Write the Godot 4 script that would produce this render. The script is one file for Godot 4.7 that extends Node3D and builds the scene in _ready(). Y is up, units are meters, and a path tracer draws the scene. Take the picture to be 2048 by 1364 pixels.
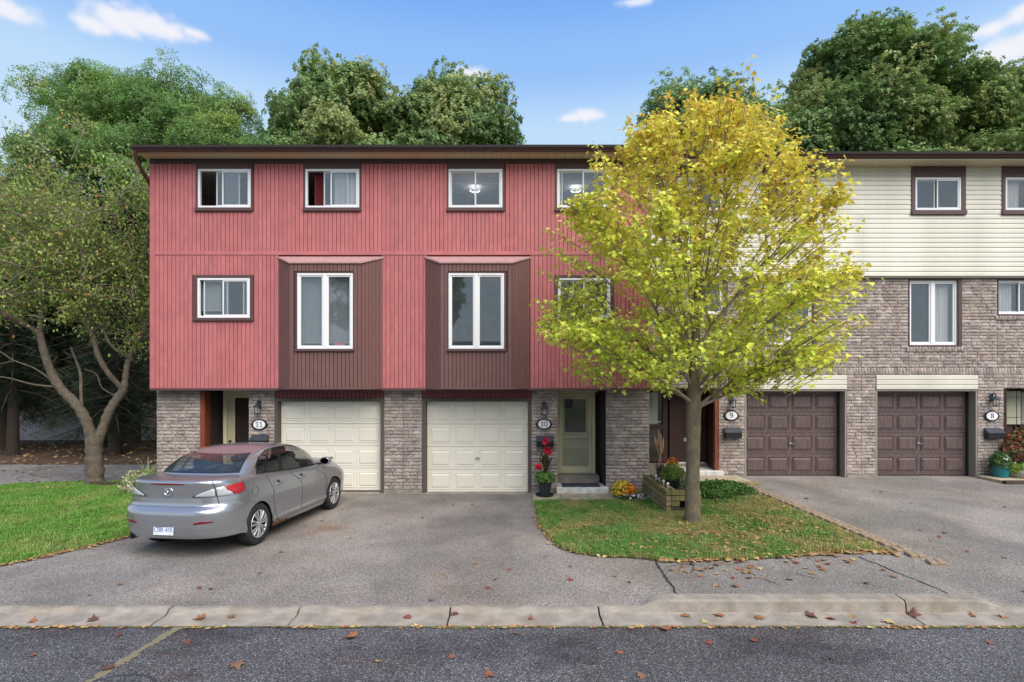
extends Node3D
# A row of townhouses seen from the street. y is up, metres, the camera looks along -z.

const EXPOSURE := 3.05
var M := {}
var T := {}
var rng := RandomNumberGenerator.new()
var noise := FastNoiseLite.new()
var taken := {}
var box_cache := {}


# ------------------------------------------------------------------ mesh builder
class Geo:
	var v := PackedVector3Array()
	var n := PackedVector3Array()
	var c := PackedColorArray()
	var tint := Color(1, 1, 1)
	var tinted := false

	func tri_n(a: Vector3, b: Vector3, d: Vector3, na: Vector3, nb: Vector3, nd: Vector3) -> void:
		if (d - a).cross(b - a).dot(na + nb + nd) >= 0.0:
			v.append_array(PackedVector3Array([a, b, d]))
			n.append_array(PackedVector3Array([na, nb, nd]))
		else:
			v.append_array(PackedVector3Array([a, d, b]))
			n.append_array(PackedVector3Array([na, nd, nb]))
		if tinted:
			c.append_array(PackedColorArray([tint, tint, tint]))

	func tri(a: Vector3, b: Vector3, d: Vector3, out: Vector3) -> void:
		var k := (d - a).cross(b - a).normalized()
		if k.dot(out) < 0.0:
			k = -k
		tri_n(a, b, d, k, k, k)

	func quad(a: Vector3, b: Vector3, d: Vector3, e: Vector3, out: Vector3) -> void:
		tri(a, b, d, out)
		tri(a, d, e, out)

	func box(at: Vector3, size: Vector3, ch := 0.0, basis := Basis()) -> void:
		var h := size * 0.5
		ch = minf(ch, minf(h.x, minf(h.y, h.z)) * 0.9)
		for axis in 3:
			var a1 := (axis + 1) % 3
			var a2 := (axis + 2) % 3
			for s in [-1.0, 1.0]:
				var q := []
				for k in [[-1, -1], [1, -1], [1, 1], [-1, 1]]:
					var p := Vector3.ZERO
					p[axis] = s * h[axis]
					p[a1] = k[0] * (h[a1] - ch)
					p[a2] = k[1] * (h[a2] - ch)
					q.append(at + basis * p)
				var o := Vector3.ZERO
				o[axis] = s
				quad(q[0], q[1], q[2], q[3], basis * o)
			if ch <= 0.0:
				continue
			for s1 in [-1.0, 1.0]:
				for s2 in [-1.0, 1.0]:
					var r := []
					for k in [[-1, 0], [1, 0], [1, 1], [-1, 1]]:
						var p := Vector3.ZERO
						p[axis] = k[0] * (h[axis] - ch)
						p[a1] = s1 * (h[a1] - (ch if k[1] == 1 else 0.0))
						p[a2] = s2 * (h[a2] - (0.0 if k[1] == 1 else ch))
						r.append(at + basis * p)
					var o := Vector3.ZERO
					o[a1] = s1
					o[a2] = s2
					quad(r[0], r[1], r[2], r[3], basis * o)
		if ch > 0.0:
			for sx in [-1.0, 1.0]:
				for sy in [-1.0, 1.0]:
					for sz in [-1.0, 1.0]:
						var s := Vector3(sx, sy, sz)
						var k := h * s
						tri(at + basis * (k - Vector3(0, ch * sy, ch * sz)), at + basis * (k - Vector3(ch * sx, 0, ch * sz)), at + basis * (k - Vector3(ch * sx, ch * sy, 0)), basis * s)

	# a box given by its two ends on every axis
	func span(x0: float, x1: float, y0: float, y1: float, z0: float, z1: float, ch := 0.0) -> void:
		box(Vector3((x0 + x1) * 0.5, (y0 + y1) * 0.5, (z0 + z1) * 0.5), Vector3(absf(x1 - x0), absf(y1 - y0), absf(z1 - z0)), ch)

	# rows of points with smooth normals; side: which way the sheet faces on the whole
	func grid(rows: Array, wrap := false, flip := false) -> void:
		var R := rows.size()
		var C: int = rows[0].size()
		var nr := []
		for i in R:
			var line := PackedVector3Array()
			line.resize(C)
			for j in C:
				var jl := (j - 1 + C) % C if wrap else maxi(j - 1, 0)
				var jr := (j + 1) % C if wrap else mini(j + 1, C - 1)
				var du: Vector3 = rows[i][jr] - rows[i][jl]
				var dv: Vector3 = rows[mini(i + 1, R - 1)][j] - rows[maxi(i - 1, 0)][j]
				var k := du.cross(dv).normalized()
				line[j] = -k if flip else k
			nr.append(line)
		for i in R - 1:
			for j in (C if wrap else C - 1):
				var j2 := (j + 1) % C
				tri_n(rows[i][j], rows[i][j2], rows[i + 1][j2], nr[i][j], nr[i][j2], nr[i + 1][j2])
				tri_n(rows[i][j], rows[i + 1][j2], rows[i + 1][j], nr[i][j], nr[i + 1][j2], nr[i + 1][j])

	func tube(path: Array, radii: Array, sides := 8, caps := true) -> void:
		var rows := []
		var side := Vector3.ZERO
		for i in path.size():
			var d: Vector3 = (path[mini(i + 1, path.size() - 1)] - path[maxi(i - 1, 0)]).normalized()
			if side == Vector3.ZERO:
				side = d.cross(Vector3(0.31, 0.2, 0.93) if absf(d.y) > 0.9 else Vector3.UP).normalized()
			side = (side - d * d.dot(side)).normalized()
			var up := d.cross(side)
			var ring := PackedVector3Array()
			for k in sides:
				var a := TAU * k / sides
				ring.append(path[i] + (side * cos(a) + up * sin(a)) * radii[i])
			rows.append(ring)
		grid(rows, true, true)
		if caps:
			for e in [0, path.size() - 1]:
				var d: Vector3 = (path[0] - path[1]) if e == 0 else (path[e] - path[e - 1])
				for k in sides:
					tri(path[e], rows[e][k], rows[e][(k + 1) % sides], d)

	# profile of (radius, height) turned about y
	func lathe(profile: Array, sides := 20, at := Vector3.ZERO) -> void:
		var rows := []
		for p in profile:
			var ring := PackedVector3Array()
			for k in sides:
				var a := TAU * k / sides
				ring.append(at + Vector3(cos(a) * p.x, p.y, sin(a) * p.x))
			rows.append(ring)
		grid(rows, true, false)

	func add(m: Mesh, t: Transform3D) -> void:
		var s := m.surface_get_arrays(0)
		var b := t.basis.inverse().transposed()
		var vv: PackedVector3Array = t * (s[Mesh.ARRAY_VERTEX] as PackedVector3Array)
		v.append_array(vv)
		for k in (s[Mesh.ARRAY_NORMAL] as PackedVector3Array):
			n.append((b * k).normalized())
			if tinted:
				c.append(tint)

	func mesh() -> ArrayMesh:
		var s := []
		s.resize(Mesh.ARRAY_MAX)
		s[Mesh.ARRAY_VERTEX] = v
		s[Mesh.ARRAY_NORMAL] = n
		if c.size() == v.size() and c.size():
			s[Mesh.ARRAY_COLOR] = c
		var m := ArrayMesh.new()
		if v.size():
			m.add_surface_from_arrays(Mesh.PRIMITIVE_TRIANGLES, s)
		return m


# ------------------------------------------------------------------ things and parts
func numbered(called: String) -> String:
	taken[called] = taken.get(called, -1) + 1
	return called if taken[called] == 0 else "%s_%03d" % [called, taken[called]]


func thing(called: String, label: String, category: String, at := Vector3.ZERO, turn := 0.0, group := "") -> Node3D:
	var o := Node3D.new()
	o.name = numbered(called)
	add_child(o)
	o.position = at
	o.rotation.y = turn
	tag(o, label, category, group)
	return o


func tag(o: Node, label: String, category: String, group := "") -> void:
	o.set_meta("label", label)
	o.set_meta("category", category)
	if group:
		o.set_meta("group", group)


func part(parent: Node, called: String, shape, m: Material, at := Vector3.ZERO) -> MeshInstance3D:
	var o := MeshInstance3D.new()
	o.mesh = shape.mesh() if shape is Geo else shape
	o.material_override = m
	o.name = called
	parent.add_child(o, true)
	o.position = at
	return o


func single(called: String, shape, m: Material, label: String, category: String, at := Vector3.ZERO, group := "") -> MeshInstance3D:
	var o := part(self, numbered(called), shape, m, at)
	tag(o, label, category, group)
	return o


func setting(called: String, shape, m: Material) -> MeshInstance3D:
	var o := part(self, called, shape, m)
	o.set_meta("kind", "structure")
	return o


func chamfer_box(size: Vector3, ch: float) -> ArrayMesh:
	var key := "%.3f %.3f %.3f %.3f" % [size.x, size.y, size.z, ch]
	if not box_cache.has(key):
		var g := Geo.new()
		g.box(Vector3.ZERO, size, ch)
		box_cache[key] = g.mesh()
	return box_cache[key]


# a box part given by its ends
func slab(parent: Node, called: String, m: Material, x0: float, x1: float, y0: float, y1: float, z0: float, z1: float, ch := 0.004) -> MeshInstance3D:
	return part(parent, called, chamfer_box(Vector3(absf(x1 - x0), absf(y1 - y0), absf(z1 - z0)), ch), m, Vector3((x0 + x1) * 0.5, (y0 + y1) * 0.5, (z0 + z1) * 0.5))


func copies(parent: Node, called: String, mesh: Mesh, m: Material, where: Array, tints: PackedColorArray) -> MultiMeshInstance3D:
	var mm := MultiMesh.new()
	mm.transform_format = MultiMesh.TRANSFORM_3D
	mm.use_colors = tints.size() > 0
	mm.mesh = mesh
	mm.instance_count = where.size()
	var buf := PackedFloat32Array()
	var stride := 16 if mm.use_colors else 12
	buf.resize(where.size() * stride)
	var k := 0
	for i in where.size():
		var t: Transform3D = where[i]
		var b := t.basis
		buf[k] = b.x.x; buf[k + 1] = b.y.x; buf[k + 2] = b.z.x; buf[k + 3] = t.origin.x
		buf[k + 4] = b.x.y; buf[k + 5] = b.y.y; buf[k + 6] = b.z.y; buf[k + 7] = t.origin.y
		buf[k + 8] = b.x.z; buf[k + 9] = b.y.z; buf[k + 10] = b.z.z; buf[k + 11] = t.origin.z
		if mm.use_colors:
			buf[k + 12] = tints[i].r; buf[k + 13] = tints[i].g; buf[k + 14] = tints[i].b; buf[k + 15] = 1.0
		k += stride
	mm.buffer = buf
	var o := MultiMeshInstance3D.new()
	o.multimesh = mm
	o.set_meta("kind", "stuff")
	o.material_override = m
	o.name = called
	parent.add_child(o, true)
	return o


# ------------------------------------------------------------------ textures and materials
func noise_tex(kind: int, freq: float, oct: int, lo: float, hi: float, size := 512, stretch := 1.0, contrast := 1.0, sd := 1) -> ImageTexture:
	var f := FastNoiseLite.new()
	f.noise_type = kind
	f.frequency = freq
	f.fractal_octaves = oct
	f.seed = sd
	var src := f.get_seamless_image(size, maxi(8, int(size / stretch)))
	src.convert(Image.FORMAT_L8)
	var d := src.get_data()
	for i in d.size():
		var x := clampf((d[i] / 255.0 - 0.5) * contrast + 0.5, 0.0, 1.0)
		d[i] = int(255.0 * lerpf(lo, hi, x))
	var im := Image.create_from_data(src.get_width(), src.get_height(), false, Image.FORMAT_L8, d)
	if stretch != 1.0:
		im.resize(size, size, Image.INTERPOLATE_CUBIC)
	return ImageTexture.create_from_image(im)


# stones of many tones bound in tar: one grain every few texels
func aggregate_tex(lo: float, hi: float, pale: float, sd: int, dark := 0.12) -> ImageTexture:
	var r := RandomNumberGenerator.new()
	r.seed = sd
	var side := 512
	var d := PackedByteArray()
	d.resize(side * side)
	for i in d.size():
		d[i] = int(255.0 * lerpf(lo, hi, r.randf() * r.randf() + 0.25 * r.randf()))
	for k in 26000:
		var x := r.randi() % side
		var y := r.randi() % side
		var roll := r.randf()
		var t := pale * r.randf_range(0.75, 1.0) if roll < 0.4 else (lo * 0.65 if roll < 0.4 + dark else lerpf(lo, hi, r.randf()))
		var rad := 1 + r.randi() % 3
		for a in rad:
			for b in rad:
				d[((y + a) % side) * side + (x + b) % side] = int(clampf(255.0 * t, 0, 255))
	return ImageTexture.create_from_image(Image.create_from_data(side, side, false, Image.FORMAT_L8, d))


func as_normal(t: ImageTexture, strength: float) -> ImageTexture:
	var im: Image = t.get_image().duplicate()
	im.convert(Image.FORMAT_RGBA8)
	im.bump_map_to_normal_map(strength)
	return ImageTexture.create_from_image(im)


func srgb(r: int, g: int, b: int) -> Color:
	return Color8(r, g, b)


func mat(called: String, color: Color, rough := 0.7, metal := 0.0, tex := "", scale := 1.0, bump := 0.0, world := false) -> StandardMaterial3D:
	var m := StandardMaterial3D.new()
	m.resource_name = called
	m.albedo_color = color
	m.roughness = rough
	m.metallic = metal
	if tex:
		m.albedo_texture = T[tex]
		m.uv1_triplanar = true
		m.uv1_world_triplanar = world
		m.uv1_scale = Vector3.ONE * scale
		m.uv1_triplanar_sharpness = 4.0
		if bump != 0.0:
			if not T.has(tex + "_n"):
				T[tex + "_n"] = as_normal(T[tex], 4.0)
			m.normal_enabled = true
			m.normal_texture = T[tex + "_n"]
			m.normal_scale = bump
	M[called] = m
	return m


func over(m: StandardMaterial3D, tex: String, scale: float) -> void:
	m.detail_enabled = true
	m.detail_albedo = T[tex]
	m.detail_blend_mode = BaseMaterial3D.BLEND_MODE_MUL
	m.detail_uv_layer = BaseMaterial3D.DETAIL_UV_2
	m.uv2_triplanar = true
	m.uv2_world_triplanar = true
	m.uv2_scale = Vector3.ONE * scale
	m.uv2_triplanar_sharpness = 4.0


func make_materials() -> void:
	T.speck = noise_tex(FastNoiseLite.TYPE_SIMPLEX, 0.09, 3, 0.93, 1.0, 512, 1.0, 1.3, 3)
	T.blotch = noise_tex(FastNoiseLite.TYPE_SIMPLEX, 0.012, 5, 0.92, 1.0, 512, 1.0, 1.4, 5)
	T.stain = noise_tex(FastNoiseLite.TYPE_SIMPLEX, 0.008, 6, 0.86, 1.0, 512, 1.0, 1.8, 9)
	T.grain = noise_tex(FastNoiseLite.TYPE_SIMPLEX, 0.06, 4, 0.76, 1.0, 512, 14.0, 1.4, 7)
	T.bark = noise_tex(FastNoiseLite.TYPE_SIMPLEX, 0.045, 4, 0.35, 1.0, 512, 0.35, 1.8, 11)
	T.stone = noise_tex(FastNoiseLite.TYPE_SIMPLEX, 0.035, 5, 0.76, 1.0, 512, 1.0, 1.6, 13)
	T.drive = aggregate_tex(0.56, 0.86, 1.0, 21, 0.2)
	T.road = aggregate_tex(0.42, 0.78, 1.0, 22, 0.2)
	T.concrete = aggregate_tex(0.86, 0.97, 1.0, 23, 0.05)
	mat("red_board", srgb(202, 120, 121), 0.62, 0, "speck", 3.0, 0.25)
	over(M.red_board, "blotch", 0.23)
	mat("red_board_b", srgb(197, 114, 116), 0.65, 0, "speck", 2.3, 0.25)
	over(M.red_board_b, "blotch", 0.31)
	for i in 4:
		var k := [0.98, 1.03, 1.0, 0.955][i] as float
		var rc := Color8(201, 118, 119).srgb_to_linear()
		over(mat("red_board_%d" % i, Color(rc.r * k, rc.g * k, rc.b * k).linear_to_srgb(), 0.6 + 0.03 * i, 0, "speck", 2.0 + 0.3 * i, 0.25), "blotch", 0.19 + 0.05 * i)
	mat("red_backing", srgb(128, 62, 66), 0.8, 0, "speck", 3.0)
	mat("brown_board", srgb(122, 88, 83), 0.62, 0, "speck", 3.0, 0.25)
	over(M.brown_board, "blotch", 0.3)
	mat("brown_board_b", srgb(116, 82, 78), 0.65, 0, "speck", 2.3, 0.25)
	mat("header_board", srgb(128, 68, 70), 0.65, 0, "speck", 3.0, 0.25)
	mat("brown_backing", srgb(70, 45, 45), 0.8, 0, "speck", 3.0)
	mat("brown_trim", srgb(92, 66, 67), 0.5, 0, "speck", 2.0)
	mat("frieze", srgb(74, 62, 64), 0.6, 0, "speck", 2.0)
	mat("gutter_metal", srgb(96, 62, 60), 0.38, 0.1, "blotch", 1.1)
	mat("soffit_metal", srgb(232, 214, 182), 0.5, 0, "blotch", 1.4)
	mat("soffit_pale", srgb(214, 204, 172), 0.5, 0, "blotch", 1.4)
	mat("vinyl_cream", srgb(226, 223, 208), 0.45, 0, "blotch", 0.13)
	mat("vinyl_white", srgb(236, 237, 238), 0.35)
	mat("mullion", srgb(206, 212, 214), 0.4)
	mat("roofing", srgb(70, 62, 60), 0.9, 0, "drive", 1.0)
	mat("mortar", srgb(132, 121, 114), 0.95, 0, "speck", 4.0, 0.4, true)
	var tones := [[211, 195, 186], [199, 182, 173], [219, 205, 196], [185, 170, 163], [205, 188, 176], [195, 183, 177]]
	for i in tones.size():
		var m := mat("brick_%d" % i, srgb(tones[i][0], tones[i][1], tones[i][2]), 0.92, 0, "stone", 2.6, 0.9, true)
		over(m, "stain", 0.7)
	var bm := mat("brick_mix", Color.WHITE, 0.92, 0, "stone", 2.6, 0.9, true)
	bm.vertex_color_use_as_albedo = true
	over(bm, "stain", 0.7)
	mat("foundation", srgb(176, 168, 156), 0.9, 0, "concrete", 1.0, 0.3, true)
	over(M.foundation, "stain", 0.5)
	mat("step_paint", srgb(232, 231, 226), 0.75, 0, "speck", 1.2, 0.3)
	over(M.step_paint, "stain", 0.9)
	mat("garage_cream", srgb(235, 230, 215), 0.42)
	mat("garage_brown", srgb(112, 94, 92), 0.42, 0, "grain", 0.8, 0.35)
	mat("garage_frame", srgb(92, 84, 78), 0.55, 0, "speck", 2.0)
	mat("jamb_grey", srgb(148, 142, 132), 0.6, 0, "speck", 2.0)
	mat("seal_black", srgb(24, 24, 25), 0.8)
	mat("chrome", srgb(215, 216, 218), 0.18, 1.0)
	mat("mirror_glass", srgb(60, 84, 84), 0.12, 0.3)
	mat("steel_dark", srgb(84, 84, 86), 0.5, 0.5, "speck", 6.0)
	mat("door_cream", srgb(232, 221, 184), 0.45, 0, "speck", 1.5)
	mat("door_sage", srgb(199, 198, 170), 0.5, 0, "speck", 1.5)
	mat("cedar", srgb(150, 72, 44), 0.7, 0, "grain", 1.0, 0.3)
	mat("dark_wood", srgb(70, 40, 34), 0.6, 0, "grain", 1.0, 0.3)
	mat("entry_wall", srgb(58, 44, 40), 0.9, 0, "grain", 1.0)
	mat("interior", srgb(214, 209, 203), 0.9, 0, "blotch", 0.5)
	mat("interior_dark", srgb(80, 76, 74), 0.9)
	mat("curtain_red", srgb(112, 36, 46), 0.9, 0, "speck", 3.0)
	mat("curtain_white", srgb(226, 228, 228), 0.9, 0, "speck", 3.0)
	mat("blind", srgb(160, 168, 172), 0.6)
	mat("sticker", srgb(176, 90, 92), 0.6)
	var gl := mat("glass", Color(0.46, 0.52, 0.55, 0.05), 0.02)  # grey tint stands in for reflected sky and for insect mesh
	gl.transparency = BaseMaterial3D.TRANSPARENCY_ALPHA
	var gl2 := mat("car_glass", Color(0.10, 0.125, 0.12, 0.4), 0.02)
	gl2.transparency = BaseMaterial3D.TRANSPARENCY_ALPHA
	var gl5 := mat("rear_glass", Color(0.2, 0.25, 0.27, 0.5), 0.03)  # paler than the side glass: reflected sky is put into the tint
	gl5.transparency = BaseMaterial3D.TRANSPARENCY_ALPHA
	var gl3 := mat("clear_lens", Color(0.85, 0.87, 0.88, 0.2), 0.04)
	gl3.transparency = BaseMaterial3D.TRANSPARENCY_ALPHA
	var gl4 := mat("frosted", Color(0.72, 0.75, 0.70, 0.75), 0.2)
	gl4.transparency = BaseMaterial3D.TRANSPARENCY_ALPHA
	mat("screen_mesh", srgb(88, 94, 96), 0.8)
	mat("lead", srgb(70, 68, 64), 0.5, 0.6)
	mat("iron_black", srgb(34, 37, 41), 0.42, 0.2, "speck", 6.0)
	mat("iron_teal", srgb(52, 66, 74), 0.45, 0.3, "speck", 8.0)
	mat("plaque_white", srgb(238, 238, 240), 0.35)
	mat("plaque_ink", srgb(44, 46, 58), 0.5)
	mat("drive", Color(0.66, 0.60, 0.535).linear_to_srgb(), 0.92, 0, "drive", 0.52, 0.7, true)
	mat("apron", Color(0.62, 0.57, 0.52).linear_to_srgb(), 0.92, 0, "drive", 0.55, 0.6, true)
	mat("road", Color(0.325, 0.32, 0.335).linear_to_srgb(), 0.8, 0, "road", 0.45, 0.8, true)
	for k in ["drive", "apron", "road"]:
		M[k].vertex_color_use_as_albedo = true
		over(M[k], "stain", 0.09)
	mat("kerb", srgb(184, 175, 161), 0.9, 0, "concrete", 1.3, 0.5, true)
	M.kerb.vertex_color_use_as_albedo = true
	over(M.kerb, "stain", 0.6)
	mat("paver", srgb(216, 202, 172), 0.9, 0, "concrete", 1.2, 0.3)
	over(M.paver, "stain", 0.8)
	mat("edging", srgb(172, 152, 128), 0.95, 0, "stone", 2.5, 0.7, true)
	mat("soil", srgb(92, 74, 56), 0.95, 0, "stone", 1.0, 0.8, true)
	mat("moss", srgb(110, 112, 62), 0.95, 0, "stone", 3.0, 0.8, true)
	mat("litter", srgb(104, 82, 62), 0.95, 0, "stone", 0.6, 0.9, true)
	over(M.litter, "stain", 0.35)
	mat("tar", srgb(58, 55, 52), 0.95, 0, "stone", 2.0)
	mat("rust_stain", srgb(150, 116, 88), 0.95, 0, "drive", 0.75, 0.6, true)
	mat("timber", srgb(182, 160, 122), 0.9, 0, "grain", 1.1, 0.7)
	over(M.timber, "stain", 0.8)
	mat("timber_green", srgb(150, 144, 88), 0.9, 0, "grain", 1.1, 0.7)
	over(M.timber_green, "stain", 0.8)
	mat("timber_dark", srgb(84, 72, 58), 0.95, 0, "grain", 1.1, 0.7)
	mat("bark_maple", srgb(190, 176, 144), 0.9, 0, "bark", 2.2, 1.6, true)
	over(M.bark_maple, "stain", 0.9)
	mat("bark_apple", srgb(176, 162, 142), 0.95, 0, "bark", 1.4, 1.4, true)
	over(M.bark_apple, "stain", 1.2)
	mat("bark_dark", srgb(92, 80, 68), 0.95, 0, "bark", 1.2, 1.0, true)
	mat("twig", srgb(140, 128, 114), 0.9)
	for k in [["leaf", 0.6, 0.78], ["needle", 0.1, 0.7], ["petal", 0.3, 0.6], ["grass_blade", 0.3, 0.6], ["dry_leaf", 0.05, 0.75]]:
		var m := mat(k[0], Color.WHITE, k[2])
		m.vertex_color_use_as_albedo = true
		if k[1] > 0.0:
			m.backlight_enabled = true
			m.backlight = Color(k[1], k[1], k[1]).linear_to_srgb()
	mat("paint_silver", srgb(170, 173, 178), 0.26, 0.7, "speck", 60.0)
	M.paint_silver.clearcoat_enabled = true
	M.paint_silver.clearcoat = 0.45
	M.paint_silver.clearcoat_roughness = 0.06
	mat("car_black", srgb(22, 22, 24), 0.5)
	mat("car_gap", srgb(14, 14, 15), 0.9)
	mat("car_seat", srgb(36, 36, 38), 0.9)
	mat("tyre", srgb(40, 40, 42), 0.85, 0, "speck", 8.0)
	mat("hubcap", srgb(190, 192, 195), 0.3, 0.7)
	mat("lamp_red", srgb(172, 18, 32), 0.15)
	M.lamp_red.clearcoat_enabled = true
	M.lamp_red.clearcoat = 1.0
	mat("lamp_clear", srgb(206, 210, 213), 0.14, 0.4)
	M.lamp_clear.clearcoat_enabled = true
	M.lamp_clear.clearcoat = 1.0
	mat("lamp_dark_red", srgb(110, 20, 28), 0.2)
	mat("rust", srgb(122, 76, 48), 0.95, 0, "stone", 3.0, 0.8)
	mat("plate_white", srgb(226, 232, 236), 0.4)
	mat("plate_blue", srgb(44, 92, 164), 0.5)
	mat("pot_black", srgb(40, 42, 46), 0.6, 0, "speck", 3.0)
	mat("pot_teal", srgb(18, 110, 122), 0.35, 0, "blotch", 2.0)
	mat("planter_white", srgb(206, 204, 196), 0.7, 0, "stone", 1.5)
	mat("mat_rubber", srgb(58, 61, 70), 0.9, 0, "speck", 8.0, 0.6)
	mat("fence_white", srgb(218, 220, 224), 0.7, 0, "grain", 0.7)
	mat("pipe_black", srgb(18, 18, 18), 0.7)
	var glow := mat("lamp_glow", srgb(250, 250, 255), 0.5)
	glow.emission_enabled = true
	glow.emission = Color(0.95, 0.98, 1.0)
	glow.emission_energy_multiplier = 0.24


# ------------------------------------------------------------------ sky
func sky_material() -> PanoramaSkyMaterial:
	var W := 1536
	var H := 768
	var im := Image.create_empty(W, H, false, Image.FORMAT_RGBF)
	var f := FastNoiseLite.new()
	f.noise_type = FastNoiseLite.TYPE_SIMPLEX
	f.frequency = 26.0
	f.fractal_octaves = 5
	f.seed = 4
	# puffs of cloud: azimuth from straight ahead (to the right +), elevation, half width, half height, in degrees
	var puffs := [[-35.65, 28.11, 2.54, 1.22], [-33.89, 28.42, 3.03, 1.29], [-32.25, 28.46, 2.64, 0.81], [-29.96, 28.77, 1.35, 0.40], [-37.33, 27.33, 1.66, 0.74], [-42.53, 26.52, 1.92, 0.83], [7.56, 25.66, 2.07, 0.68], [6.28, 25.46, 1.35, 0.38], [41.14, 25.86, 1.26, 0.63], [42.67, 26.16, 1.15, 0.84], [41.73, 24.03, 2.53, 1.22], [-40.79, 22.10, 1.03, 0.54], [-37.99, 23.16, 1.81, 0.70], [-4.37, 29.22, 1.87, 0.71], [12.71, 34.01, 1.73, 0.32]]
	var r := RandomNumberGenerator.new()
	r.seed = 77
	for k in 150:
		var az := r.randf_range(50.0, 310.0)
		var el := 4.0 + 62.0 * r.randf() * r.randf() + 6.0
		var w := r.randf_range(1.5, 6.0)
		puffs.append([az if az < 180.0 else az - 360.0, el, w, w * r.randf_range(0.25, 0.45)])
	for k in 40:
		var w := r.randf_range(2.0, 6.0)
		puffs.append([r.randf_range(-60.0, 60.0), r.randf_range(42.0, 75.0), w, w * 0.35])
	var base := PackedColorArray()
	base.resize(W * H)
	var cover := PackedFloat32Array()
	cover.resize(W * H)
	for p in puffs:
		var cosel := cos(deg_to_rad(p[1]))
		var spread: float = p[2] * 1.7 / maxf(cosel, 0.2)
		var x0 := int(floor((p[0] - spread) / 360.0 * W))
		var x1 := int((p[0] + spread) / 360.0 * W)
		var y0 := int((90.0 - p[1] - p[3] * 1.9) / 180.0 * H)
		var y1 := int((90.0 - p[1] + p[3] * 1.6) / 180.0 * H)
		for y in range(maxi(y0, 0), mini(y1 + 1, H / 2)):
			for x in range(x0, x1 + 1):
				var xw := posmod(x, W)
				var dx: float = ((x + 0.5) / W * 360.0 - p[0]) * cosel / p[2]
				var dy: float = (90.0 - (y + 0.5) / H * 180.0 - p[1]) / p[3]
				if dy < 0.0:
					dy *= 1.35
				var d := 1.0 - sqrt(dx * dx + dy * dy)
				var e := deg_to_rad(90.0 - (y + 0.5) / H * 180.0)
				var a := deg_to_rad((xw + 0.5) / W * 360.0)
				var q := Vector3(sin(a) * cos(e), sin(e) * 2.2, -cos(a) * cos(e))
				d += 0.16 + 0.32 * f.get_noise_3dv(q * 0.9) + 0.32 * f.get_noise_3dv(q * 2.6)
				cover[y * W + xw] = maxf(cover[y * W + xw], smoothstep(0.05, 0.75, d))
	for y in H:
		var el := 90.0 - (y + 0.5) / H * 180.0
		var c := Color(0.70, 0.84, 0.97)
		var stops := [[0.0, Color(0.70, 0.84, 0.97)], [17.0, Color(0.62, 0.79, 0.97)], [24.0, Color(0.52, 0.73, 0.965)], [30.0, Color(0.30, 0.535, 0.95)], [36.0, Color(0.195, 0.415, 0.92)], [90.0, Color(0.14, 0.32, 0.80)]]
		for k in stops.size() - 1:
			if el >= stops[k][0]:
				c = (stops[k][1] as Color).lerp(stops[k + 1][1], smoothstep(stops[k][0], stops[k + 1][0], el))
		if el < 0.0:
			c = Color(0.42, 0.5, 0.58)
		for x in W:
			var k := cover[y * W + x]
			var px := c.lerp(Color(0.93, 0.92, 0.97), k * 0.92)
			im.set_pixel(x, y, Color(px.r / EXPOSURE, px.g / EXPOSURE, px.b / EXPOSURE))
	var s := PanoramaSkyMaterial.new()
	s.panorama = ImageTexture.create_from_image(im)
	return s


# height of the ground at (x, depth in front of the camera)
func ground(x: float, depth: float) -> float:
	var front := 0.03 + 0.085 * smoothstep(1.2, 2.0, x) * (1.0 - smoothstep(4.9, 5.6, x))
	var end := -0.10 + 0.265 * smoothstep(2.6, 5.0, x)
	return lerpf(front, end, clampf((depth - 6.1) / 6.8, 0.0, 1.0))


func gp(x: float, depth: float, off := 0.0) -> Vector3:
	return Vector3(x, ground(x, depth) + off, -depth)


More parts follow.
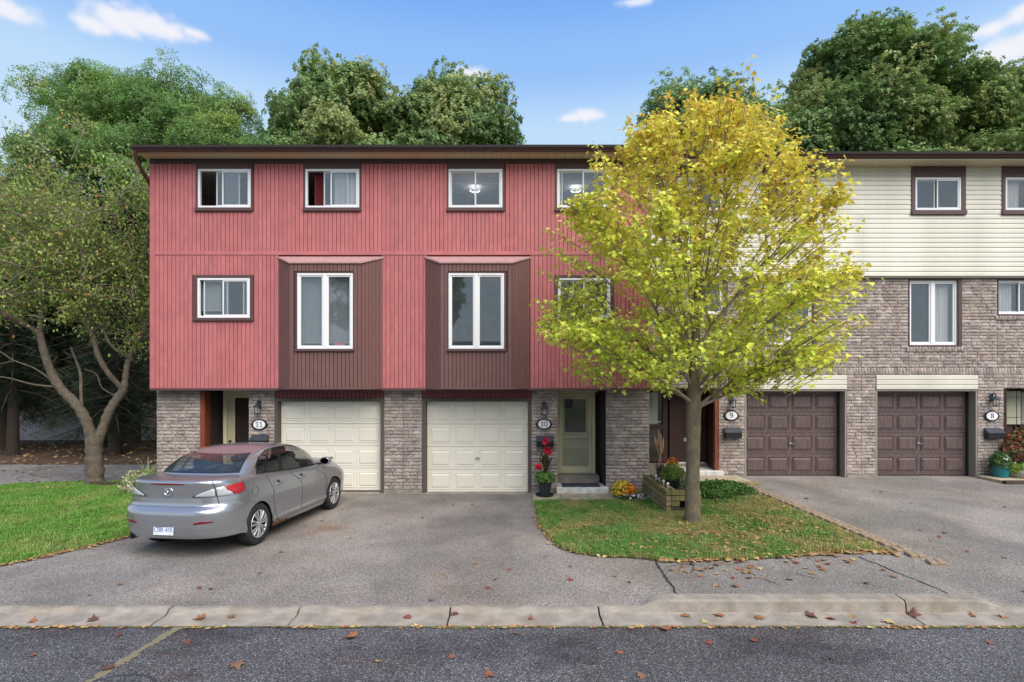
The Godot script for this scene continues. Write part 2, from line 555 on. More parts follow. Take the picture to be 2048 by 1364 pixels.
# ------------------------------------------------------------------ ground, road, kerb
# rows: [depth, left x, right x]; a sheet that follows the ground
func sheet(rows: Array, off: float, step: float, nx: int, tone: Callable, skirt := 0.0, flat := false) -> Geo:
	var g := Geo.new()
	var lines := []
	var z: float = rows[0][0]
	var zs := []
	while z < rows[-1][0] - 0.001:
		zs.append(z)
		z += step
	zs.append(rows[-1][0])
	for d in zs:
		var i := 0
		while i < rows.size() - 2 and rows[i + 1][0] < d:
			i += 1
		var t: float = clampf((d - rows[i][0]) / maxf(rows[i + 1][0] - rows[i][0], 0.0001), 0.0, 1.0)
		var xl := lerpf(rows[i][1], rows[i + 1][1], t)
		var xr := lerpf(rows[i][2], rows[i + 1][2], t)
		var line := PackedVector3Array()
		for k in nx + 1:
			var x := lerpf(xl, xr, float(k) / nx)
			line.append(Vector3(x, (0.0 if flat else ground(x, d)) + off, -d))
		lines.append(line)
	g.grid(lines, false, false)
	for i in g.n.size():
		if g.n[i].y < 0.0:
			g.n[i] = -g.n[i]
	# winding after the flip
	for i in range(0, g.v.size(), 3):
		if (g.v[i + 2] - g.v[i]).cross(g.v[i + 1] - g.v[i]).y < 0.0:
			var s := g.v[i + 1]; g.v[i + 1] = g.v[i + 2]; g.v[i + 2] = s
			var q := g.n[i + 1]; g.n[i + 1] = g.n[i + 2]; g.n[i + 2] = q
	if true:
		g.c.resize(g.v.size())
		for i in g.v.size():
			g.c[i] = tone.call(g.v[i].x, -g.v[i].z)
	if skirt > 0.0:
		for i in lines.size() - 1:
			for e in [0, nx]:
				var a: Vector3 = lines[i][e]
				var b: Vector3 = lines[i + 1][e]
				g.quad(a, b, b - Vector3(0, skirt, 0), a - Vector3(0, skirt, 0), Vector3(-1 if e == 0 else 1, 0, 0))
		for e in [0, lines.size() - 1]:
			for k in nx:
				var a: Vector3 = lines[e][k]
				var b: Vector3 = lines[e][k + 1]
				g.quad(a, b, b - Vector3(0, skirt, 0), a - Vector3(0, skirt, 0), Vector3(0, 0, 1 if e == 0 else -1))
	return g


func wobble(x: float, z: float, f: float, sd: float) -> float:
	return noise.get_noise_3d(x * f, sd, z * f)


func no_tone(_x: float, _z: float) -> Color:
	return Color.WHITE


func drive_tone(x: float, z: float) -> Color:
	var a := 0.95 + 0.22 * wobble(x, z, 60.0, 3.0) + 0.12 * wobble(x, z, 240.0, 7.0)
	var tracks := 0.0
	for c in [-4.9, -3.5, -1.55, -0.2, 6.0, 7.4, 9.6, 11.0]:
		tracks = maxf(tracks, exp(-pow((x - c) / 0.34, 2.0)))
	a -= 0.14 * tracks * clampf(0.5 + 1.2 * wobble(x, z * 0.25, 90.0, 11.0), 0.0, 1.0)
	var warm := 0.05 * wobble(x, z, 40.0, 17.0)
	# the rust that ran from the sill of the car
	var rust := exp(-pow((x + 3.2) / 0.32, 2.0) - pow((z - 9.55) / 0.5, 2.0)) * clampf(0.75 + 2.0 * wobble(x, z, 300.0, 5.0), 0.0, 1.0)
	var rust2 := exp(-pow((x + 0.85 + (z - 7.0) * 0.35) / 0.22, 2.0) - pow((z - 6.9) / 0.75, 2.0)) * clampf(0.45 + 1.6 * wobble(x, z, 260.0, 9.0), 0.0, 1.0)
	rust = minf(1.0, rust + 0.55 * rust2)
	return Color(a * (1.0 + warm + 0.05 * rust), a * (1.0 - 0.26 * rust), a * (1.0 - warm - 0.5 * rust))


func apron_tone(x: float, z: float) -> Color:
	var a := 0.98 + 0.18 * wobble(x, z, 90.0, 23.0) + 0.16 * wobble(x, z, 330.0, 27.0)
	return Color(a, a, a * 0.985)


func road_tone(x: float, z: float) -> Color:
	var a := 0.80 + 0.42 * wobble(x * 0.35, z, 140.0, 31.0) + 0.3 * wobble(x * 0.5, z, 400.0, 37.0)
	var worn := smoothstep(0.12, 0.4, wobble(x * 0.4, z, 70.0, 41.0) + 0.28 * smoothstep(5.2, 4.6, z))
	var c := Color(a, a, a * 1.03).lerp(Color(1.85, 1.78, 1.7) * a, worn * 0.8)
	var red := smoothstep(0.15, 0.45, wobble(x * 0.5, z, 110.0, 47.0)) * 0.55
	return Color(c.r * (1.0 + 0.25 * red), c.g * (1.0 - 0.05 * red), c.b * (1.0 - 0.15 * red))


func ribbon(path: Array, w: float, lift: float, sd: int) -> Geo:
	var g := Geo.new()
	var r := RandomNumberGenerator.new()
	r.seed = sd
	var pts := []
	for i in path.size() - 1:
		for k in 10:
			pts.append(path[i].lerp(path[i + 1], k / 10.0) + Vector2(r.randf_range(-1, 1), r.randf_range(-1, 1)) * 0.018)
	pts.append(path[-1])
	for i in pts.size() - 1:
		var d: Vector2 = (pts[i + 1] - pts[i]).normalized().orthogonal()
		var wa := w * r.randf_range(0.4, 1.2)
		var a: Vector2 = pts[i]
		var b: Vector2 = pts[i + 1]
		var q := []
		for p in [a - d * wa, b - d * wa, b + d * wa, a + d * wa]:
			q.append(gp(p.x, p.y, lift))
		g.quad(q[0], q[1], q[2], q[3], Vector3.UP)
	return g


func make_ground() -> void:
	var xs := [-400.0, -200.0, -100.0, -60.0]
	for i in range(-40, 41):
		xs.append(float(i))
	xs.append_array([60.0, 100.0, 200.0, 400.0])
	var zs := [-400.0, -200.0, -100.0, -60.0]
	for i in range(-40, 61):
		zs.append(float(i))
	zs.append_array([100.0, 200.0, 400.0])
	var g := Geo.new()
	var lines := []
	for z in zs:
		var line := PackedVector3Array()
		for x in xs:
			line.append(Vector3(x, (ground(x, z) if z > 6.5 else 0.0) - (0.12 if z > 6.5 else 0.3), -z))
		lines.append(line)
	g.grid(lines, false, false)
	setting("ground", g, M.litter)
	setting("road", sheet([[-8.0, -30.0, 30.0], [2.0, -30.0, 30.0]], -0.012, 1.0, 60, road_tone, 0.0, true), M.road)
	setting("road_lane", sheet([[2.0, -12.0, 12.0], [5.66, -12.0, 12.0]], -0.012, 0.06, 300, road_tone, 0.0, true), M.road)
	setting("driveway_left", sheet([[6.04, -10.5, 1.86], [7.6, -10.5, 1.955], [13.3, -10.5, 1.955]], 0.0, 0.09, 120, drive_tone), M.drive)
	setting("driveway_right", sheet([[6.04, 4.93, 15.0], [7.41, 4.75, 15.0], [13.9, 4.75, 15.0]], 0.0, 0.1, 90, drive_tone), M.drive)
	var ap := setting("apron", sheet([[6.04, 1.86, 4.93], [7.41, 1.95, 4.75], [8.2, 1.955, 4.75]], 0.0, 0.05, 60, apron_tone), M.apron)
	part(ap, "joint", ribbon([Vector2(1.955, 7.55), Vector2(1.90, 6.9), Vector2(1.86, 6.14)], 0.016, 0.005, 1), M.tar)
	part(ap, "joint", ribbon([Vector2(4.73, 7.5), Vector2(4.82, 6.9), Vector2(4.93, 6.14)], 0.014, 0.005, 2), M.tar)
	part(ap, "crack", ribbon([Vector2(2.95, 7.1), Vector2(3.05, 6.75), Vector2(3.17, 6.5)], 0.006, 0.005, 3), M.tar)
	part(ap, "crack", ribbon([Vector2(2.0, 7.2), Vector2(2.3, 7.32), Vector2(2.75, 7.28), Vector2(3.2, 7.4)], 0.005, 0.005, 4), M.tar)
	part(ap, "crack", ribbon([Vector2(2.2, 6.9), Vector2(2.35, 7.1), Vector2(2.4, 7.3)], 0.005, 0.005, 5), M.tar)
	part(ap, "crack", ribbon([Vector2(3.55, 6.9), Vector2(3.7, 6.72)], 0.006, 0.005, 6), M.tar)
	setting("path", sheet([[14.2, -40.0, -8.45], [17.6, -40.0, -8.45]], -0.03, 0.4, 40, func(x, z): return Color.WHITE * (0.95 + 0.2 * wobble(x, z, 120.0, 3.0))), M.drive)
	var far := setting("verge", sheet([[-40.0, -30.0, 30.0], [-8.0, -30.0, 30.0]], -0.004, 4.0, 30, no_tone, 0.0, true), mat("far_grass", srgb(84, 112, 48), 0.95, 0, "stone", 0.3, 0.0, true))
	# worn joint across the road
	var j := Geo.new()
	var r := RandomNumberGenerator.new()
	r.seed = 6
	for i in 24:
		var d := 5.64 - i * 0.05
		var a := -3.42 - 0.006 * i + r.randf_range(-0.015, 0.015)
		var w := r.randf_range(0.025, 0.055)
		var b := -3.42 - 0.006 * (i + 1) + r.randf_range(-0.012, 0.012)
		j.quad(Vector3(a - w, -0.008, -d), Vector3(b - w, -0.008, -d + 0.05), Vector3(b + w, -0.008, -d + 0.05), Vector3(a + w, -0.008, -d), Vector3.UP)
	part(get_node("road_lane"), "joint_filler", j, mat("joint_dirt", srgb(140, 132, 104), 0.95, 0, "stone", 3.0, 0.6, true))
	# moss and dirt along the foot of the kerb
	var ms := Geo.new()
	var mx := -9.0
	while mx < 9.0:
		var w := r.randf_range(0.015, 0.05) * (0.4 + smoothstep(-0.3, 0.4, wobble(mx, 0.0, 130.0, 71.0)))
		var mn := mx + r.randf_range(0.03, 0.09)
		ms.quad(Vector3(mx, -0.007, -5.668), Vector3(mn, -0.007, -5.668), Vector3(mn, -0.007, -5.655 + w), Vector3(mx, -0.007, -5.655 + w * r.randf_range(0.6, 1.3)), Vector3.UP)
		mx = mn
	part(get_node("road_lane"), "moss", ms, M.moss)
	# kerb
	var kerb := Node3D.new()
	kerb.name = "kerb"
	add_child(kerb)
	kerb.set_meta("kind", "structure")
	var low := [Vector2(5.655, -0.06), Vector2(5.66, 0.0), Vector2(5.72, 0.004), Vector2(5.9, 0.012), Vector2(5.93, 0.02), Vector2(5.95, 0.045), Vector2(5.975, 0.058), Vector2(6.03, 0.056), Vector2(6.05, 0.04), Vector2(6.05, -0.06)]
	var high := [Vector2(5.655, -0.06), Vector2(5.66, 0.0), Vector2(5.72, 0.004), Vector2(5.9, 0.012), Vector2(5.925, 0.02), Vector2(5.938, 0.126), Vector2(5.96, 0.147), Vector2(6.1, 0.152), Vector2(6.13, 0.138), Vector2(6.13, -0.06)]
	var ends := [-9.5, -3.72, -2.31, -0.67, 0.94, 4.25, 7.4, 12.0]
	for e in ends.size() - 1:
		var k := Geo.new()
		var lines2 := []
		var n := int((ends[e + 1] - ends[e]) / 0.045)
		var sag := r.randf_range(-0.006, 0.006)
		for i in n + 1:
			var x: float = lerpf(ends[e] + 0.009, ends[e + 1] - 0.009, float(i) / n)
			var h := smoothstep(1.35, 1.63, x) * (1.0 - smoothstep(5.0, 5.38, x))
			var line := PackedVector3Array()
			for m in low.size():
				var p: Vector2 = low[m].lerp(high[m], h)
				var chip := 0.003 * wobble(x, p.x, 900.0, 50.0 + e) if m > 0 and m < 9 else 0.0
				var edge := 0.012 * maxf(0.0, 1.0 - 18.0 * minf(x - ends[e], ends[e + 1] - x)) if m > 2 and m < 9 else 0.0
				line.append(Vector3(x, p.y + chip + (sag - edge if m > 0 and m < 9 else 0.0), -p.x))
			lines2.append(line)
		for i in n:
			for m in low.size() - 1:
				var a: Vector3 = lines2[i][m]
				var b: Vector3 = lines2[i][m + 1]
				k.quad(a, b, lines2[i + 1][m + 1], lines2[i + 1][m], Vector3(0, -(b.z - a.z), b.y - a.y) if m < 8 else Vector3(0, 0, -1))
		for side in [0, lines2.size() - 1]:
			for m in low.size() - 2:
				var a: Vector3 = lines2[side][m]
				var b: Vector3 = lines2[side][m + 1]
				k.quad(a, b, Vector3(b.x, -0.06, b.z), Vector3(a.x, -0.06, a.z), Vector3(-1 if side == 0 else 1, 0, 0))
		k.c.resize(k.v.size())
		for i in k.v.size():
			var q := 0.93 + 0.1 * wobble(k.v[i].x, -k.v[i].z * 2.0, 200.0, 3.0) + 0.12 * wobble(k.v[i].x, k.v[i].z + k.v[i].y, 800.0, 8.0)
			var rust := 0.12 * smoothstep(0.1, 0.4, wobble(k.v[i].x, k.v[i].z, 160.0, 61.0))
			k.c[i] = Color(q, q * (1.0 - 0.5 * rust), q * (1.0 - rust))
		part(kerb, "kerb_stone", k, M.kerb)


# ------------------------------------------------------------------ masonry
var brick_meshes := []
var brick_tints := []


func make_brick_meshes() -> void:
	var r := RandomNumberGenerator.new()
	r.seed = 31
	for L in [0.12, 0.19, 0.26, 0.34]:
		var group := []
		for k in 4:
			var g := Geo.new()
			var nx := 5 if L > 0.15 else 3
			var rows := []
			for j in 4:
				var line := PackedVector3Array()
				for i in nx + 1:
					var u := float(i) / nx
					var edge := i == 0 or i == nx or j == 0 or j == 3
					var y: float = [-0.5, -0.28, 0.28, 0.5][j] * 0.07
					var x: float = (u - 0.5) * L
					if i == 0 or i == nx:
						x += r.randf_range(-0.004, 0.004)
					else:
						y += r.randf_range(-0.006, 0.006)
					line.append(Vector3(x, y, r.randf_range(-0.012, -0.003) if edge else r.randf_range(-0.004, 0.012)))
				rows.append(line)
			g.grid(rows)
			for i in nx:
				for j in [0, 3]:
					var a: Vector3 = rows[j][i]
					var b: Vector3 = rows[j][i + 1]
					g.quad(a, b, Vector3(b.x, b.y, -0.05), Vector3(a.x, a.y, -0.05), Vector3(0, -1 if j == 0 else 1, 0))
			for j in 3:
				for i in [0, nx]:
					var a: Vector3 = rows[j][i]
					var b: Vector3 = rows[j + 1][i]
					g.quad(a, b, Vector3(b.x, b.y, -0.05), Vector3(a.x, a.y, -0.05), Vector3(-1 if i == 0 else 1, 0, 0))
			group.append(g.mesh())
		brick_meshes.append(group)
	for i in 6:
		brick_tints.append((M["brick_%d" % i] as StandardMaterial3D).albedo_color.srgb_to_linear())


# courses of uneven bricks over rectangles [x0, x1, y0, y1] of a wall whose face is at depth z; returns [mesh, tint number, transform, length] each
func courses(rects: Array, depth: float, sd: int, pitch := 0.079, soldier := false) -> Array:
	var r := RandomNumberGenerator.new()
	r.seed = sd
	var out := []
	for q in rects:
		if soldier:
			var x: float = q[0]
			while x < q[1] - 0.03:
				var w := minf(r.randf_range(0.068, 0.078), q[1] - x)
				var h: float = q[3] - q[2]
				var mesh: Mesh = brick_meshes[1][r.randi() % 4]
				var b := Basis(Vector3(0, 1, 0) * (h - 0.008) / 0.19, Vector3(-1, 0, 0) * (w - 0.007) / 0.07, Vector3(0, 0, 1))
				out.append([mesh, r.randi() % 6, Transform3D(b, Vector3(x + w * 0.5, q[2] + h * 0.5, -depth + r.randf_range(-0.004, 0.004))), h])
				x += w
			continue
		var n := maxi(1, int(round((q[3] - q[2]) / pitch)))
		var p: float = (q[3] - q[2]) / n
		for i in n:
			var x: float = q[0]
			var first := true
			while x < q[1] - 0.02:
				var roll := r.randf()
				var kind := 0 if roll < 0.16 else (1 if roll < 0.5 else (2 if roll < 0.85 else 3))
				var L: float = [0.12, 0.19, 0.26, 0.34][kind] * r.randf_range(0.88, 1.12)
				if first:
					L *= r.randf_range(0.45, 1.0)
					first = false
				if q[1] - x - L < 0.07:
					L = q[1] - x
				kind = 0 if L < 0.15 else (1 if L < 0.225 else (2 if L < 0.3 else 3))
				var base: float = [0.12, 0.19, 0.26, 0.34][kind]
				var mesh: Mesh = brick_meshes[kind][r.randi() % 4]
				var hs := (p - 0.009) / 0.07 * r.randf_range(0.92, 1.05)
				var b := Basis.from_scale(Vector3((L - 0.01) / base, hs, r.randf_range(0.8, 1.25)))
				if r.randf() < 0.5:
					b = b.rotated(Vector3.BACK, PI)
				b = b.rotated(Vector3.BACK, r.randf_range(-0.012, 0.012))
				out.append([mesh, r.randi() % 6, Transform3D(b, Vector3(x + L * 0.5, q[2] + p * (i + 0.5), -depth + r.randf_range(-0.007, 0.007))), L])
				x += L
	return out


func lay(parent: Node, list: Array, most := 290) -> void:
	var order := list.duplicate()
	order.sort_custom(func(a, b): return a[3] > b[3])
	var rest := Geo.new()
	rest.tinted = true
	for i in order.size():
		var b: Array = order[i]
		if i < most:
			var o := part(parent, "brick", b[0], M["brick_%d" % b[1]])
			o.transform = b[2]
		else:
			rest.tint = brick_tints[b[1]]
			rest.add(b[0], b[2])
	if rest.v.size():
		part(parent, "brick_rest", rest, M.brick_mix).set_meta("kind", "stuff")


# a wall as boxes round its openings
func wall(rect: Array, holes: Array, z0: float, z1: float) -> Geo:
	var g := Geo.new()
	var xs := [rect[0], rect[1]]
	for h in holes:
		xs.append(clampf(h[0], rect[0], rect[1]))
		xs.append(clampf(h[1], rect[0], rect[1]))
	xs.sort()
	for i in xs.size() - 1:
		if xs[i + 1] - xs[i] < 0.001:
			continue
		var mid: float = (xs[i] + xs[i + 1]) * 0.5
		var cut := []
		for h in holes:
			if h[0] < mid and mid < h[1]:
				cut.append(h)
		cut.sort_custom(func(a, b): return a[2] < b[2])
		var y: float = rect[2]
		for h in cut:
			if h[2] > y:
				g.span(xs[i], xs[i + 1], y, h[2], z0, z1)
			y = maxf(y, h[3])
		if y < rect[3]:
			g.span(xs[i], xs[i + 1], y, rect[3], z0, z1)
	return g


# boards side by side over a rectangle, cut where they meet a hole
func boards(parent: Node, x0: float, x1: float, y0: float, y1: float, holes: Array, z: float, pitch: float, ma: Material, mb: Material, sd: int) -> void:
	var r := RandomNumberGenerator.new()
	r.seed = sd
	var n := int(round((x1 - x0) / pitch))
	var w := (x1 - x0) / n
	for i in n:
		var xa := x0 + w * i
		var xb := xa + w
		var cuts := []
		for h in holes:
			if minf(xb, h[1]) - maxf(xa, h[0]) > w * 0.45:
				cuts.append(h)
		cuts.sort_custom(func(a, b): return a[2] < b[2])
		var y := y0
		var runs := []
		for h in cuts:
			if h[2] - y > 0.02:
				runs.append([y, h[2]])
			y = maxf(y, h[3])
		if y1 - y > 0.02:
			runs.append([y, y1])
		for run in runs:
			var bm: Material = ma if r.randf() < 0.6 else mb
			if ma == M.red_board:
				bm = M["red_board_%d" % (r.randi() % 4)]
			var o := part(parent, "board", chamfer_box(Vector3(snappedf(w - 0.01, 0.001), snappedf(run[1] - run[0], 0.001), 0.02), 0.003), bm)
			o.position = Vector3((xa + xb) * 0.5, (run[0] + run[1]) * 0.5, z + r.randf_range(-0.0012, 0.0012))


# ------------------------------------------------------------------ windows and doors
# a slider or a pair of casements: outer size of the white frame, its face towards +z at depth z
func window(parent: Node, x0: float, x1: float, y0: float, y1: float, z: float, look: Dictionary) -> Node3D:
	var w := Node3D.new()
	w.name = "window"
	parent.add_child(w, true)
	var f: float = look.get("frame", 0.05)
	var d := 0.07
	var fr := Geo.new()
	fr.span(x0, x1, y1 - f, y1, z, z - d, 0.006)
	fr.span(x0, x1, y0, y0 + f, z, z - d, 0.006)
	fr.span(x0, x0 + f, y0 + f, y1 - f, z, z - d, 0.006)
	fr.span(x1 - f, x1, y0 + f, y1 - f, z, z - d, 0.006)
	part(w, "frame", fr, M.vinyl_white)
	var xi0 := x0 + f
	var xi1 := x1 - f
	var yi0 := y0 + f
	var yi1 := y1 - f
	var mid: float = lerpf(x0, x1, look.get("split", 0.5))
	if look.get("casement", false):
		slab(w, "mullion", M.vinyl_white, mid - 0.045, mid + 0.045, yi0, yi1, z + 0.004, z - d, 0.006)
		for s in [[xi0, mid - 0.045], [mid + 0.045, xi1]]:
			var sg := Geo.new()
			var t := 0.03
			sg.span(s[0], s[1], yi1 - t, yi1, z - 0.016, z - 0.06, 0.004)
			sg.span(s[0], s[1], yi0, yi0 + t, z - 0.016, z - 0.06, 0.004)
			sg.span(s[0], s[0] + t, yi0 + t, yi1 - t, z - 0.016, z - 0.06, 0.004)
			sg.span(s[1] - t, s[1], yi0 + t, yi1 - t, z - 0.016, z - 0.06, 0.004)
			part(w, "sash", sg, M.vinyl_white)
			for k in [0.035, 0.05]:
				slab(w, "pane", M.glass, s[0] + t, s[1] - t, yi0 + t, yi1 - t, z - k, z - k - 0.003, 0.0)
	else:
		# the fixed half, the sliding half behind it and its insect screen
		var t := 0.028
		for s in [[mid - 0.02, xi1, 0.012, "sash"], [xi0 + look.get("slide", 0.0) * (x1 - x0), mid + 0.02 + look.get("slide", 0.0) * (x1 - x0), 0.04, "sash"]]:
			var sg := Geo.new()
			var zf: float = z - s[2]
			sg.span(s[0], s[1], yi1 - t, yi1, zf, zf - 0.022, 0.003)
			sg.span(s[0], s[1], yi0, yi0 + t, zf, zf - 0.022, 0.003)
			sg.span(s[0], s[0] + t, yi0 + t, yi1 - t, zf, zf - 0.022, 0.003)
			sg.span(s[1] - t, s[1], yi0 + t, yi1 - t, zf, zf - 0.022, 0.003)
			part(w, s[3], sg, M.mullion if s[2] > 0.02 else M.vinyl_white)
			for k in [0.006, 0.016]:
				slab(w, "pane", M.glass, s[0] + t, s[1] - t, yi0 + t, yi1 - t, zf - k, zf - k - 0.003, 0.0)
		if look.has("bar"):
			var bx: float = lerpf(x0, x1, look.bar)
			slab(w, "sash_rail", M.mullion, bx - 0.014, bx + 0.014, yi0 + t, yi1 - t, z - 0.05, z - 0.066, 0.003)
	var zi := z - 0.16
	if look.has("blind"):
		var low: float = lerpf(yi1, yi0, look.blind)
		var bx1: float = lerpf(x0, x1, look.get("blind_to", 1.0)) - 0.02
		var bg := Geo.new()
		var y := yi1
		while y > low:
			bg.box(Vector3((x0 + bx1) * 0.5, y - 0.012, zi), Vector3(bx1 - x0 - 0.04, 0.0012, 0.024), 0.0, Basis(Vector3.RIGHT, look.get("tilt", 0.9)))
			y -= 0.021
		bg.span(x0 + 0.02, bx1, low - 0.02, low - 0.004, zi + 0.012, zi - 0.012)
		part(w, "blind", bg, M.blind)
	if look.has("curtain"):
		for s in look.curtain:
			var a: float = lerpf(x0, x1, s[0])
			var b: float = lerpf(x0, x1, s[1])
			var rows := []
			for j in 2:
				var line := PackedVector3Array()
				for i in 41:
					var u := i / 40.0
					line.append(Vector3(lerpf(a, b, u), yi1 if j == 0 else yi0 - 0.1, zi + 0.025 * sin(u * s[3]) + 0.01 * sin(u * s[3] * 2.3 + j)))
				rows.append(line)
			var cg := Geo.new()
			cg.grid(rows)
			part(w, "curtain", cg, M[s[2]])
	return w


# flat brown casing round a window
func casing(parent: Node, x0: float, x1: float, y0: float, y1: float, hole: Array, z: float, m: Material, deep := 0.05) -> void:
	slab(parent, "casing", m, x0, hole[0], y0, y1, z, z - deep, 0.006)
	slab(parent, "casing", m, hole[1], x1, y0, y1, z, z - deep, 0.006)
	slab(parent, "casing", m, hole[0], hole[1], hole[3], y1, z - 0.002, z - deep, 0.006)
	slab(parent, "sill", m, x0 - 0.01, x1 + 0.01, y0 - 0.025, hole[2], z + 0.03, z - deep, 0.008)


func garage_door(parent: Node, x0: float, x1: float, y0: float, y1: float, z: float, m: Material, deep: float) -> void:
	var d := Node3D.new()
	d.name = "garage_door"
	parent.add_child(d, true)
	var h := (y1 - y0) / 4.0
	var w := (x1 - x0 - 0.06) / 4.0
	for j in 4:
		slab(d, "section", m, x0, x1, y0 + h * j + 0.003, y0 + h * (j + 1) - 0.003, z, z - 0.045, 0.006)
		for i in 4:
			# a pressed panel: a sunk bevel round a raised field
			var cx := x0 + 0.03 + w * (i + 0.5)
			var cy := y0 + h * (j + 0.5)
			var a := w * 0.5 - 0.05
			var b := h * 0.5 - 0.085
			var g := Geo.new()
			var rings := [[0.0, 0.001], [0.012, -deep], [0.022, -deep], [0.05, deep * 0.6]]
			var prev := []
			for k in rings:
				var ring := []
				for q in [[-1, -1], [1, -1], [1, 1], [-1, 1]]:
					ring.append(Vector3(cx + q[0] * (a - k[0]), cy + q[1] * (b - k[0]), z + 0.014 + k[1]))
				if prev:
					for e in 4:
						g.quad(prev[e], prev[(e + 1) % 4], ring[(e + 1) % 4], ring[e], Vector3(0, 0, 1))
				prev = ring
			g.quad(prev[0], prev[1], prev[2], prev[3], Vector3(0, 0, 1))
			for e in 4:
				var q0 := [[-1, -1], [1, -1], [1, 1], [-1, 1]]
				var p := Vector3(cx + q0[e][0] * a, cy + q0[e][1] * b, z + 0.015)
				var p2 := Vector3(cx + q0[(e + 1) % 4][0] * a, cy + q0[(e + 1) % 4][1] * b, z + 0.015)
				g.quad(p, p2, Vector3(p2.x, p2.y, z - 0.002), Vector3(p.x, p.y, z - 0.002), (p + p2) * 0.5 - Vector3(cx, cy, z))
			part(d, "panel", g, m)
	var hg := Geo.new()
	var hx := (x0 + x1) * 0.5
	var hy := y0 + h * 1.5
	hg.lathe([Vector2(0.0, 0.0), Vector2(0.026, 0.0), Vector2(0.026, 0.008), Vector2(0.012, 0.012), Vector2(0.012, 0.035), Vector2(0.0, 0.036)], 12)
	hg.box(Vector3(0, 0.036, 0), Vector3(0.13, 0.016, 0.018), 0.004)
	var o := part(d, "handle", hg, M.chrome, Vector3(hx, hy, z + 0.012))
	o.rotation.x = PI / 2
	slab(d, "bottom_seal", M.seal_black, x0, x1, y0 - 0.022, y0, z - 0.004, z - 0.04, 0.0)


func ring_light(at: Vector3, label: String) -> void:
	var t := thing("ceiling_light", label, "ceiling light", at, 0.0, "round ceiling lights behind the upper windows")
	var g := Geo.new()
	g.lathe([Vector2(0.0, 0.045), Vector2(0.02, 0.045), Vector2(0.02, 0.03), Vector2(0.0, 0.03)], 16)
	for k in 2:
		g.tube([Vector3(0.125 - 0.25 * k, 0.06, 0), Vector3(0.125 - 0.25 * k, -0.01, 0)], [0.004, 0.004], 5)
	part(t, "base", g, M.vinyl_white)
	var rows := []
	for i in 33:
		var a := TAU * i / 32.0
		var ring := PackedVector3Array()
		for k in 10:
			var b := TAU * k / 10.0
			ring.append(Vector3(cos(a), 0, sin(a)) * (0.125 + 0.016 * cos(b)) + Vector3(0, -0.02 + 0.012 * sin(b), 0))
		rows.append(ring)
	var g2 := Geo.new()
	g2.grid(rows, true)
	part(t, "glowing_ring", g2, M.lamp_glow)
	var l := OmniLight3D.new()
	l.name = "ring_lamp_light"
	l.light_energy = 0.03
	l.light_color = Color(0.95, 0.97, 1.0)
	l.light_size = 0.1
	l.omni_range = 12.0
	l.omni_attenuation = 2.0
	l.shadow_enabled = true
	t.add_child(l)
	l.position = Vector3(0, -0.07, 0)


# ------------------------------------------------------------------ the two red houses
const RED := 12.55
const BRICK := 12.85


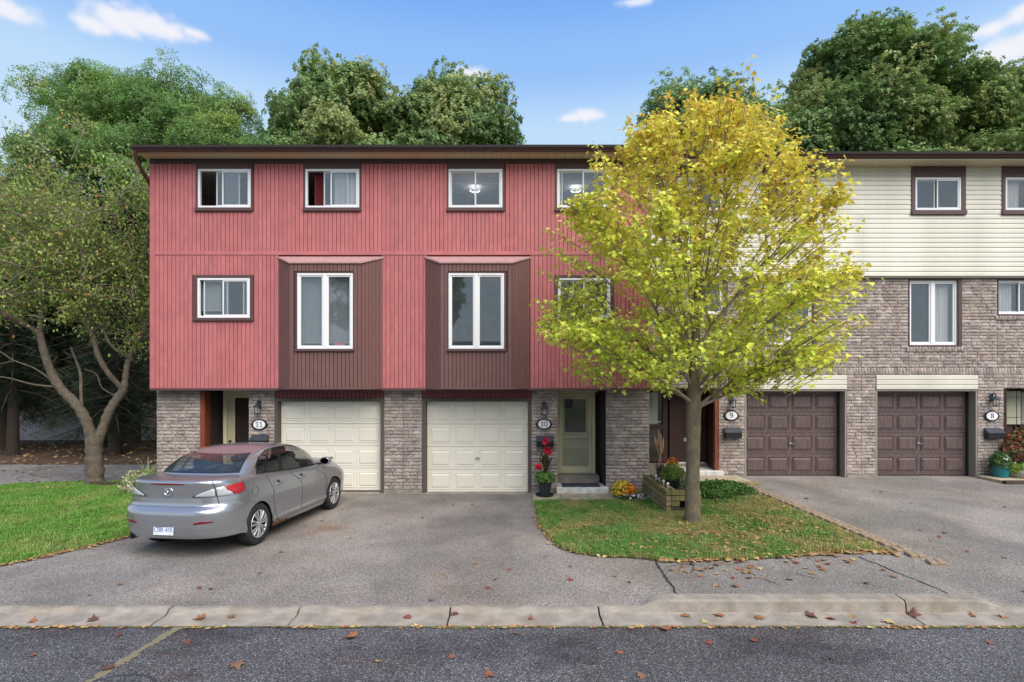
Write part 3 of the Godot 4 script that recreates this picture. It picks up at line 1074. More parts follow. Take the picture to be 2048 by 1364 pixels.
func red_house(s: float, label: String, sd: int) -> Node3D:
	var h := thing("townhouse", label, "house", Vector3.ZERO, 0.0, "townhouses of the row")
	var X := func(d: float) -> float: return -2.465 + s * d          # along the red front
	var B := func(d: float) -> float: return -2.547 + s * d          # along the brick front
	var span_x := func(f: Callable, a: float, b: float) -> Array: return [minf(f.call(a), f.call(b)), maxf(f.call(a), f.call(b))]
	var out_x: float = -8.26 if s < 0 else 3.17
	var mid_x := -2.5
	var xl := minf(mid_x, out_x)
	var xr := maxf(mid_x, out_x)
	var zr := -RED
	# openings behind the boards
	var spec := []
	for q in [[1.015, 2.25, 6.482, 7.372], [3.49, 4.70, 6.482, 7.372], [3.51, 4.71, 3.972, 4.885]]:
		var a: Array = span_x.call(X, q[0], q[1])
		spec.append([a[0], a[1], q[2], q[3]])
	var bay_wall: Array = span_x.call(X, 0.49, 2.86)
	var bay_front: Array = span_x.call(X, 0.875, 2.465)
	var bay_win: Array = span_x.call(X, 1.06, 2.29)
	var holes := spec.duplicate()
	holes.append([bay_win[0] - 0.1, bay_win[1] + 0.1, 3.2, 5.0])
	part(h, "wall", wall([xl, xr, 2.37, 7.62], holes, zr - 0.02, zr - 0.16), M.red_backing)
	# brown casings join the frieze under the eaves
	var cut := []
	var cas := [span_x.call(X, 0.98, 2.29), span_x.call(X, 3.445, 4.75), span_x.call(X, 3.43, 4.80)]
	for i in 3:
		var c: Array = cas[i]
		var top := 7.50 if i < 2 else 4.953
		var bot := 6.425 if i < 2 else 3.925
		cut.append([c[0], c[1], bot - 0.02, top])
		casing(h, c[0], c[1], bot, top, spec[i], zr + 0.022, M.brown_trim)
	cut.append([bay_wall[0], bay_wall[1], 2.0, 5.405])
	slab(h, "frieze", M.frieze, xl, xr, 7.497, 7.612, zr + 0.024, zr - 0.02)
	var corner := 0.115
	var bx0 := xl + (corner if s < 0 else 0.0)
	var bx1 := xr - (corner if s > 0 else 0.0)
	boards(h, bx0, bx1, 5.489, 7.497, cut, zr - 0.01, 0.0943, M.red_board, M.red_board_b, sd)
	boards(h, bx0, bx1, 2.37, 5.409, cut, zr - 0.01, 0.0943, M.red_board, M.red_board_b, sd + 1)
	slab(h, "belt_trim", M.red_board, bx0, bx1, 5.409, 5.489, zr + 0.012, zr - 0.02)
	slab(h, "corner_board", M.red_board_b, out_x, out_x - s * corner, 2.37, 7.497, zr + 0.014, zr - 0.3)
	slab(h, "bottom_trim", M.brown_trim, xl, xr, 2.318, 2.369, zr + 0.018, zr - 0.1)
	slab(h, "overhang_soffit", M.brown_trim, xl, xr, 2.325, 2.345, zr - 0.102, -BRICK - 0.9)
	# windows
	var looks: Array
	if s < 0:
		looks = [{"split": 0.48, "slide": 0.29, "curtain": [[0.13, 0.31, "curtain_red", 20.0], [0.5, 0.97, "curtain_white", 30.0]]}, {"split": 0.47, "slide": 0.29}, {"split": 0.49, "slide": 0.06, "bar": 0.86, "blind": 0.82, "blind_to": 0.42}]
	else:
		looks = [{"split": 0.5, "blind": 0.28, "tilt": 0.5}, {"split": 0.5, "bar": 0.1, "blind": 0.28, "tilt": 0.5}, {"split": 0.5, "bar": 0.3}]
	for i in 3:
		var q: Array = spec[i]
		window(h, q[0], q[1], q[2], q[3], zr + 0.012, looks[i])
	# bay
	var bay := Node3D.new()
	bay.name = "bay"
	h.add_child(bay)
	var zb := -12.19
	var yb := 2.345
	var y_top := 5.16
	var g := wall([bay_front[0], bay_front[1], yb, y_top], [[bay_win[0], bay_win[1], 3.243, 4.916]], zb - 0.02, zb - 0.09)
	for e in 2:
		var fx: float = bay_front[e]
		var wx: float = bay_wall[e]
		var q0 := Vector3(fx, yb, zb - 0.02)
		var q1 := Vector3(wx, yb, zr - 0.01)
		g.quad(q0, q1, q1 + Vector3(0, 3.03, 0), q0 + Vector3(0, y_top - yb, 0), Vector3(-1 if e == 0 else 1, 0, 0.5))
	g.quad(Vector3(bay_front[0], yb, zb - 0.02), Vector3(bay_front[1], yb, zb - 0.02), Vector3(bay_wall[1], yb, zr), Vector3(bay_wall[0], yb, zr), Vector3.DOWN)
	part(bay, "core", g, M.brown_backing)
	var bw := [span_x.call(X, 1.03, 2.335)]
	boards(bay, bay_front[0], bay_front[1], yb + 0.03, y_top, [[bw[0][0] - 0.0, bw[0][1] + 0.0, 3.185, 4.965]], zb - 0.01, 0.0885, M.brown_board, M.brown_board_b, sd + 2)
	for e in 2:
		var a := Vector3(bay_front[e], 0, zb - 0.01)
		var b := Vector3(bay_wall[e], 0, zr - 0.005)
		var n := 6
		var along := (b - a) / n
		for i in n:
			var p := a + along * (i + 0.5)
			var tall := y_top + (5.36 - y_top) * (i + 0.3) / n - yb - 0.03
			var o := part(bay, "board", chamfer_box(Vector3(along.length() - 0.006, snappedf(tall, 0.001), 0.02), 0.003), M.brown_board if i % 2 else M.brown_board_b)
			o.position = Vector3(p.x, yb + 0.03 + tall * 0.5, p.z)
			o.rotation.y = atan2(-along.z, along.x)
	# its sloping roof, with a drip edge, and its foot
	var rf := Geo.new()
	var lip := 0.03
	var f0 := Vector3(bay_front[0] - lip * 0.5, y_top + 0.012, zb + lip)
	var f1 := Vector3(bay_front[1] + lip * 0.5, y_top + 0.012, zb + lip)
	var w0 := Vector3(bay_wall[0] - lip, 5.372, zr + 0.005)
	var w1 := Vector3(bay_wall[1] + lip, 5.372, zr + 0.005)
	var dn := Vector3(0, -0.035, 0)
	rf.quad(f0, f1, w1, w0, Vector3(0, 1, 0.5))
	rf.quad(f0, f1, f1 + dn, f0 + dn, Vector3(0, 0, 1))
	rf.quad(f0, w0, w0 + dn, f0 + dn, Vector3(-1, 0, 0.5))
	rf.quad(f1, w1, w1 + dn, f1 + dn, Vector3(1, 0, 0.5))
	rf.quad(f0 + dn, f1 + dn, w1 + dn, w0 + dn, Vector3(0, -1, 0))
	part(bay, "bay_roof", rf, mat("bay_roof_metal", srgb(186, 148, 146), 0.45, 0, "blotch", 1.0))
	var ft := Geo.new()
	ft.tube([Vector3(bay_wall[0], yb + 0.012, zr), Vector3(bay_front[0], yb + 0.012, zb), Vector3(bay_front[1], yb + 0.012, zb), Vector3(bay_wall[1], yb + 0.012, zr)], [0.022, 0.022, 0.022, 0.022], 4)
	part(bay, "foot_trim", ft, M.brown_trim)
	casing(bay, bw[0][0], bw[0][1], 3.21, 4.95, [bay_win[0], bay_win[1], 3.243, 4.916], zb + 0.012, M.brown_trim)
	var look := {"casement": true, "frame": 0.045}
	if s < 0:
		look["blind"] = 0.93
		look["tilt"] = 0.75
	window(bay, bay_win[0], bay_win[1], 3.243, 4.916, zb + 0.022, look)
	if s < 0:
		slab(bay, "window_sticker", M.sticker, bay_win[1] - 0.42, bay_win[1] - 0.2, 3.33, 3.41, zb - 0.05, zb - 0.052, 0.0)
	# eaves: roof, gutter, soffit
	var ex0 := xl - (0.09 if s < 0 else 0.0)
	var ex1 := xr + (0.09 if s > 0 else 0.0)
	var roof := Geo.new()
	var e0 := Vector3(ex0, 7.705, -12.03)
	var e1 := Vector3(ex1, 7.705, -12.03)
	var r0 := Vector3(ex0, 8.75, -17.2)
	var r1 := Vector3(ex1, 8.75, -17.2)
	var k0 := Vector3(ex0, 7.7, -22.4)
	var k1 := Vector3(ex1, 7.7, -22.4)
	var th := Vector3(0, -0.06, 0)
	roof.quad(e0, e1, r1, r0, Vector3.UP)
	roof.quad(k0, k1, r1, r0, Vector3.UP)
	roof.quad(e0, e1, e1 + th, e0 + th, Vector3(0, 0, 1))
	roof.quad(e0 + th, e1 + th, r1 + th, r0 + th, Vector3.DOWN)
	roof.quad(k0 + th, k1 + th, r1 + th, r0 + th, Vector3.DOWN)
	for q in [[e0, r0, -1], [e1, r1, 1], [k0, r0, -1], [k1, r1, 1]]:
		roof.quad(q[0], q[1], q[1] + th, q[0] + th, Vector3(q[2], 0, 0))
	part(h, "roof", roof, M.roofing)
	eaves(h, ex0, ex1, 7.612, 7.575, -12.16, -RED, 7.7, M.soffit_metal)
	# ground floor
	var floor_y := -0.16
	var list := []
	var cols := [span_x.call(B, 0.0, 0.444), span_x.call(B, 3.0, 3.61), span_x.call(B, 4.74, 5.76)]
	for i in 3:
		var c: Array = cols[i]
		var gw := Geo.new()
		gw.span(c[0] + 0.01, c[1] - 0.01, floor_y, 2.325, -BRICK - 0.018, -BRICK - 0.75 if i > 0 else -BRICK - 0.25)
		part(h, "pier", gw, M.mortar)
		list.append_array(courses([[c[0], c[1], 0.0, 2.32]], BRICK, sd + 10 + i))
		slab(h, "footing", M.foundation, c[0], c[1], floor_y, -0.005, -BRICK + 0.012, -BRICK - 0.1)
	lay(h, list)
	# garage
	var go: Array = span_x.call(B, 0.444, 3.0)
	var gd: Array = span_x.call(B, 0.53, 2.93)
	var gb := -0.06 if s < 0 else -0.10
	var fb := Geo.new()
	slab(h, "door_header", M.red_backing, go[0], go[1], 2.13, 2.324, -BRICK - 0.03, -BRICK - 0.15)
	boards(h, go[0] + 0.005, go[1] - 0.005, 2.135, 2.322, [], -BRICK - 0.018, 0.0943, M.header_board, M.header_board, sd + 5)
	slab(h, "door_frame", M.garage_frame, go[0], go[1], 2.055, 2.129, -BRICK - 0.005, -BRICK - 0.22)
	slab(h, "door_frame", M.garage_frame, go[0], gd[0], floor_y, 2.054, -BRICK - 0.005, -BRICK - 0.22)
	slab(h, "door_frame", M.garage_frame, gd[1], go[1], floor_y, 2.054, -BRICK - 0.005, -BRICK - 0.22)
	garage_door(h, gd[0] + 0.004, gd[1] - 0.004, gb, 2.052, -BRICK - 0.19, M.garage_cream, 0.012)
	slab(h, "threshold", M.foundation, go[0], go[1], -0.2, -0.085, -BRICK + 0.06, -BRICK - 0.3)
	# entrance recess
	var rec: Array = span_x.call(B, 3.61, 4.74)
	var outer := 0 if s < 0 else 1
	var zd := -13.62
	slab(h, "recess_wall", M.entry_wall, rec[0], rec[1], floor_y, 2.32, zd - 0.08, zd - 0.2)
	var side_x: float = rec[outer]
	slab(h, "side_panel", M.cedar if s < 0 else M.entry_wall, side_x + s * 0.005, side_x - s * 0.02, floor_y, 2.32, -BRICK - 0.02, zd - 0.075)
	if s < 0:
		slab(h, "corner_post", M.cedar, side_x - s * 0.1 + 0.0, side_x, floor_y, 2.32, -BRICK + 0.002, -BRICK - 0.07)
		slab(h, "recess_cheek", M.entry_wall, side_x - s * 0.02, side_x - s * 0.05, floor_y, 2.32, -13.25, zd - 0.075)
	slab(h, "entry_step", M.step_paint, rec[0] - (0.04 if s > 0 else 0.0), rec[1] + (0.04 if s > 0 else 0.0), floor_y, 0.075, -12.68, -13.3, 0.02)
	slab(h, "entry_step", M.foundation, rec[0] + 0.01, rec[1] - 0.07, floor_y, 0.24, -13.3, zd - 0.05, 0.02)
	var df: Array = [rec[0] + 0.02, rec[0] + 1.0] if s > 0 else [rec[1] - 1.0, rec[1] - 0.02]
	entry_door(h, df[0], df[1], 0.24, 2.31, zd, s)
	# walls and floors behind, so that the rooms are closed
	house_shell(h, xl, xr, -RED - 0.161, -22.0, 7.55, span_x.call(B, 0.0, 5.76))
	return h


func house_shell(h: Node, x0: float, x1: float, z0: float, z1: float, top: float, low: Array) -> void:
	var g := Geo.new()
	g.span(x0 + 0.002, x0 + 0.1, 2.345, top, z0, z1)
	g.span(x1 - 0.1, x1 - 0.002, 2.345, top, z0, z1)
	g.span(x0 + 0.1, x1 - 0.1, 2.345, top, z1, z1 + 0.1)
	g.span(x0 + 0.1, x1 - 0.1, top - 0.08, top, z0, z1 + 0.1)
	g.span(x0 + 0.1, x1 - 0.1, 5.2, 5.4, z0, z1 + 0.1)
	g.span(x0 + 0.1, x1 - 0.1, 2.346, 2.5, z0 - 0.01, z1 + 0.1)
	g.span(x0 + 0.1, x1 - 0.1, 2.5, 5.2, -16.6, -16.7)
	g.span(x0 + 0.1, x1 - 0.1, 5.4, top - 0.08, -16.6, -16.7)
	g.span((x0 + x1) * 0.5 - 0.05 - 0.1, (x0 + x1) * 0.5 + 0.05 - 0.1, 2.5, 5.2, z0, -16.6)
	g.span((x0 + x1) * 0.5 - 0.05, (x0 + x1) * 0.5 + 0.05, 5.4, top - 0.08, z0, -16.6)
	part(h, "inner_walls", g, M.interior)
	var b := Geo.new()
	b.span(low[0] + 0.02, low[0] + 0.12, -0.2, 2.32, -14.0, z1)
	b.span(low[1] - 0.12, low[1] - 0.02, -0.2, 2.32, -14.0, z1)
	b.span(low[0] + 0.12, low[1] - 0.12, -0.2, 2.32, z1, z1 + 0.1)
	part(h, "lower_walls", b, M.mortar)


func eaves(h: Node, x0: float, x1: float, soffit_y: float, gutter_y: float, zf: float, zw: float, gutter_top: float, m: Material) -> void:
	# soffit strips
	var n := int((x1 - x0) / 0.2)
	for i in n:
		var a := lerpf(x0, x1, float(i) / n)
		var b := lerpf(x0, x1, float(i + 1) / n)
		slab(h, "soffit_strip", m, a + 0.002, b - 0.002, soffit_y - 0.012, soffit_y, zf, zw - 0.02, 0.003)
	slab(h, "fascia", M.gutter_metal, x0, x1, gutter_y + 0.002, gutter_top, zf - 0.002, zf - 0.03)
	slab(h, "fascia_trim", m, x0, x1, soffit_y - 0.03, soffit_y - 0.013, zf + 0.012, zf - 0.02)
	# an ogee gutter
	var g := Geo.new()
	var prof := [Vector2(0.0, gutter_y + 0.02), Vector2(0.055, gutter_y + 0.012), Vector2(0.075, gutter_y + 0.03), Vector2(0.082, gutter_y + 0.06), Vector2(0.1, gutter_y + 0.085), Vector2(0.105, gutter_top - 0.014), Vector2(0.118, gutter_top - 0.012), Vector2(0.118, gutter_top), Vector2(0.1, gutter_top), Vector2(0.098, gutter_y + 0.05), Vector2(0.0, gutter_y + 0.04)]
	for i in prof.size() - 1:
		var a: Vector2 = prof[i]
		var b: Vector2 = prof[i + 1]
		var o := Vector3(0, -(b.x - a.x), b.y - a.y)
		if i >= 7:
			o = Vector3(0, 1, -0.2)
		g.quad(Vector3(x0, a.y, zf + a.x), Vector3(x1, a.y, zf + a.x), Vector3(x1, b.y, zf + b.x), Vector3(x0, b.y, zf + b.x), o)
	for e in [x0, x1]:
		for i in range(1, prof.size() - 1):
			g.tri(Vector3(e, prof[0].y, zf), Vector3(e, prof[i].y, zf + prof[i].x), Vector3(e, prof[i + 1].y, zf + prof[i + 1].x), Vector3(-1 if e == x0 else 1, 0, 0))
	part(h, "gutter", g, M.gutter_metal)


func entry_door(h: Node, x0: float, x1: float, y0: float, y1: float, z: float, s: float) -> void:
	var d := Node3D.new()
	d.name = "entry_door"
	h.add_child(d)
	var f := 0.085
	var m: Material = M.door_cream
	var g := Geo.new()
	g.span(x0, x0 + f, y0, y1, z, z - 0.1, 0.005)
	g.span(x1 - f, x1, y0, y1, z, z - 0.1, 0.005)
	g.span(x0 + f, x1 - f, y1 - f, y1, z, z - 0.1, 0.005)
	part(d, "frame", g, m)
	slab(d, "sill", M.foundation, x0, x1 + 0.02, y0 - 0.05, y0 + 0.015, z + 0.03, z - 0.1, 0.005)
	var a := x0 + f + 0.005
	var b := x1 - f - 0.005
	var t := y1 - f - 0.005
	var o := y0 + 0.02
	if s > 0:
		# a storm door with two panes before the leaf
		var st := Geo.new()
		var w := 0.075
		st.span(a, a + w, o, t, z - 0.01, z - 0.04, 0.004)
		st.span(b - w, b, o, t, z - 0.01, z - 0.04, 0.004)
		st.span(a + w, b - w, t - w, t, z - 0.01, z - 0.04, 0.004)
		st.span(a + w, b - w, o, o + 0.16, z - 0.01, z - 0.04, 0.004)
		st.span(a + w, b - w, o + 0.86, o + 0.9, z - 0.01, z - 0.04, 0.004)
		part(d, "storm_frame", st, m)
		slab(d, "pane", M.glass, a + w, b - w, o + 0.16, o + 0.86, z - 0.022, z - 0.026, 0.0)
		slab(d, "pane", M.glass, a + w, b - w, o + 0.9, t - w, z - 0.022, z - 0.026, 0.0)
		var hg := Geo.new()
		hg.tube([Vector3(b - 0.035, o + 0.9, z), Vector3(b - 0.035, o + 0.92, z + 0.035), Vector3(b - 0.035, o + 1.08, z + 0.035), Vector3(b - 0.035, o + 1.1, z)], [0.01, 0.012, 0.012, 0.01], 8)
		part(d, "storm_handle", hg, m)
	var zl := z - 0.075
	var leaf := Geo.new()
	var lite: Array = [a + 0.13, b - 0.13, y0 + 1.02, t - 0.13] if s > 0 else [a + 0.17, b - 0.17, y0 + 0.62, t - 0.1]
	leaf = wall([a, b, o, t], [lite], zl, zl - 0.04)
	part(d, "leaf", leaf, M.door_sage)
	if s > 0:
		var pn := Geo.new()
		pn.span(a + 0.15, b - 0.15, o + 0.2, o + 0.75, zl + 0.01, zl - 0.002, 0.008)
		part(d, "panel", pn, M.door_sage)
	slab(d, "pane", M.glass, lite[0], lite[1], lite[2], lite[3], zl - 0.015, zl - 0.018, 0.0)
	slab(d, "backing_pane", M.frosted, lite[0], lite[1], lite[2], lite[3], zl - 0.03, zl - 0.033, 0.0)
	var ld := Geo.new()
	if s > 0:
		for u in [0.14, 0.5, 0.86]:
			var xx: float = lerpf(lite[0], lite[1], u)
			if u == 0.5:
				ld.span(xx - 0.004, xx + 0.004, lite[3] - 0.14, lite[3], zl - 0.006, zl - 0.014)
			else:
				ld.span(xx - 0.004, xx + 0.004, lite[2], lite[3], zl - 0.006, zl - 0.014)
		for yy in [lite[2] + 0.09, lite[3] - 0.14]:
			ld.span(lite[0], lite[1], yy - 0.004, yy + 0.004, zl - 0.006, zl - 0.014)
		var arc := []
		var rad := []
		for i in 13:
			var u := i / 12.0
			arc.append(Vector3(lerpf(lite[0] + 0.06, lite[1] - 0.06, u), lite[3] - 0.24 + 0.09 * sin(u * PI), zl - 0.01))
			rad.append(0.005)
		ld.tube(arc, rad, 5)
		part(d, "leading", ld, M.lead)
	var rim := Geo.new()
	rim.span(lite[0] - 0.03, lite[1] + 0.03, lite[3], lite[3] + 0.03, zl + 0.012, zl - 0.01, 0.004)
	rim.span(lite[0] - 0.03, lite[1] + 0.03, lite[2] - 0.03, lite[2], zl + 0.012, zl - 0.01, 0.004)
	rim.span(lite[0] - 0.03, lite[0], lite[2], lite[3], zl + 0.012, zl - 0.01, 0.004)
	rim.span(lite[1], lite[1] + 0.03, lite[2], lite[3], zl + 0.012, zl - 0.01, 0.004)
	part(d, "lite_frame", rim, M.door_cream)
	var kx := b - 0.055 if s > 0 else a + 0.06
	for ky in [o + 0.86, o + 1.0] if s > 0 else [o + 0.62, o + 0.78]:
		var kg := Geo.new()
		kg.lathe([Vector2(0.0, 0.0), Vector2(0.03, 0.0), Vector2(0.03, 0.008), Vector2(0.012, 0.012), Vector2(0.012, 0.03), Vector2(0.026, 0.04), Vector2(0.024, 0.06), Vector2(0.0, 0.066)], 14)
		var ko := part(d, "knob", kg, M.lead, Vector3(kx, ky, zl))
		ko.rotation.x = PI / 2


# ------------------------------------------------------------------ the two houses with cream siding
const SIDING := 13.4
const STONE := 13.5


func cream_house(s: float, label: String, sd: int) -> Node3D:
	var h := thing("townhouse", label, "house", Vector3.ZERO, 0.0, "townhouses of the row")
	var ax := 8.577
	var X := func(d: float) -> float: return ax + s * d
	var sx := func(a: float, b: float) -> Array: return [minf(X.call(a), X.call(b)), maxf(X.call(a), X.call(b))]
	var xo: float = X.call(5.39)
	var xl := minf(ax, xo)
	var xr := maxf(ax, xo)
	var zs := -SIDING
	var up := [sx.call(1.24, 2.36), sx.call(3.435, 4.555)]
	var mw: Array = sx.call(1.19, 2.38)
	var sw: Array = sx.call(3.374, 4.5)
	var holes := [[up[0][0], up[0][1], 6.69, 7.494], [up[1][0], up[1][1], 6.69, 7.494], [mw[0], mw[1], 3.42, 5.015], [sw[0], sw[1], 4.18, 5.015]]
	part(h, "wall", wall([xl, xr, 2.36, 7.78], holes, -STONE - 0.018, -STONE - 0.16), M.mortar)
	# lap siding, course by course
	var cas := [sx.call(1.145, 2.47), sx.call(3.35, 4.65)]
	var n := 23
	var pitch := (7.77 - 5.094) / n
	var r := RandomNumberGenerator.new()
	r.seed = sd
	for i in n:
		var y0 := 5.094 + pitch * i
		var runs := [[xl, xr]]
		if y0 + pitch * 0.5 > 6.59:
			runs = []
			var x := xl
			var cc := [cas[0], cas[1]]
			cc.sort_custom(func(a, b): return a[0] < b[0])
			for c in cc:
				runs.append([x, c[0]])
				x = c[1]
			runs.append([x, xr])
		for run in runs:
			if run[1] - run[0] < 0.02:
				continue
			var key := "lap %.3f" % (run[1] - run[0])
			if not box_cache.has(key):
				var g := Geo.new()
				var L: float = run[1] - run[0] - 0.002
				# a hollow upper edge and a full lower lip
				var prof := [Vector2(-0.02, 0.0), Vector2(0.014, 0.0), Vector2(0.017, 0.006), Vector2(0.013, pitch * 0.62), Vector2(0.006, pitch * 0.8), Vector2(0.001, pitch), Vector2(-0.02, pitch)]
				for k in prof.size() - 1:
					var a: Vector2 = prof[k]
					var b: Vector2 = prof[k + 1]
					g.quad(Vector3(-L / 2, a.y, a.x), Vector3(L / 2, a.y, a.x), Vector3(L / 2, b.y, b.x), Vector3(-L / 2, b.y, b.x), Vector3(0, -(b.x - a.x), b.y - a.y) if k != 5 else Vector3.UP)
				for e in [-1.0, 1.0]:
					for k in range(1, prof.size() - 1):
						g.tri(Vector3(e * L / 2, prof[0].y, prof[0].x), Vector3(e * L / 2, prof[k].y, prof[k].x), Vector3(e * L / 2, prof[k + 1].y, prof[k + 1].x), Vector3(e, 0, 0))
				box_cache[key] = g.mesh()
			part(h, "siding_course", box_cache[key], M.vinyl_cream, Vector3((run[0] + run[1]) * 0.5, y0, zs - 0.012 + r.randf_range(-0.001, 0.001)))
	slab(h, "starter_strip", M.jamb_grey, xl, xr, 5.055, 5.09, zs - 0.02, -STONE - 0.01)
	for i in 2:
		casing(h, cas[i][0], cas[i][1], 6.605, 7.772, [up[i][0], up[i][1], 6.69, 7.494], zs + 0.024, M.frieze if i < 0 else M.brown_trim)
	var cur := [[0.06, 0.94, "curtain_white", 60.0]]
	window(h, up[0][0], up[0][1], 6.69, 7.494, zs + 0.012, {"split": 0.5, "bar": 0.45})
	window(h, up[1][0], up[1][1], 6.69, 7.494, zs + 0.012, {"split": 0.5, "curtain": [[0.05, 0.4, "curtain_white", 26.0]]})
	var zw := -STONE - 0.05
	window(h, mw[0], mw[1], 3.42, 5.015, zw, {"casement": true, "curtain": [[0.5, 0.92, "curtain_white", 44.0]] if s > 0 else []})
	window(h, sw[0], sw[1], 4.18, 5.015, zw, {"split": 0.5, "curtain": [[0.08, 0.45, "curtain_white", 30.0]]})
	for q in [[mw, 3.42], [sw, 4.18]]:
		var w: Array = q[0]
		slab(h, "jamb", M.brown_trim, w[1] + 0.002, w[1] + 0.085, q[1] - 0.03, 5.05, -STONE + 0.004, -STONE - 0.1)
		slab(h, "jamb", M.brown_trim, w[0] - 0.03, w[0] - 0.002, q[1] - 0.03, 5.05, -STONE + 0.004, -STONE - 0.1)
		slab(h, "sill", M.brown_trim, w[0] - 0.002, w[1] + 0.002, q[1] - 0.035, q[1] - 0.002, -STONE + 0.012, -STONE - 0.1)
		slab(h, "head_trim", M.brown_trim, w[0] - 0.03, w[1] + 0.085, 5.018, 5.054, -STONE + 0.01, -STONE - 0.1)
	# bricks over the wall, round the windows
	var list := []
	var a0: float = mw[0] - 0.035
	var a1: float = mw[1] + 0.09
	var b0: float = sw[0] - 0.035
	var b1: float = sw[1] + 0.09
	var rects := []
	var xs := [[a0, a1, 3.25], [b0, b1, 4.03]]
	xs.sort_custom(func(a, b): return a[0] < b[0])
	rects.append([xl, xs[0][0], 2.87, 5.05])
	rects.append([xs[0][0], xs[0][1], 2.87, xs[0][2]])
	rects.append([xs[0][1], xs[1][0], 2.87, 5.05])
	rects.append([xs[1][0], xs[1][1], 2.87, xs[1][2]])
	rects.append([xs[1][1], xr, 2.87, 5.05])
	list.append_array(courses(rects, STONE, sd))
	list.append_array(courses([[xl, xr, 2.69, 2.868]], STONE, sd + 1, 0.079, true))
	list.append_array(courses([[a0 - 0.06, a1 + 0.06, 3.255, 3.38], [b0 - 0.06, b1 + 0.06, 4.035, 4.14]], STONE - 0.03, sd + 2, 0.079, true))
	# ground floor piers
	var fy := 0.05
	var cols := [sx.call(0.0, 0.355), sx.call(2.86, 3.5)]
	for i in 2:
		var c: Array = cols[i]
		var gw := Geo.new()
		gw.span(c[0] + 0.01, c[1] - 0.01, fy, 2.359, -STONE - 0.018, -STONE - 0.8)
		part(h, "pier", gw, M.mortar)
		list.append_array(courses([[c[0], c[1], 0.24, 2.688]], STONE, sd + 5 + i))
		slab(h, "footing", M.foundation, c[0], c[1], fy, 0.235, -STONE + 0.012, -STONE - 0.1)
	var rec: Array = sx.call(3.5, 5.39)
	list.append_array(courses([[rec[0], rec[1], 2.36, 2.688]], STONE, sd + 8))
	lay(h, list)
	# garage: cream panel over the opening, a door set back
	var go: Array = sx.call(0.355, 2.86)
	for k in 3:
		var y0 := 2.33 + 0.118 * k
		slab(h, "siding_course", M.vinyl_cream, go[0] + 0.005, go[1] - 0.005, y0, y0 + 0.112, -STONE + 0.02, -STONE - 0.05, 0.012)
	slab(h, "door_frame", M.jamb_grey, go[0], go[1], 2.285, 2.328, -STONE - 0.01, -STONE - 0.3)
	slab(h, "door_frame", M.jamb_grey, go[0], go[0] + 0.045, fy, 2.284, -STONE - 0.01, -STONE - 0.3)
	slab(h, "door_frame", M.jamb_grey, go[1] - 0.045, go[1], fy, 2.284, -STONE - 0.01, -STONE - 0.3)
	slab(h, "weather_strip", M.seal_black, go[1] - 0.085, go[1] - 0.046, fy, 2.284, -STONE - 0.22, -STONE - 0.27)
	slab(h, "weather_strip", M.seal_black, go[0] + 0.046, go[0] + 0.085, fy, 2.284, -STONE - 0.22, -STONE - 0.27)
	garage_door(h, go[0] + 0.047, go[1] - 0.047, 0.185, 2.284, -STONE - 0.275, M.garage_brown, 0.016)
	slab(h, "threshold", M.foundation, go[0], go[1], 0.02, 0.163, -STONE + 0.2, -STONE - 0.34)
	# entrance recess with a window beside the door
	var zd := -14.25
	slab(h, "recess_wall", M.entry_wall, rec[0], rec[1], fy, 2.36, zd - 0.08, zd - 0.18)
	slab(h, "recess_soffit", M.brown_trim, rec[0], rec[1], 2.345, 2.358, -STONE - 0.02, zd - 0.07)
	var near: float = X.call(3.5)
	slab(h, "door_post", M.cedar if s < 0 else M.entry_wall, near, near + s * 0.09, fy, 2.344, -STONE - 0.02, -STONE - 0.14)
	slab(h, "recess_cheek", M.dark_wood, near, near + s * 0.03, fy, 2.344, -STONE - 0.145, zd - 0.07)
	var d := Node3D.new()
	d.name = "entry_door"
	h.add_child(d)
	var da: Array = sx.call(3.56, 4.5)
	slab(d, "frame", M.dark_wood, da[0], da[0] + 0.06, 0.42, 2.34, zd + 0.01, zd - 0.07)
	slab(d, "frame", M.dark_wood, da[1] - 0.06, da[1], 0.42, 2.34, zd + 0.01, zd - 0.07)
	slab(d, "frame", M.dark_wood, da[0] + 0.06, da[1] - 0.06, 2.28, 2.34, zd + 0.01, zd - 0.07)
	slab(d, "leaf", M.dark_wood, da[0] + 0.065, da[1] - 0.065, 0.44, 2.275, zd - 0.02, zd - 0.06)
	slab(d, "sill", M.vinyl_white, da[0] + 0.02, da[1] - 0.02, 0.405, 0.436, zd + 0.03, zd - 0.07)
	var sl := Geo.new()
	sl.box(Vector3.ZERO, Vector3(0.26, 0.1, 0.012), 0.004)
	sl.box(Vector3(0, 0, 0.008), Vector3(0.2, 0.05, 0.008), 0.003)
	part(d, "letter_slot", sl, M.chrome, Vector3(da[0] + 0.5 if s < 0 else da[0] + 0.4, 1.02, zd - 0.012))
	var wa: Array = sx.call(4.55, 5.33)
	var wd := Node3D.new()
	wd.name = "side_window"
	h.add_child(wd)
	var wf := Geo.new()
	for q in [[wa[0], wa[0] + 0.05, 0.45, 2.34], [wa[1] - 0.13, wa[1], 0.45, 2.34], [wa[0] + 0.05, wa[1] - 0.13, 2.27, 2.34], [wa[0] + 0.05, wa[1] - 0.13, 1.3, 1.4], [wa[0] + 0.05, wa[1] - 0.13, 0.45, 0.55]]:
		wf.span(q[0], q[1], q[2], q[3], zd + 0.03, zd - 0.06, 0.005)
	part(wd, "frame", wf, M.dark_wood)
	slab(wd, "pane", M.glass, wa[0] + 0.05, wa[1] - 0.13, 1.4, 2.27, zd - 0.01, zd - 0.014, 0.0)
	slab(wd, "pane", M.glass, wa[0] + 0.05, wa[1] - 0.13, 0.55, 1.3, zd - 0.01, zd - 0.014, 0.0)
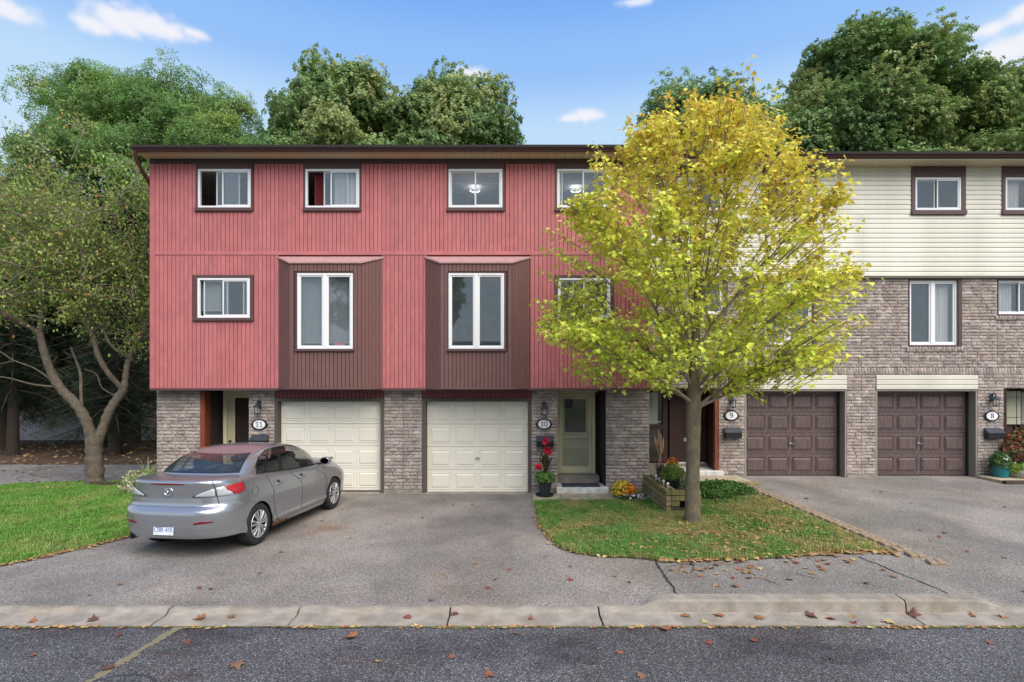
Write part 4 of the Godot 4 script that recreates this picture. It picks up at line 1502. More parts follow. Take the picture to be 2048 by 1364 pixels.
	slab(wd, "shade", M.frosted, wa[0] + 0.1, wa[1] - 0.24, 1.42, 2.24, zd - 0.03, zd - 0.036, 0.0)
	slab(wd, "sash_rail", M.mullion, wa[0] + 0.05, wa[1] - 0.16, 1.47, 1.49, zd - 0.018, zd - 0.026, 0.0)
	if s > 0:
		slab(wd, "screen_panel", M.door_sage, near + 0.55, near + 1.05, 1.42, 2.28, zd + 0.06, zd + 0.04, 0.004)
		var lg := Geo.new()
		for xx in [near + 0.66, near + 0.94]:
			lg.span(xx - 0.005, xx + 0.005, 1.42, 2.28, zd + 0.062, zd + 0.068)
		for yy in [1.6, 2.12]:
			lg.span(near + 0.55, near + 1.05, yy - 0.005, yy + 0.005, zd + 0.0625, zd + 0.0685)
		part(wd, "leading", lg, M.lead)
	slab(h, "recess_foot", M.foundation, rec[0], rec[1], fy, 0.41, zd + 0.05, zd - 0.07, 0.01)
	slab(h, "entry_step", M.step_paint, minf(near - s * 0.1, X.call(4.7)), maxf(near - s * 0.1, X.call(4.7)), fy, 0.34, -13.42, zd + 0.05, 0.02)
	# eaves and roof
	var ex0 := xl
	var ex1 := xr
	eaves(h, ex0, ex1, 7.776, 7.765, -12.95, -SIDING, 7.885, M.soffit_pale)
	var roof := Geo.new()
	var th := Vector3(0, -0.06, 0)
	var e0 := Vector3(ex0, 7.89, -12.82)
	var e1 := Vector3(ex1, 7.89, -12.82)
	var r0 := Vector3(ex0, 8.95, -18.0)
	var r1 := Vector3(ex1, 8.95, -18.0)
	var k0 := Vector3(ex0, 7.9, -23.2)
	var k1 := Vector3(ex1, 7.9, -23.2)
	roof.quad(e0, e1, r1, r0, Vector3.UP)
	roof.quad(k0, k1, r1, r0, Vector3.UP)
	roof.quad(e0, e1, e1 + th, e0 + th, Vector3(0, 0, 1))
	roof.quad(e0 + th, e1 + th, r1 + th, r0 + th, Vector3.DOWN)
	roof.quad(k0 + th, k1 + th, r1 + th, r0 + th, Vector3.DOWN)
	for q in [[e0, r0, -1], [e1, r1, 1], [k0, r0, -1], [k1, r1, 1]]:
		roof.quad(q[0], q[1], q[1] + th, q[0] + th, Vector3(q[2], 0, 0))
	part(h, "roof", roof, M.roofing)
	house_shell(h, xl, xr, -STONE - 0.161, -22.8, 7.75, [xl, xr])
	return h


# ------------------------------------------------------------------ things on the walls
func lantern(at: Vector3, label: String) -> void:
	var t := thing("wall_lantern", label, "wall lamp", at, 0.0, "wall lanterns above the house numbers")
	var g := Geo.new()
	g.box(Vector3(0, 0.06, 0.012), Vector3(0.085, 0.2, 0.024), 0.01)
	part(t, "back_plate", g, M.iron_teal)
	var arm := []
	var rad := []
	for i in 13:
		var a := PI * (i / 12.0)
		arm.append(Vector3(0, 0.11 + 0.055 * sin(a), 0.02 + 0.055 * (1.0 - cos(a))))
		rad.append(0.014)
	arm.append(Vector3(0, 0.085, 0.13))
	rad.append(0.012)
	var g2 := Geo.new()
	g2.tube(arm, rad, 8)
	part(t, "arm", g2, M.iron_teal)
	var g3 := Geo.new()
	g3.lathe([Vector2(0.0, 0.1), Vector2(0.02, 0.098), Vector2(0.03, 0.075), Vector2(0.085, 0.035), Vector2(0.09, 0.02), Vector2(0.0, 0.02)], 12)
	part(t, "cap", g3, M.iron_teal, Vector3(0, 0, 0.13))
	var g4 := Geo.new()
	g4.lathe([Vector2(0.06, 0.02), Vector2(0.055, -0.12)], 12)
	part(t, "glass", g4, M.clear_lens, Vector3(0, 0, 0.13))
	for k in 6:
		var a := TAU * k / 6.0
		var g5 := Geo.new()
		g5.tube([Vector3(cos(a) * 0.066, 0.02, sin(a) * 0.066), Vector3(cos(a) * 0.06, -0.125, sin(a) * 0.06)], [0.006, 0.006], 5)
		part(t, "bar", g5, M.iron_teal, Vector3(0, 0, 0.13))
	var g6 := Geo.new()
	g6.lathe([Vector2(0.0, -0.12), Vector2(0.07, -0.12), Vector2(0.068, -0.135), Vector2(0.03, -0.145), Vector2(0.0, -0.16)], 12)
	part(t, "foot", g6, M.iron_teal, Vector3(0, 0, 0.13))


func plaque(at: Vector3, number: String, label: String) -> void:
	var t := thing("number_plaque", label, "house number", at, 0.0, "oval house number plaques")
	var shape := func(a: float, b: float, z0: float, z1: float) -> Geo:
		var g := Geo.new()
		var rows := []
		for k in [[1.0, z0], [1.0, z1 - 0.004], [0.97, z1]]:
			var ring := PackedVector3Array()
			for i in 40:
				var u := TAU * i / 40.0
				ring.append(Vector3(cos(u) * a * k[0], sin(u) * b * k[0], k[1]))
			rows.append(ring)
		g.grid(rows, true)
		for i in 40:
			g.tri(Vector3(0, 0, z1), rows[2][i], rows[2][(i + 1) % 40], Vector3(0, 0, 1))
		return g
	part(t, "rim", shape.call(0.178, 0.128, 0.0, 0.025), M.iron_black)
	part(t, "face", shape.call(0.14, 0.1, 0.02, 0.029), M.plaque_white)
	for e in [-1.0, 1.0]:
		var g := Geo.new()
		g.box(Vector3(0.178 * e, 0, 0.011), Vector3(0.03, 0.05, 0.02), 0.006)
		part(t, "lug", g, M.iron_black)
	var f := SystemFont.new()
	f.font_names = PackedStringArray(["Droid Serif"])
	var tm := TextMesh.new()
	tm.font = f
	tm.text = number
	tm.font_size = 64
	tm.pixel_size = 0.115 / 46.0
	tm.depth = 0.004
	part(t, "number", tm, M.plaque_ink, Vector3(0, 0, 0.0315))


func mailbox(at: Vector3, label: String) -> void:
	var t := thing("mailbox", label, "mailbox", at, 0.0, "black wall mailboxes")
	var g := Geo.new()
	g.span(-0.195, 0.195, -0.1, 0.05, 0.0, 0.13, 0.008)
	part(t, "body", g, M.iron_black)
	var l := Geo.new()
	var a := [Vector3(-0.2, 0.16, 0.0), Vector3(0.2, 0.16, 0.0), Vector3(0.205, 0.045, 0.15), Vector3(-0.205, 0.045, 0.15)]
	var d := Vector3(0, -0.01, -0.004)
	l.quad(a[0], a[1], a[2], a[3], Vector3(0, 1, 1))
	l.quad(a[3], a[2], a[2] + d * 2.4, a[3] + d * 2.4, Vector3(0, 0, 1))
	l.quad(a[0] + d, a[1] + d, a[2] + d, a[3] + d, Vector3(0, -1, -1))
	for e in [[0, 3, -1], [1, 2, 1]]:
		l.tri(a[e[0]], a[e[1]], Vector3(a[e[0]].x, 0.03, 0.0), Vector3(e[2], 0, 0))
		l.tri(a[e[1]], Vector3(a[e[0]].x, 0.03, 0.0), Vector3(a[e[1]].x, 0.03, 0.13), Vector3(e[2], 0, 0))
	part(t, "lid", l, mat("mailbox_lid", srgb(72, 76, 84), 0.32, 0.2, "speck", 4.0))


# ------------------------------------------------------------------ the car: u runs from its tail to its nose, y up, v to its right
func tab(t: Array, x: float) -> float:
	if x <= t[0][0]:
		return t[0][1]
	for i in t.size() - 1:
		if x <= t[i + 1][0]:
			return lerpf(t[i][1], t[i + 1][1], (x - t[i][0]) / (t[i + 1][0] - t[i][0]))
	return t[-1][1]


const TAIL := [[0.18, 0.13], [0.25, 0.09], [0.33, 0.045], [0.45, 0.012], [0.57, 0.0], [0.65, 0.004], [0.69, 0.025], [0.725, 0.085], [0.76, 0.1], [0.86, 0.108], [0.96, 0.1], [1.03, 0.085], [1.065, 0.072], [1.09, 0.085], [1.12, 0.12]]
const WIDE := [[0.18, 0.835], [0.24, 0.862], [0.30, 0.872], [0.35, 0.861], [0.42, 0.862], [0.55, 0.873], [0.70, 0.878], [0.80, 0.872], [0.88, 0.86], [0.96, 0.844], [1.03, 0.822], [1.10, 0.785]]
const NOSE := [[0.18, 4.44], [0.25, 4.51], [0.35, 4.56], [0.5, 4.58], [0.6, 4.57], [0.7, 4.5], [0.8, 4.36], [0.9, 4.1], [1.0, 3.8]]
const TOP := [[0.0, 1.095], [0.12, 1.10], [0.35, 1.09], [0.62, 1.072], [1.2, 1.035], [2.0, 0.975], [3.0, 0.925], [3.4, 0.912], [3.8, 0.88], [4.2, 0.785], [4.58, 0.66]]


# p: 0..1 round the rear corner, 1..2 along the side, 2..3 round the front corner
func plan(p: float, u0: float, u1: float, w: float, a: float, af: float) -> Vector2:
	var n := 2.0 / 3.2
	if p <= 1.0:
		var t := p * PI / 2
		return Vector2(u0 + a * (1.0 - pow(maxf(cos(t), 0.0), n)), w * pow(maxf(sin(t), 0.0), n))
	if p < 2.0:
		return Vector2(lerpf(u0 + a, u1 - af, p - 1.0), w)
	var t := (3.0 - p) * PI / 2
	return Vector2(u1 - af * (1.0 - pow(maxf(cos(t), 0.0), n)), w * pow(maxf(sin(t), 0.0), n))


func body_at(p: float, y: float, off := 0.0) -> Vector3:
	var q := plan(p, tab(TAIL, y) - off, tab(NOSE, y) + off, tab(WIDE, y) + off, 0.75, 1.0)
	return Vector3(q.y * (1.0 - 0.018 * pow((q.x - 2.3) / 2.3, 2.0)), y, 0.95 - q.x)


func p_of(u: float) -> float:
	if u < 0.75:
		var lo := 0.0
		var hi := 1.0
		for i in 30:
			var m := (lo + hi) * 0.5
			if plan(m, 0.0, 4.58, 0.87, 0.75, 1.0).x < u:
				lo = m
			else:
				hi = m
		return lo
	if u <= 3.58:
		return 1.0 + (u - 0.75) / 2.83
	var lo := 2.0
	var hi := 3.0
	for i in 30:
		var m := (lo + hi) * 0.5
		if plan(m, 0.0, 4.58, 0.87, 0.75, 1.0).x < u:
			lo = m
		else:
			hi = m
	return lo


func car_patch(p0: float, p1: float, lo: Callable, hi: Callable, off: float, mirror: bool, nx := 14) -> Geo:
	var rows := []
	for j in 7:
		var line := PackedVector3Array()
		for i in nx + 1:
			var u := float(i) / nx
			var p := lerpf(p0, p1, u)
			var edge := 0.0 if i > 0 and i < nx and j > 0 and j < 6 else -0.006
			var q := body_at(p, lerpf(lo.call(u), hi.call(u), j / 6.0), off + edge)
			line.append(Vector3(-q.x, q.y, q.z) if mirror else q)
		rows.append(line)
	var g := Geo.new()
	g.grid(rows, false, mirror)
	return g


func car_strip(pts: Array, w: float, off: float, mirror: bool) -> Geo:
	var g := Geo.new()
	for i in pts.size() - 1:
		var a := body_at(pts[i].x, pts[i].y, off)
		var b := body_at(pts[i + 1].x, pts[i + 1].y, off)
		var nrm := (body_at(pts[i].x, pts[i].y, off + 0.1) - a).normalized()
		var side := (b - a).normalized().cross(nrm) * w * 0.5
		var q := [a - side, b - side, b + side, a + side]
		if mirror:
			for k in 4:
				q[k].x = -q[k].x
			nrm.x = -nrm.x
		g.quad(q[0], q[1], q[2], q[3], nrm)
	return g


func rounded(at: Vector3, size: Vector3, ch: float) -> Geo:
	var g := Geo.new()
	g.box(at, size, ch)
	return g


func make_car() -> void:
	var t := thing("parked_car", "silver grey four-door sedan parked on the driveway before the garage of number 11", "car", Vector3(-4.79, -0.012, -8.66), deg_to_rad(-7.0))
	t.rotation.x = deg_to_rad(-1.05)
	var ps := []
	for i in 26:
		ps.append(i / 26.0 * 0.97)
	for ax in [0.95, 3.59]:
		for k in range(0, 25):
			ps.append(p_of(ax - 0.348 * cos(PI * k / 24.0)))
		ps.append(p_of(ax - 0.352))
		ps.append(p_of(ax + 0.352))
	for i in 24:
		ps.append(1.0 + i / 23.0)
	for i in 22:
		ps.append(2.03 + i / 21.0 * 0.97)
	ps.sort()
	var cols := []
	for p in ps:
		if cols.is_empty() or p - cols[-1] > 0.002:
			cols.append(p)
	var full := []                       # the whole way round: [p, side]
	for p in cols:
		full.append([p, 1.0])
	for i in range(cols.size() - 2, 0, -1):
		full.append([cols[i], -1.0])
	var low := func(u: float) -> float:
		var y := 0.2 + 0.02 * smoothstep(3.9, 4.5, u) + 0.085 * smoothstep(0.75, 0.4, u)
		if u > 1.2 and u < 3.3:
			y = 0.185
		for ax in [0.95, 3.59]:
			var d := absf(u - ax)
			if d < 0.349:
				y = maxf(y, 0.315 + sqrt(maxf(0.0, 0.349 * 0.349 - d * d)))
		return y
	var rows := []
	var R := 34
	for j in R + 1:
		var line := PackedVector3Array()
		for c in full:
			var u := plan(c[0], 0.0, 4.58, 0.87, 0.75, 1.0).x
			var y: float = lerpf(low.call(u), tab(TOP, u), float(j) / R)
			var q := body_at(c[0], y)
			line.append(Vector3(q.x * c[1], q.y, q.z))
		rows.append(line)
	var base_y := func(p: float, u: float) -> float:
		var side := tab(TOP, u) + 0.022
		if p < 1.0:
			return lerpf(1.112, side, smoothstep(0.45, 0.95, p))
		if p > 2.0:
			return lerpf(side, 0.985, smoothstep(2.15, 2.6, p))
		return side
	for j in range(1, 9):
		var k := j / 8.0
		var line := PackedVector3Array()
		for c in full:
			var p: float = c[0]
			var u := plan(p, 0.0, 4.58, 0.87, 0.75, 1.0).x
			var y0 := tab(TOP, u)
			var a := body_at(p, y0)
			var bq := plan(p, 0.60, 3.50, 0.735, 0.55, 0.9)
			var b := Vector3(bq.y, base_y.call(p, bq.x), 0.95 - bq.x)
			var m := a.lerp(b, k)
			m.y = lerpf(y0, b.y, 1.0 - pow(1.0 - k, 2.2))
			if p > 1.9:
				m.y += 0.05 * sin(k * PI) * smoothstep(1.9, 2.4, p)
			line.append(Vector3(m.x * c[1], m.y, m.z))
		rows.append(line)
	var body := Geo.new()
	body.grid(rows, true, true)
	part(t, "body", body, M.paint_silver)
	# greenhouse
	var up := []
	var ws := [0.0, 0.04, 0.07, 0.12, 0.2, 0.3, 0.4, 0.5, 0.6, 0.7, 0.8, 0.87, 0.92, 0.96, 1.0]
	for w in ws:
		var line := PackedVector3Array()
		for c in full:
			var p: float = c[0]
			var bq := plan(p, 0.60, 3.50, 0.735, 0.55, 0.9)
			var tq := plan(p, 1.24, 2.66, 0.555, 0.4, 0.5)
			var b := Vector3(bq.y, base_y.call(p, bq.x), 0.95 - bq.x)
			var ty := 1.365 + 0.068 * (1.0 - pow((tq.x - 1.95) / 0.75, 2.0))
			var q := b.lerp(Vector3(tq.y, ty, 0.95 - tq.x), w)
			q.y = lerpf(b.y, ty, lerpf(w, sin(w * PI / 2), 0.5))
			var o := Vector3(q.x * 0.8, 0, q.z + 1.05).normalized()
			q += o * 0.035 * sin(w * PI) + Vector3(0, 0.012 * sin(w * PI), 0)
			line.append(Vector3(q.x * c[1], q.y, q.z))
		up.append(line)
	var glass_rows := up.size()
	for k in [0.93, 0.8, 0.6, 0.4, 0.2, 0.02]:
		var line := PackedVector3Array()
		for c in full:
			var tq := plan(c[0], 1.24, 2.66, 0.555, 0.4, 0.5)
			var ty := 1.365 + 0.068 * (1.0 - pow((tq.x - 1.95) / 0.75, 2.0))
			var x: float = tq.y * k
			var u: float = lerpf(1.95, tq.x, k)
			var y: float = lerpf(1.468, ty, pow(k, 2.4)) - 0.02 * pow((u - 1.95) / 0.75, 2.0) * (1.0 - k)
			line.append(Vector3(x * c[1], y, 0.95 - u))
		up.append(line)
	var roof := Geo.new()
	var black := Geo.new()
	var panes := {"rear_window": Geo.new(), "windshield": Geo.new(), "side_window": Geo.new(), "side_window_left": Geo.new()}
	var C := full.size()
	var nr := []
	for i in up.size():
		var line := PackedVector3Array()
		for j in C:
			var du: Vector3 = up[i][(j + 1) % C] - up[i][(j - 1 + C) % C]
			var dv: Vector3 = up[mini(i + 1, up.size() - 1)][j] - up[maxi(i - 1, 0)][j]
			line.append(-du.cross(dv).normalized())
		nr.append(line)
	for i in up.size() - 1:
		for j in C:
			var j2 := (j + 1) % C
			var p: float = (full[j][0] + full[j2][0]) * 0.5
			var g := roof
			if i < glass_rows - 1:
				var w: float = (ws[i] + ws[i + 1]) * 0.5
				var right: bool = full[j][1] > 0 and full[j2][1] > 0
				if p < 0.60:
					if w > 0.02 and w < 0.93:
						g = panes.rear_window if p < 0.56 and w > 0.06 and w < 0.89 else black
				elif p > 0.87 + 0.24 * absf(w - 0.4) and p < 2.42:
					if w > 0.0 and w < 0.9:
						g = black if w < 0.05 or w > 0.86 or absf(p - 1.42) < 0.045 or absf(p - 1.09) < 0.012 or p < 0.895 + 0.24 * absf(w - 0.4) or p > 2.4 else (panes.side_window if right else panes.side_window_left)
				elif p > 2.5:
					if w > 0.05 and w < 0.93:
						g = panes.windshield
			g.tri_n(up[i][j], up[i][j2], up[i + 1][j2], nr[i][j], nr[i][j2], nr[i + 1][j2])
			g.tri_n(up[i][j], up[i + 1][j2], up[i + 1][j], nr[i][j], nr[i + 1][j2], nr[i + 1][j])
	part(t, "roof", roof, M.paint_silver)
	part(t, "window_trim", black, M.car_black)
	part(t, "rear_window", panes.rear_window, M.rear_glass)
	part(t, "windshield", panes.windshield, M.car_glass)
	part(t, "side_window", panes.side_window, M.car_glass)
	part(t, "side_window", panes.side_window_left, M.car_glass)
	# underside, cabin floor and seats
	var un := Geo.new()
	un.span(-0.6, 0.6, 0.21, 0.5, 0.3, -3.4)
	un.span(-0.83, 0.83, 0.22, 0.6, -0.36, -2.28)
	un.span(-0.6, 0.6, 0.32, 0.62, 0.6, 0.301)
	un.span(-0.6, 0.6, 0.26, 0.6, -3.0, -3.25)
	un.span(-0.66, 0.66, 0.6, 0.98, 0.3, 0.1)
	part(t, "underside", un, M.car_black)
	for x in [-0.36, 0.36]:
		var st := Geo.new()
		st.box(Vector3(x, 0.72, -1.75), Vector3(0.5, 0.2, 0.5), 0.06)
		st.box(Vector3(x, 0.98, -1.5), Vector3(0.48, 0.6, 0.14), 0.06, Basis(Vector3.RIGHT, -0.25))
		st.box(Vector3(x, 1.3, -1.4), Vector3(0.26, 0.17, 0.1), 0.04, Basis(Vector3.RIGHT, -0.2))
		part(t, "front_seat", st, M.car_seat)
	var rs := Geo.new()
	rs.box(Vector3(0, 0.7, -0.75), Vector3(1.24, 0.2, 0.5), 0.06)
	rs.box(Vector3(0, 0.92, -0.42), Vector3(1.24, 0.5, 0.16), 0.06, Basis(Vector3.RIGHT, -0.4))
	rs.box(Vector3(0, 1.0, -0.08), Vector3(1.2, 0.03, 0.5), 0.01)
	part(t, "rear_seat", rs, M.car_seat)
	for x in [-0.38, 0.38]:
		part(t, "headrest", rounded(Vector3(x, 1.19, -0.32), Vector3(0.25, 0.15, 0.1), 0.04), M.car_seat)
	part(t, "dashboard", rounded(Vector3(0, 0.86, -2.32), Vector3(1.3, 0.2, 0.4), 0.08), M.car_seat)
	var wheel_rows := []
	for i in 25:
		var a := TAU * i / 24.0
		var ring := PackedVector3Array()
		for k in 8:
			var b := TAU * k / 8.0
			ring.append(Basis(Vector3.RIGHT, -0.4) * (Vector3(cos(a), sin(a), 0) * (0.17 + 0.015 * cos(b)) + Vector3(0, 0, 0.015 * sin(b))))
		wheel_rows.append(ring)
	var swg := Geo.new()
	swg.grid(wheel_rows, true)
	swg.box(Vector3(0, -0.01, 0), Vector3(0.3, 0.07, 0.03), 0.01, Basis(Vector3.RIGHT, -0.4))
	part(t, "steering_wheel", swg, M.car_seat, Vector3(-0.36, 0.98, -2.0))
	# tail: lamps, lid gap, badge, plate, reflectors, exhaust
	for mir in [false, true]:
		var lamp := Node3D.new()
		lamp.name = "tail_light"
		t.add_child(lamp, true)
		var lo := func(u): return 0.80 + 0.012 * u
		part(lamp, "housing", car_patch(0.155, 0.905, func(u): return 0.86 + 0.015 * u + 0.04 * smoothstep(0.7, 1.0, u), func(u): return 0.87 + 0.17 * pow(u, 0.55) - 0.012 * u, 0.009, mir, 30), M.steel_dark)
		part(lamp, "clear_lens", car_patch(0.185, 0.44, func(u): return 0.872, func(u): return 0.878 + 0.105 * pow(u, 0.7), 0.014, mir), M.lamp_clear)
		part(lamp, "clear_lens", car_patch(0.465, 0.70, func(u): return 0.874, func(u): return 0.988 + 0.03 * u - 0.075 * smoothstep(0.5, 1.0, u), 0.014, mir), M.lamp_clear)
		part(lamp, "red_lens", car_patch(0.60, 0.89, func(u): return 0.945 - 0.07 * smoothstep(0.0, 0.55, u) + 0.03 * smoothstep(0.7, 1.0, u), func(u): return 1.005 + 0.022 * u, 0.0165, mir), M.lamp_red)
		var gap := []
		for i in 18:
			gap.append(Vector2(0.455 + 0.03 * smoothstep(8.0, 0.0, i), lerpf(0.728, 1.098, i / 17.0)))
		part(t, "lid_gap", car_strip(gap, 0.009, 0.0035 if not mir else 0.0036, mir), M.car_gap)
		var under := []
		for i in 20:
			under.append(Vector2(0.485 * (1.0 - i / 19.0), 0.726))
		part(t, "lid_gap", car_strip(under, 0.011, 0.006, mir), M.car_gap)
		part(t, "reflector", car_patch(0.22, 0.47, func(u): return 0.495 + 0.02 * u, func(u): return 0.52 + 0.014 * sin(u * PI) + 0.018 * u, 0.006, mir), M.lamp_dark_red)
		# doors, sill and fuel flap
		for line in [[[1.30, 1.025], [1.26, 0.9], [1.30, 0.74], [1.36, 0.55], [1.40, 0.4], [1.42, 0.27]], [[2.22, 0.96], [2.26, 0.8], [2.28, 0.6], [2.27, 0.4], [2.25, 0.27]], [[3.24, 0.9], [3.27, 0.75], [3.24, 0.5], [3.2, 0.27]]]:
			var pts := []
			for i in line.size() - 1:
				for k in 4:
					pts.append(Vector2(p_of(lerpf(line[i][0], line[i + 1][0], k / 4.0)), lerpf(line[i][1], line[i + 1][1], k / 4.0)))
			pts.append(Vector2(p_of(line[-1][0]), line[-1][1]))
			part(t, "door_gap", car_strip(pts, 0.008, 0.002, mir), M.car_gap)
		var sill := []
		for i in 22:
			sill.append(Vector2(p_of(lerpf(1.42, 3.2, i / 21.0)), 0.268))
		part(t, "door_gap", car_strip(sill, 0.008, 0.002, mir), M.car_gap)
		var q := -1.0 if mir else 1.0
		for u in [1.52, 2.42]:
			var hc := body_at(p_of(u), 0.86)
			var hg := Geo.new()
			hg.tube([Vector3(hc.x * q, 0.86, hc.z + 0.09), Vector3((hc.x + 0.035) * q, 0.866, hc.z + 0.06), Vector3((hc.x + 0.038) * q, 0.866, hc.z - 0.06), Vector3(hc.x * q, 0.86, hc.z - 0.09)], [0.01, 0.014, 0.014, 0.01], 8)
			part(t, "door_handle", hg, M.paint_silver)
			var cup := Geo.new()
			cup.lathe([Vector2(0.0, 0.002), Vector2(0.052, 0.002), Vector2(0.056, 0.0)], 20)
			var co := part(t, "handle_cup", cup, M.steel_dark, Vector3(hc.x * q, 0.858, hc.z))
			co.rotation.z = -q * PI / 2
		# mirror
		var mg := Geo.new()
		mg.tube([Vector3(0, 0, -0.06), Vector3(0, 0.005, -0.05), Vector3(0, 0.01, -0.01), Vector3(0, 0.01, 0.03), Vector3(0, 0.01, 0.045)], [0.03, 0.07, 0.088, 0.085, 0.07], 16)
		for i in mg.v.size():
			mg.v[i] = Vector3(mg.v[i].x * 1.25, mg.v[i].y * 0.88, mg.v[i].z)
		var mn := part(t, "mirror", mg, M.paint_silver, Vector3(0.93 * q, 1.03, -2.1))
		var face := Geo.new()
		face.lathe([Vector2(0.0, 0.0), Vector2(0.07, 0.0)], 16)
		for i in face.v.size():
			face.v[i] = Vector3(face.v[i].x * 1.15, face.v[i].z * 0.85 + 0.01, 0.047)
			face.n[i] = Vector3(0, 0, 1)
		part(mn, "mirror_glass", face, M.mirror_glass)
		part(mn, "mirror_foot", rounded(Vector3(-0.12 * q, -0.05, -0.02), Vector3(0.14, 0.03, 0.06), 0.01), M.car_black)
	var flap := []
	for i in 33:
		var a := TAU * i / 32.0
		flap.append(Vector2(p_of(0.74 + 0.085 * cos(a)), 0.85 + 0.085 * sin(a)))
	part(t, "fuel_flap", car_strip(flap, 0.006, 0.003, false), M.car_gap)
	part(t, "brake_light", car_patch(0.0, 0.11, func(u): return 1.036 + 0.006 * u, func(u): return 1.062 - 0.008 * u * u, 0.006, false), M.lamp_dark_red)
	part(t, "brake_light", car_patch(0.0, 0.11, func(u): return 1.036 + 0.006 * u, func(u): return 1.062 - 0.008 * u * u, 0.006, true), M.lamp_dark_red)
	# winged oval badge
	var bz := 0.95 - tab(TAIL, 0.94) + 0.006
	var bg := Geo.new()
	var loop := []
	var lr := []
	for i in 29:
		var a := TAU * i / 28.0
		loop.append(Vector3(0.066 * cos(a), 0.94 + 0.053 * sin(a), bz))
		lr.append(0.008)
	bg.tube(loop, lr, 6, false)
	bg.tube([Vector3(-0.062, 0.962, bz), Vector3(-0.035, 0.959, bz), Vector3(-0.014, 0.942, bz), Vector3(0, 0.922, bz), Vector3(0.014, 0.942, bz), Vector3(0.035, 0.959, bz), Vector3(0.062, 0.962, bz)], [0.003, 0.005, 0.007, 0.007, 0.007, 0.005, 0.003], 6)
	part(t, "badge", bg, M.chrome)
	var font := SystemFont.new()
	font.font_names = PackedStringArray(["Droid Sans"])
	var name_text := TextMesh.new()
	name_text.font = font
	name_text.text = "mazda3"
	name_text.font_size = 32
	name_text.pixel_size = 0.0017
	name_text.depth = 0.004
	var bp := body_at(0.29, 0.815, 0.004)
	var nt := part(t, "model_lettering", name_text, M.chrome, Vector3(-bp.x, 0.815, bp.z))
	var bp2 := body_at(0.22, 0.815, 0.004)
	nt.rotation.y = atan2(bp.z - bp2.z, bp.x - bp2.x)
	# number plate
	var pl := Node3D.new()
	pl.name = "number_plate"
	t.add_child(pl)
	var pz := 0.95 - tab(TAIL, 0.42) + 0.008
	pl.position = Vector3(0, 0.425, pz)
	pl.rotation.x = -0.06
	part(pl, "plate", rounded(Vector3.ZERO, Vector3(0.305, 0.152, 0.006), 0.002), M.plate_white)
	var pt := TextMesh.new()
	var mono := SystemFont.new()
	mono.font_names = PackedStringArray(["Droid Sans Mono"])
	pt.font = mono
	pt.text = "CTBV·410"
	pt.font_size = 48
	pt.pixel_size = 0.00122
	pt.depth = 0.003
	var po := part(pl, "plate_lettering", pt, M.plate_blue, Vector3(0, 0.0, 0.006))
	po.scale = Vector3(1.0, 1.6, 1.0)
	for x in [-0.1, 0.1]:
		for y in [-0.06, 0.06]:
			var sg := Geo.new()
			sg.lathe([Vector2(0.0, 0.004), Vector2(0.005, 0.003), Vector2(0.006, 0.0)], 8)
			var so := part(pl, "screw", sg, M.steel_dark, Vector3(x, y, 0.003))
			so.rotation.x = PI / 2
	var ex := Geo.new()
	ex.tube([Vector3(-0.58, 0.28, 0.5), Vector3(-0.58, 0.28, 0.83)], [0.035, 0.035], 14, false)
	ex.tube([Vector3(-0.58, 0.28, 0.5), Vector3(-0.58, 0.28, 0.83)], [0.03, 0.03], 14, false)
	part(t, "exhaust_pipe", ex, M.steel_dark)
	part(t, "exhaust_cutout", car_patch(0.27, 0.5, func(u): return 0.287, func(u): return 0.29 + 0.065 * sin(u * PI), 0.003, true), M.car_black)
	# rusted sill behind the right rear door
	var ru := Geo.new()
	var rr := RandomNumberGenerator.new()
	rr.seed = 8
	var prev_top := 0.24
	for i in 22:
		var ua := lerpf(1.28, 1.95, i / 22.0)
		var ub := lerpf(1.28, 1.95, (i + 1) / 22.0)
		var h := (0.09 * (1.0 - i / 22.0) + 0.012) * rr.randf_range(0.6, 1.1)
		var y0 := 0.186 - 0.02 * rr.randf()
		ru.quad(body_at(p_of(ua), y0, 0.003), body_at(p_of(ub), y0, 0.003), body_at(p_of(ub), y0 + h, 0.003), body_at(p_of(ua), y0 + h * 1.1, 0.003), Vector3.RIGHT)
	part(t, "rusted_sill", ru, M.rust).set_meta("label", "rusted lower sill behind the right rear door")
	# wheels
	for ax in [0.95, 3.59]:
		for q in [-1.0, 1.0]:
			var w := Node3D.new()
			w.name = "wheel"
			t.add_child(w, true)
			w.position = Vector3(0.765 * q, 0.316, 0.95 - ax)
			w.rotation.z = -q * PI / 2     # the outside of the wheel along local +y
			var ty := Geo.new()
			ty.lathe([Vector2(0.2, -0.09), Vector2(0.27, -0.1), Vector2(0.305, -0.092), Vector2(0.316, -0.075), Vector2(0.317, 0.0), Vector2(0.316, 0.075), Vector2(0.305, 0.093), Vector2(0.27, 0.102), Vector2(0.222, 0.1), Vector2(0.21, 0.085)], 40)
			part(w, "tyre", ty, M.tyre)
			var bk := Geo.new()
			bk.lathe([Vector2(0.214, 0.088), Vector2(0.2, 0.05), Vector2(0.0, 0.05)], 30)
			part(w, "rim", bk, M.car_black)
			var hc := Geo.new()
			hc.lathe([Vector2(0.218, 0.086), Vector2(0.216, 0.101), Vector2(0.208, 0.104), Vector2(0.196, 0.098), Vector2(0.19, 0.082)], 40)
			hc.lathe([Vector2(0.06, 0.07), Vector2(0.055, 0.098), Vector2(0.04, 0.106), Vector2(0.0, 0.108)], 20)
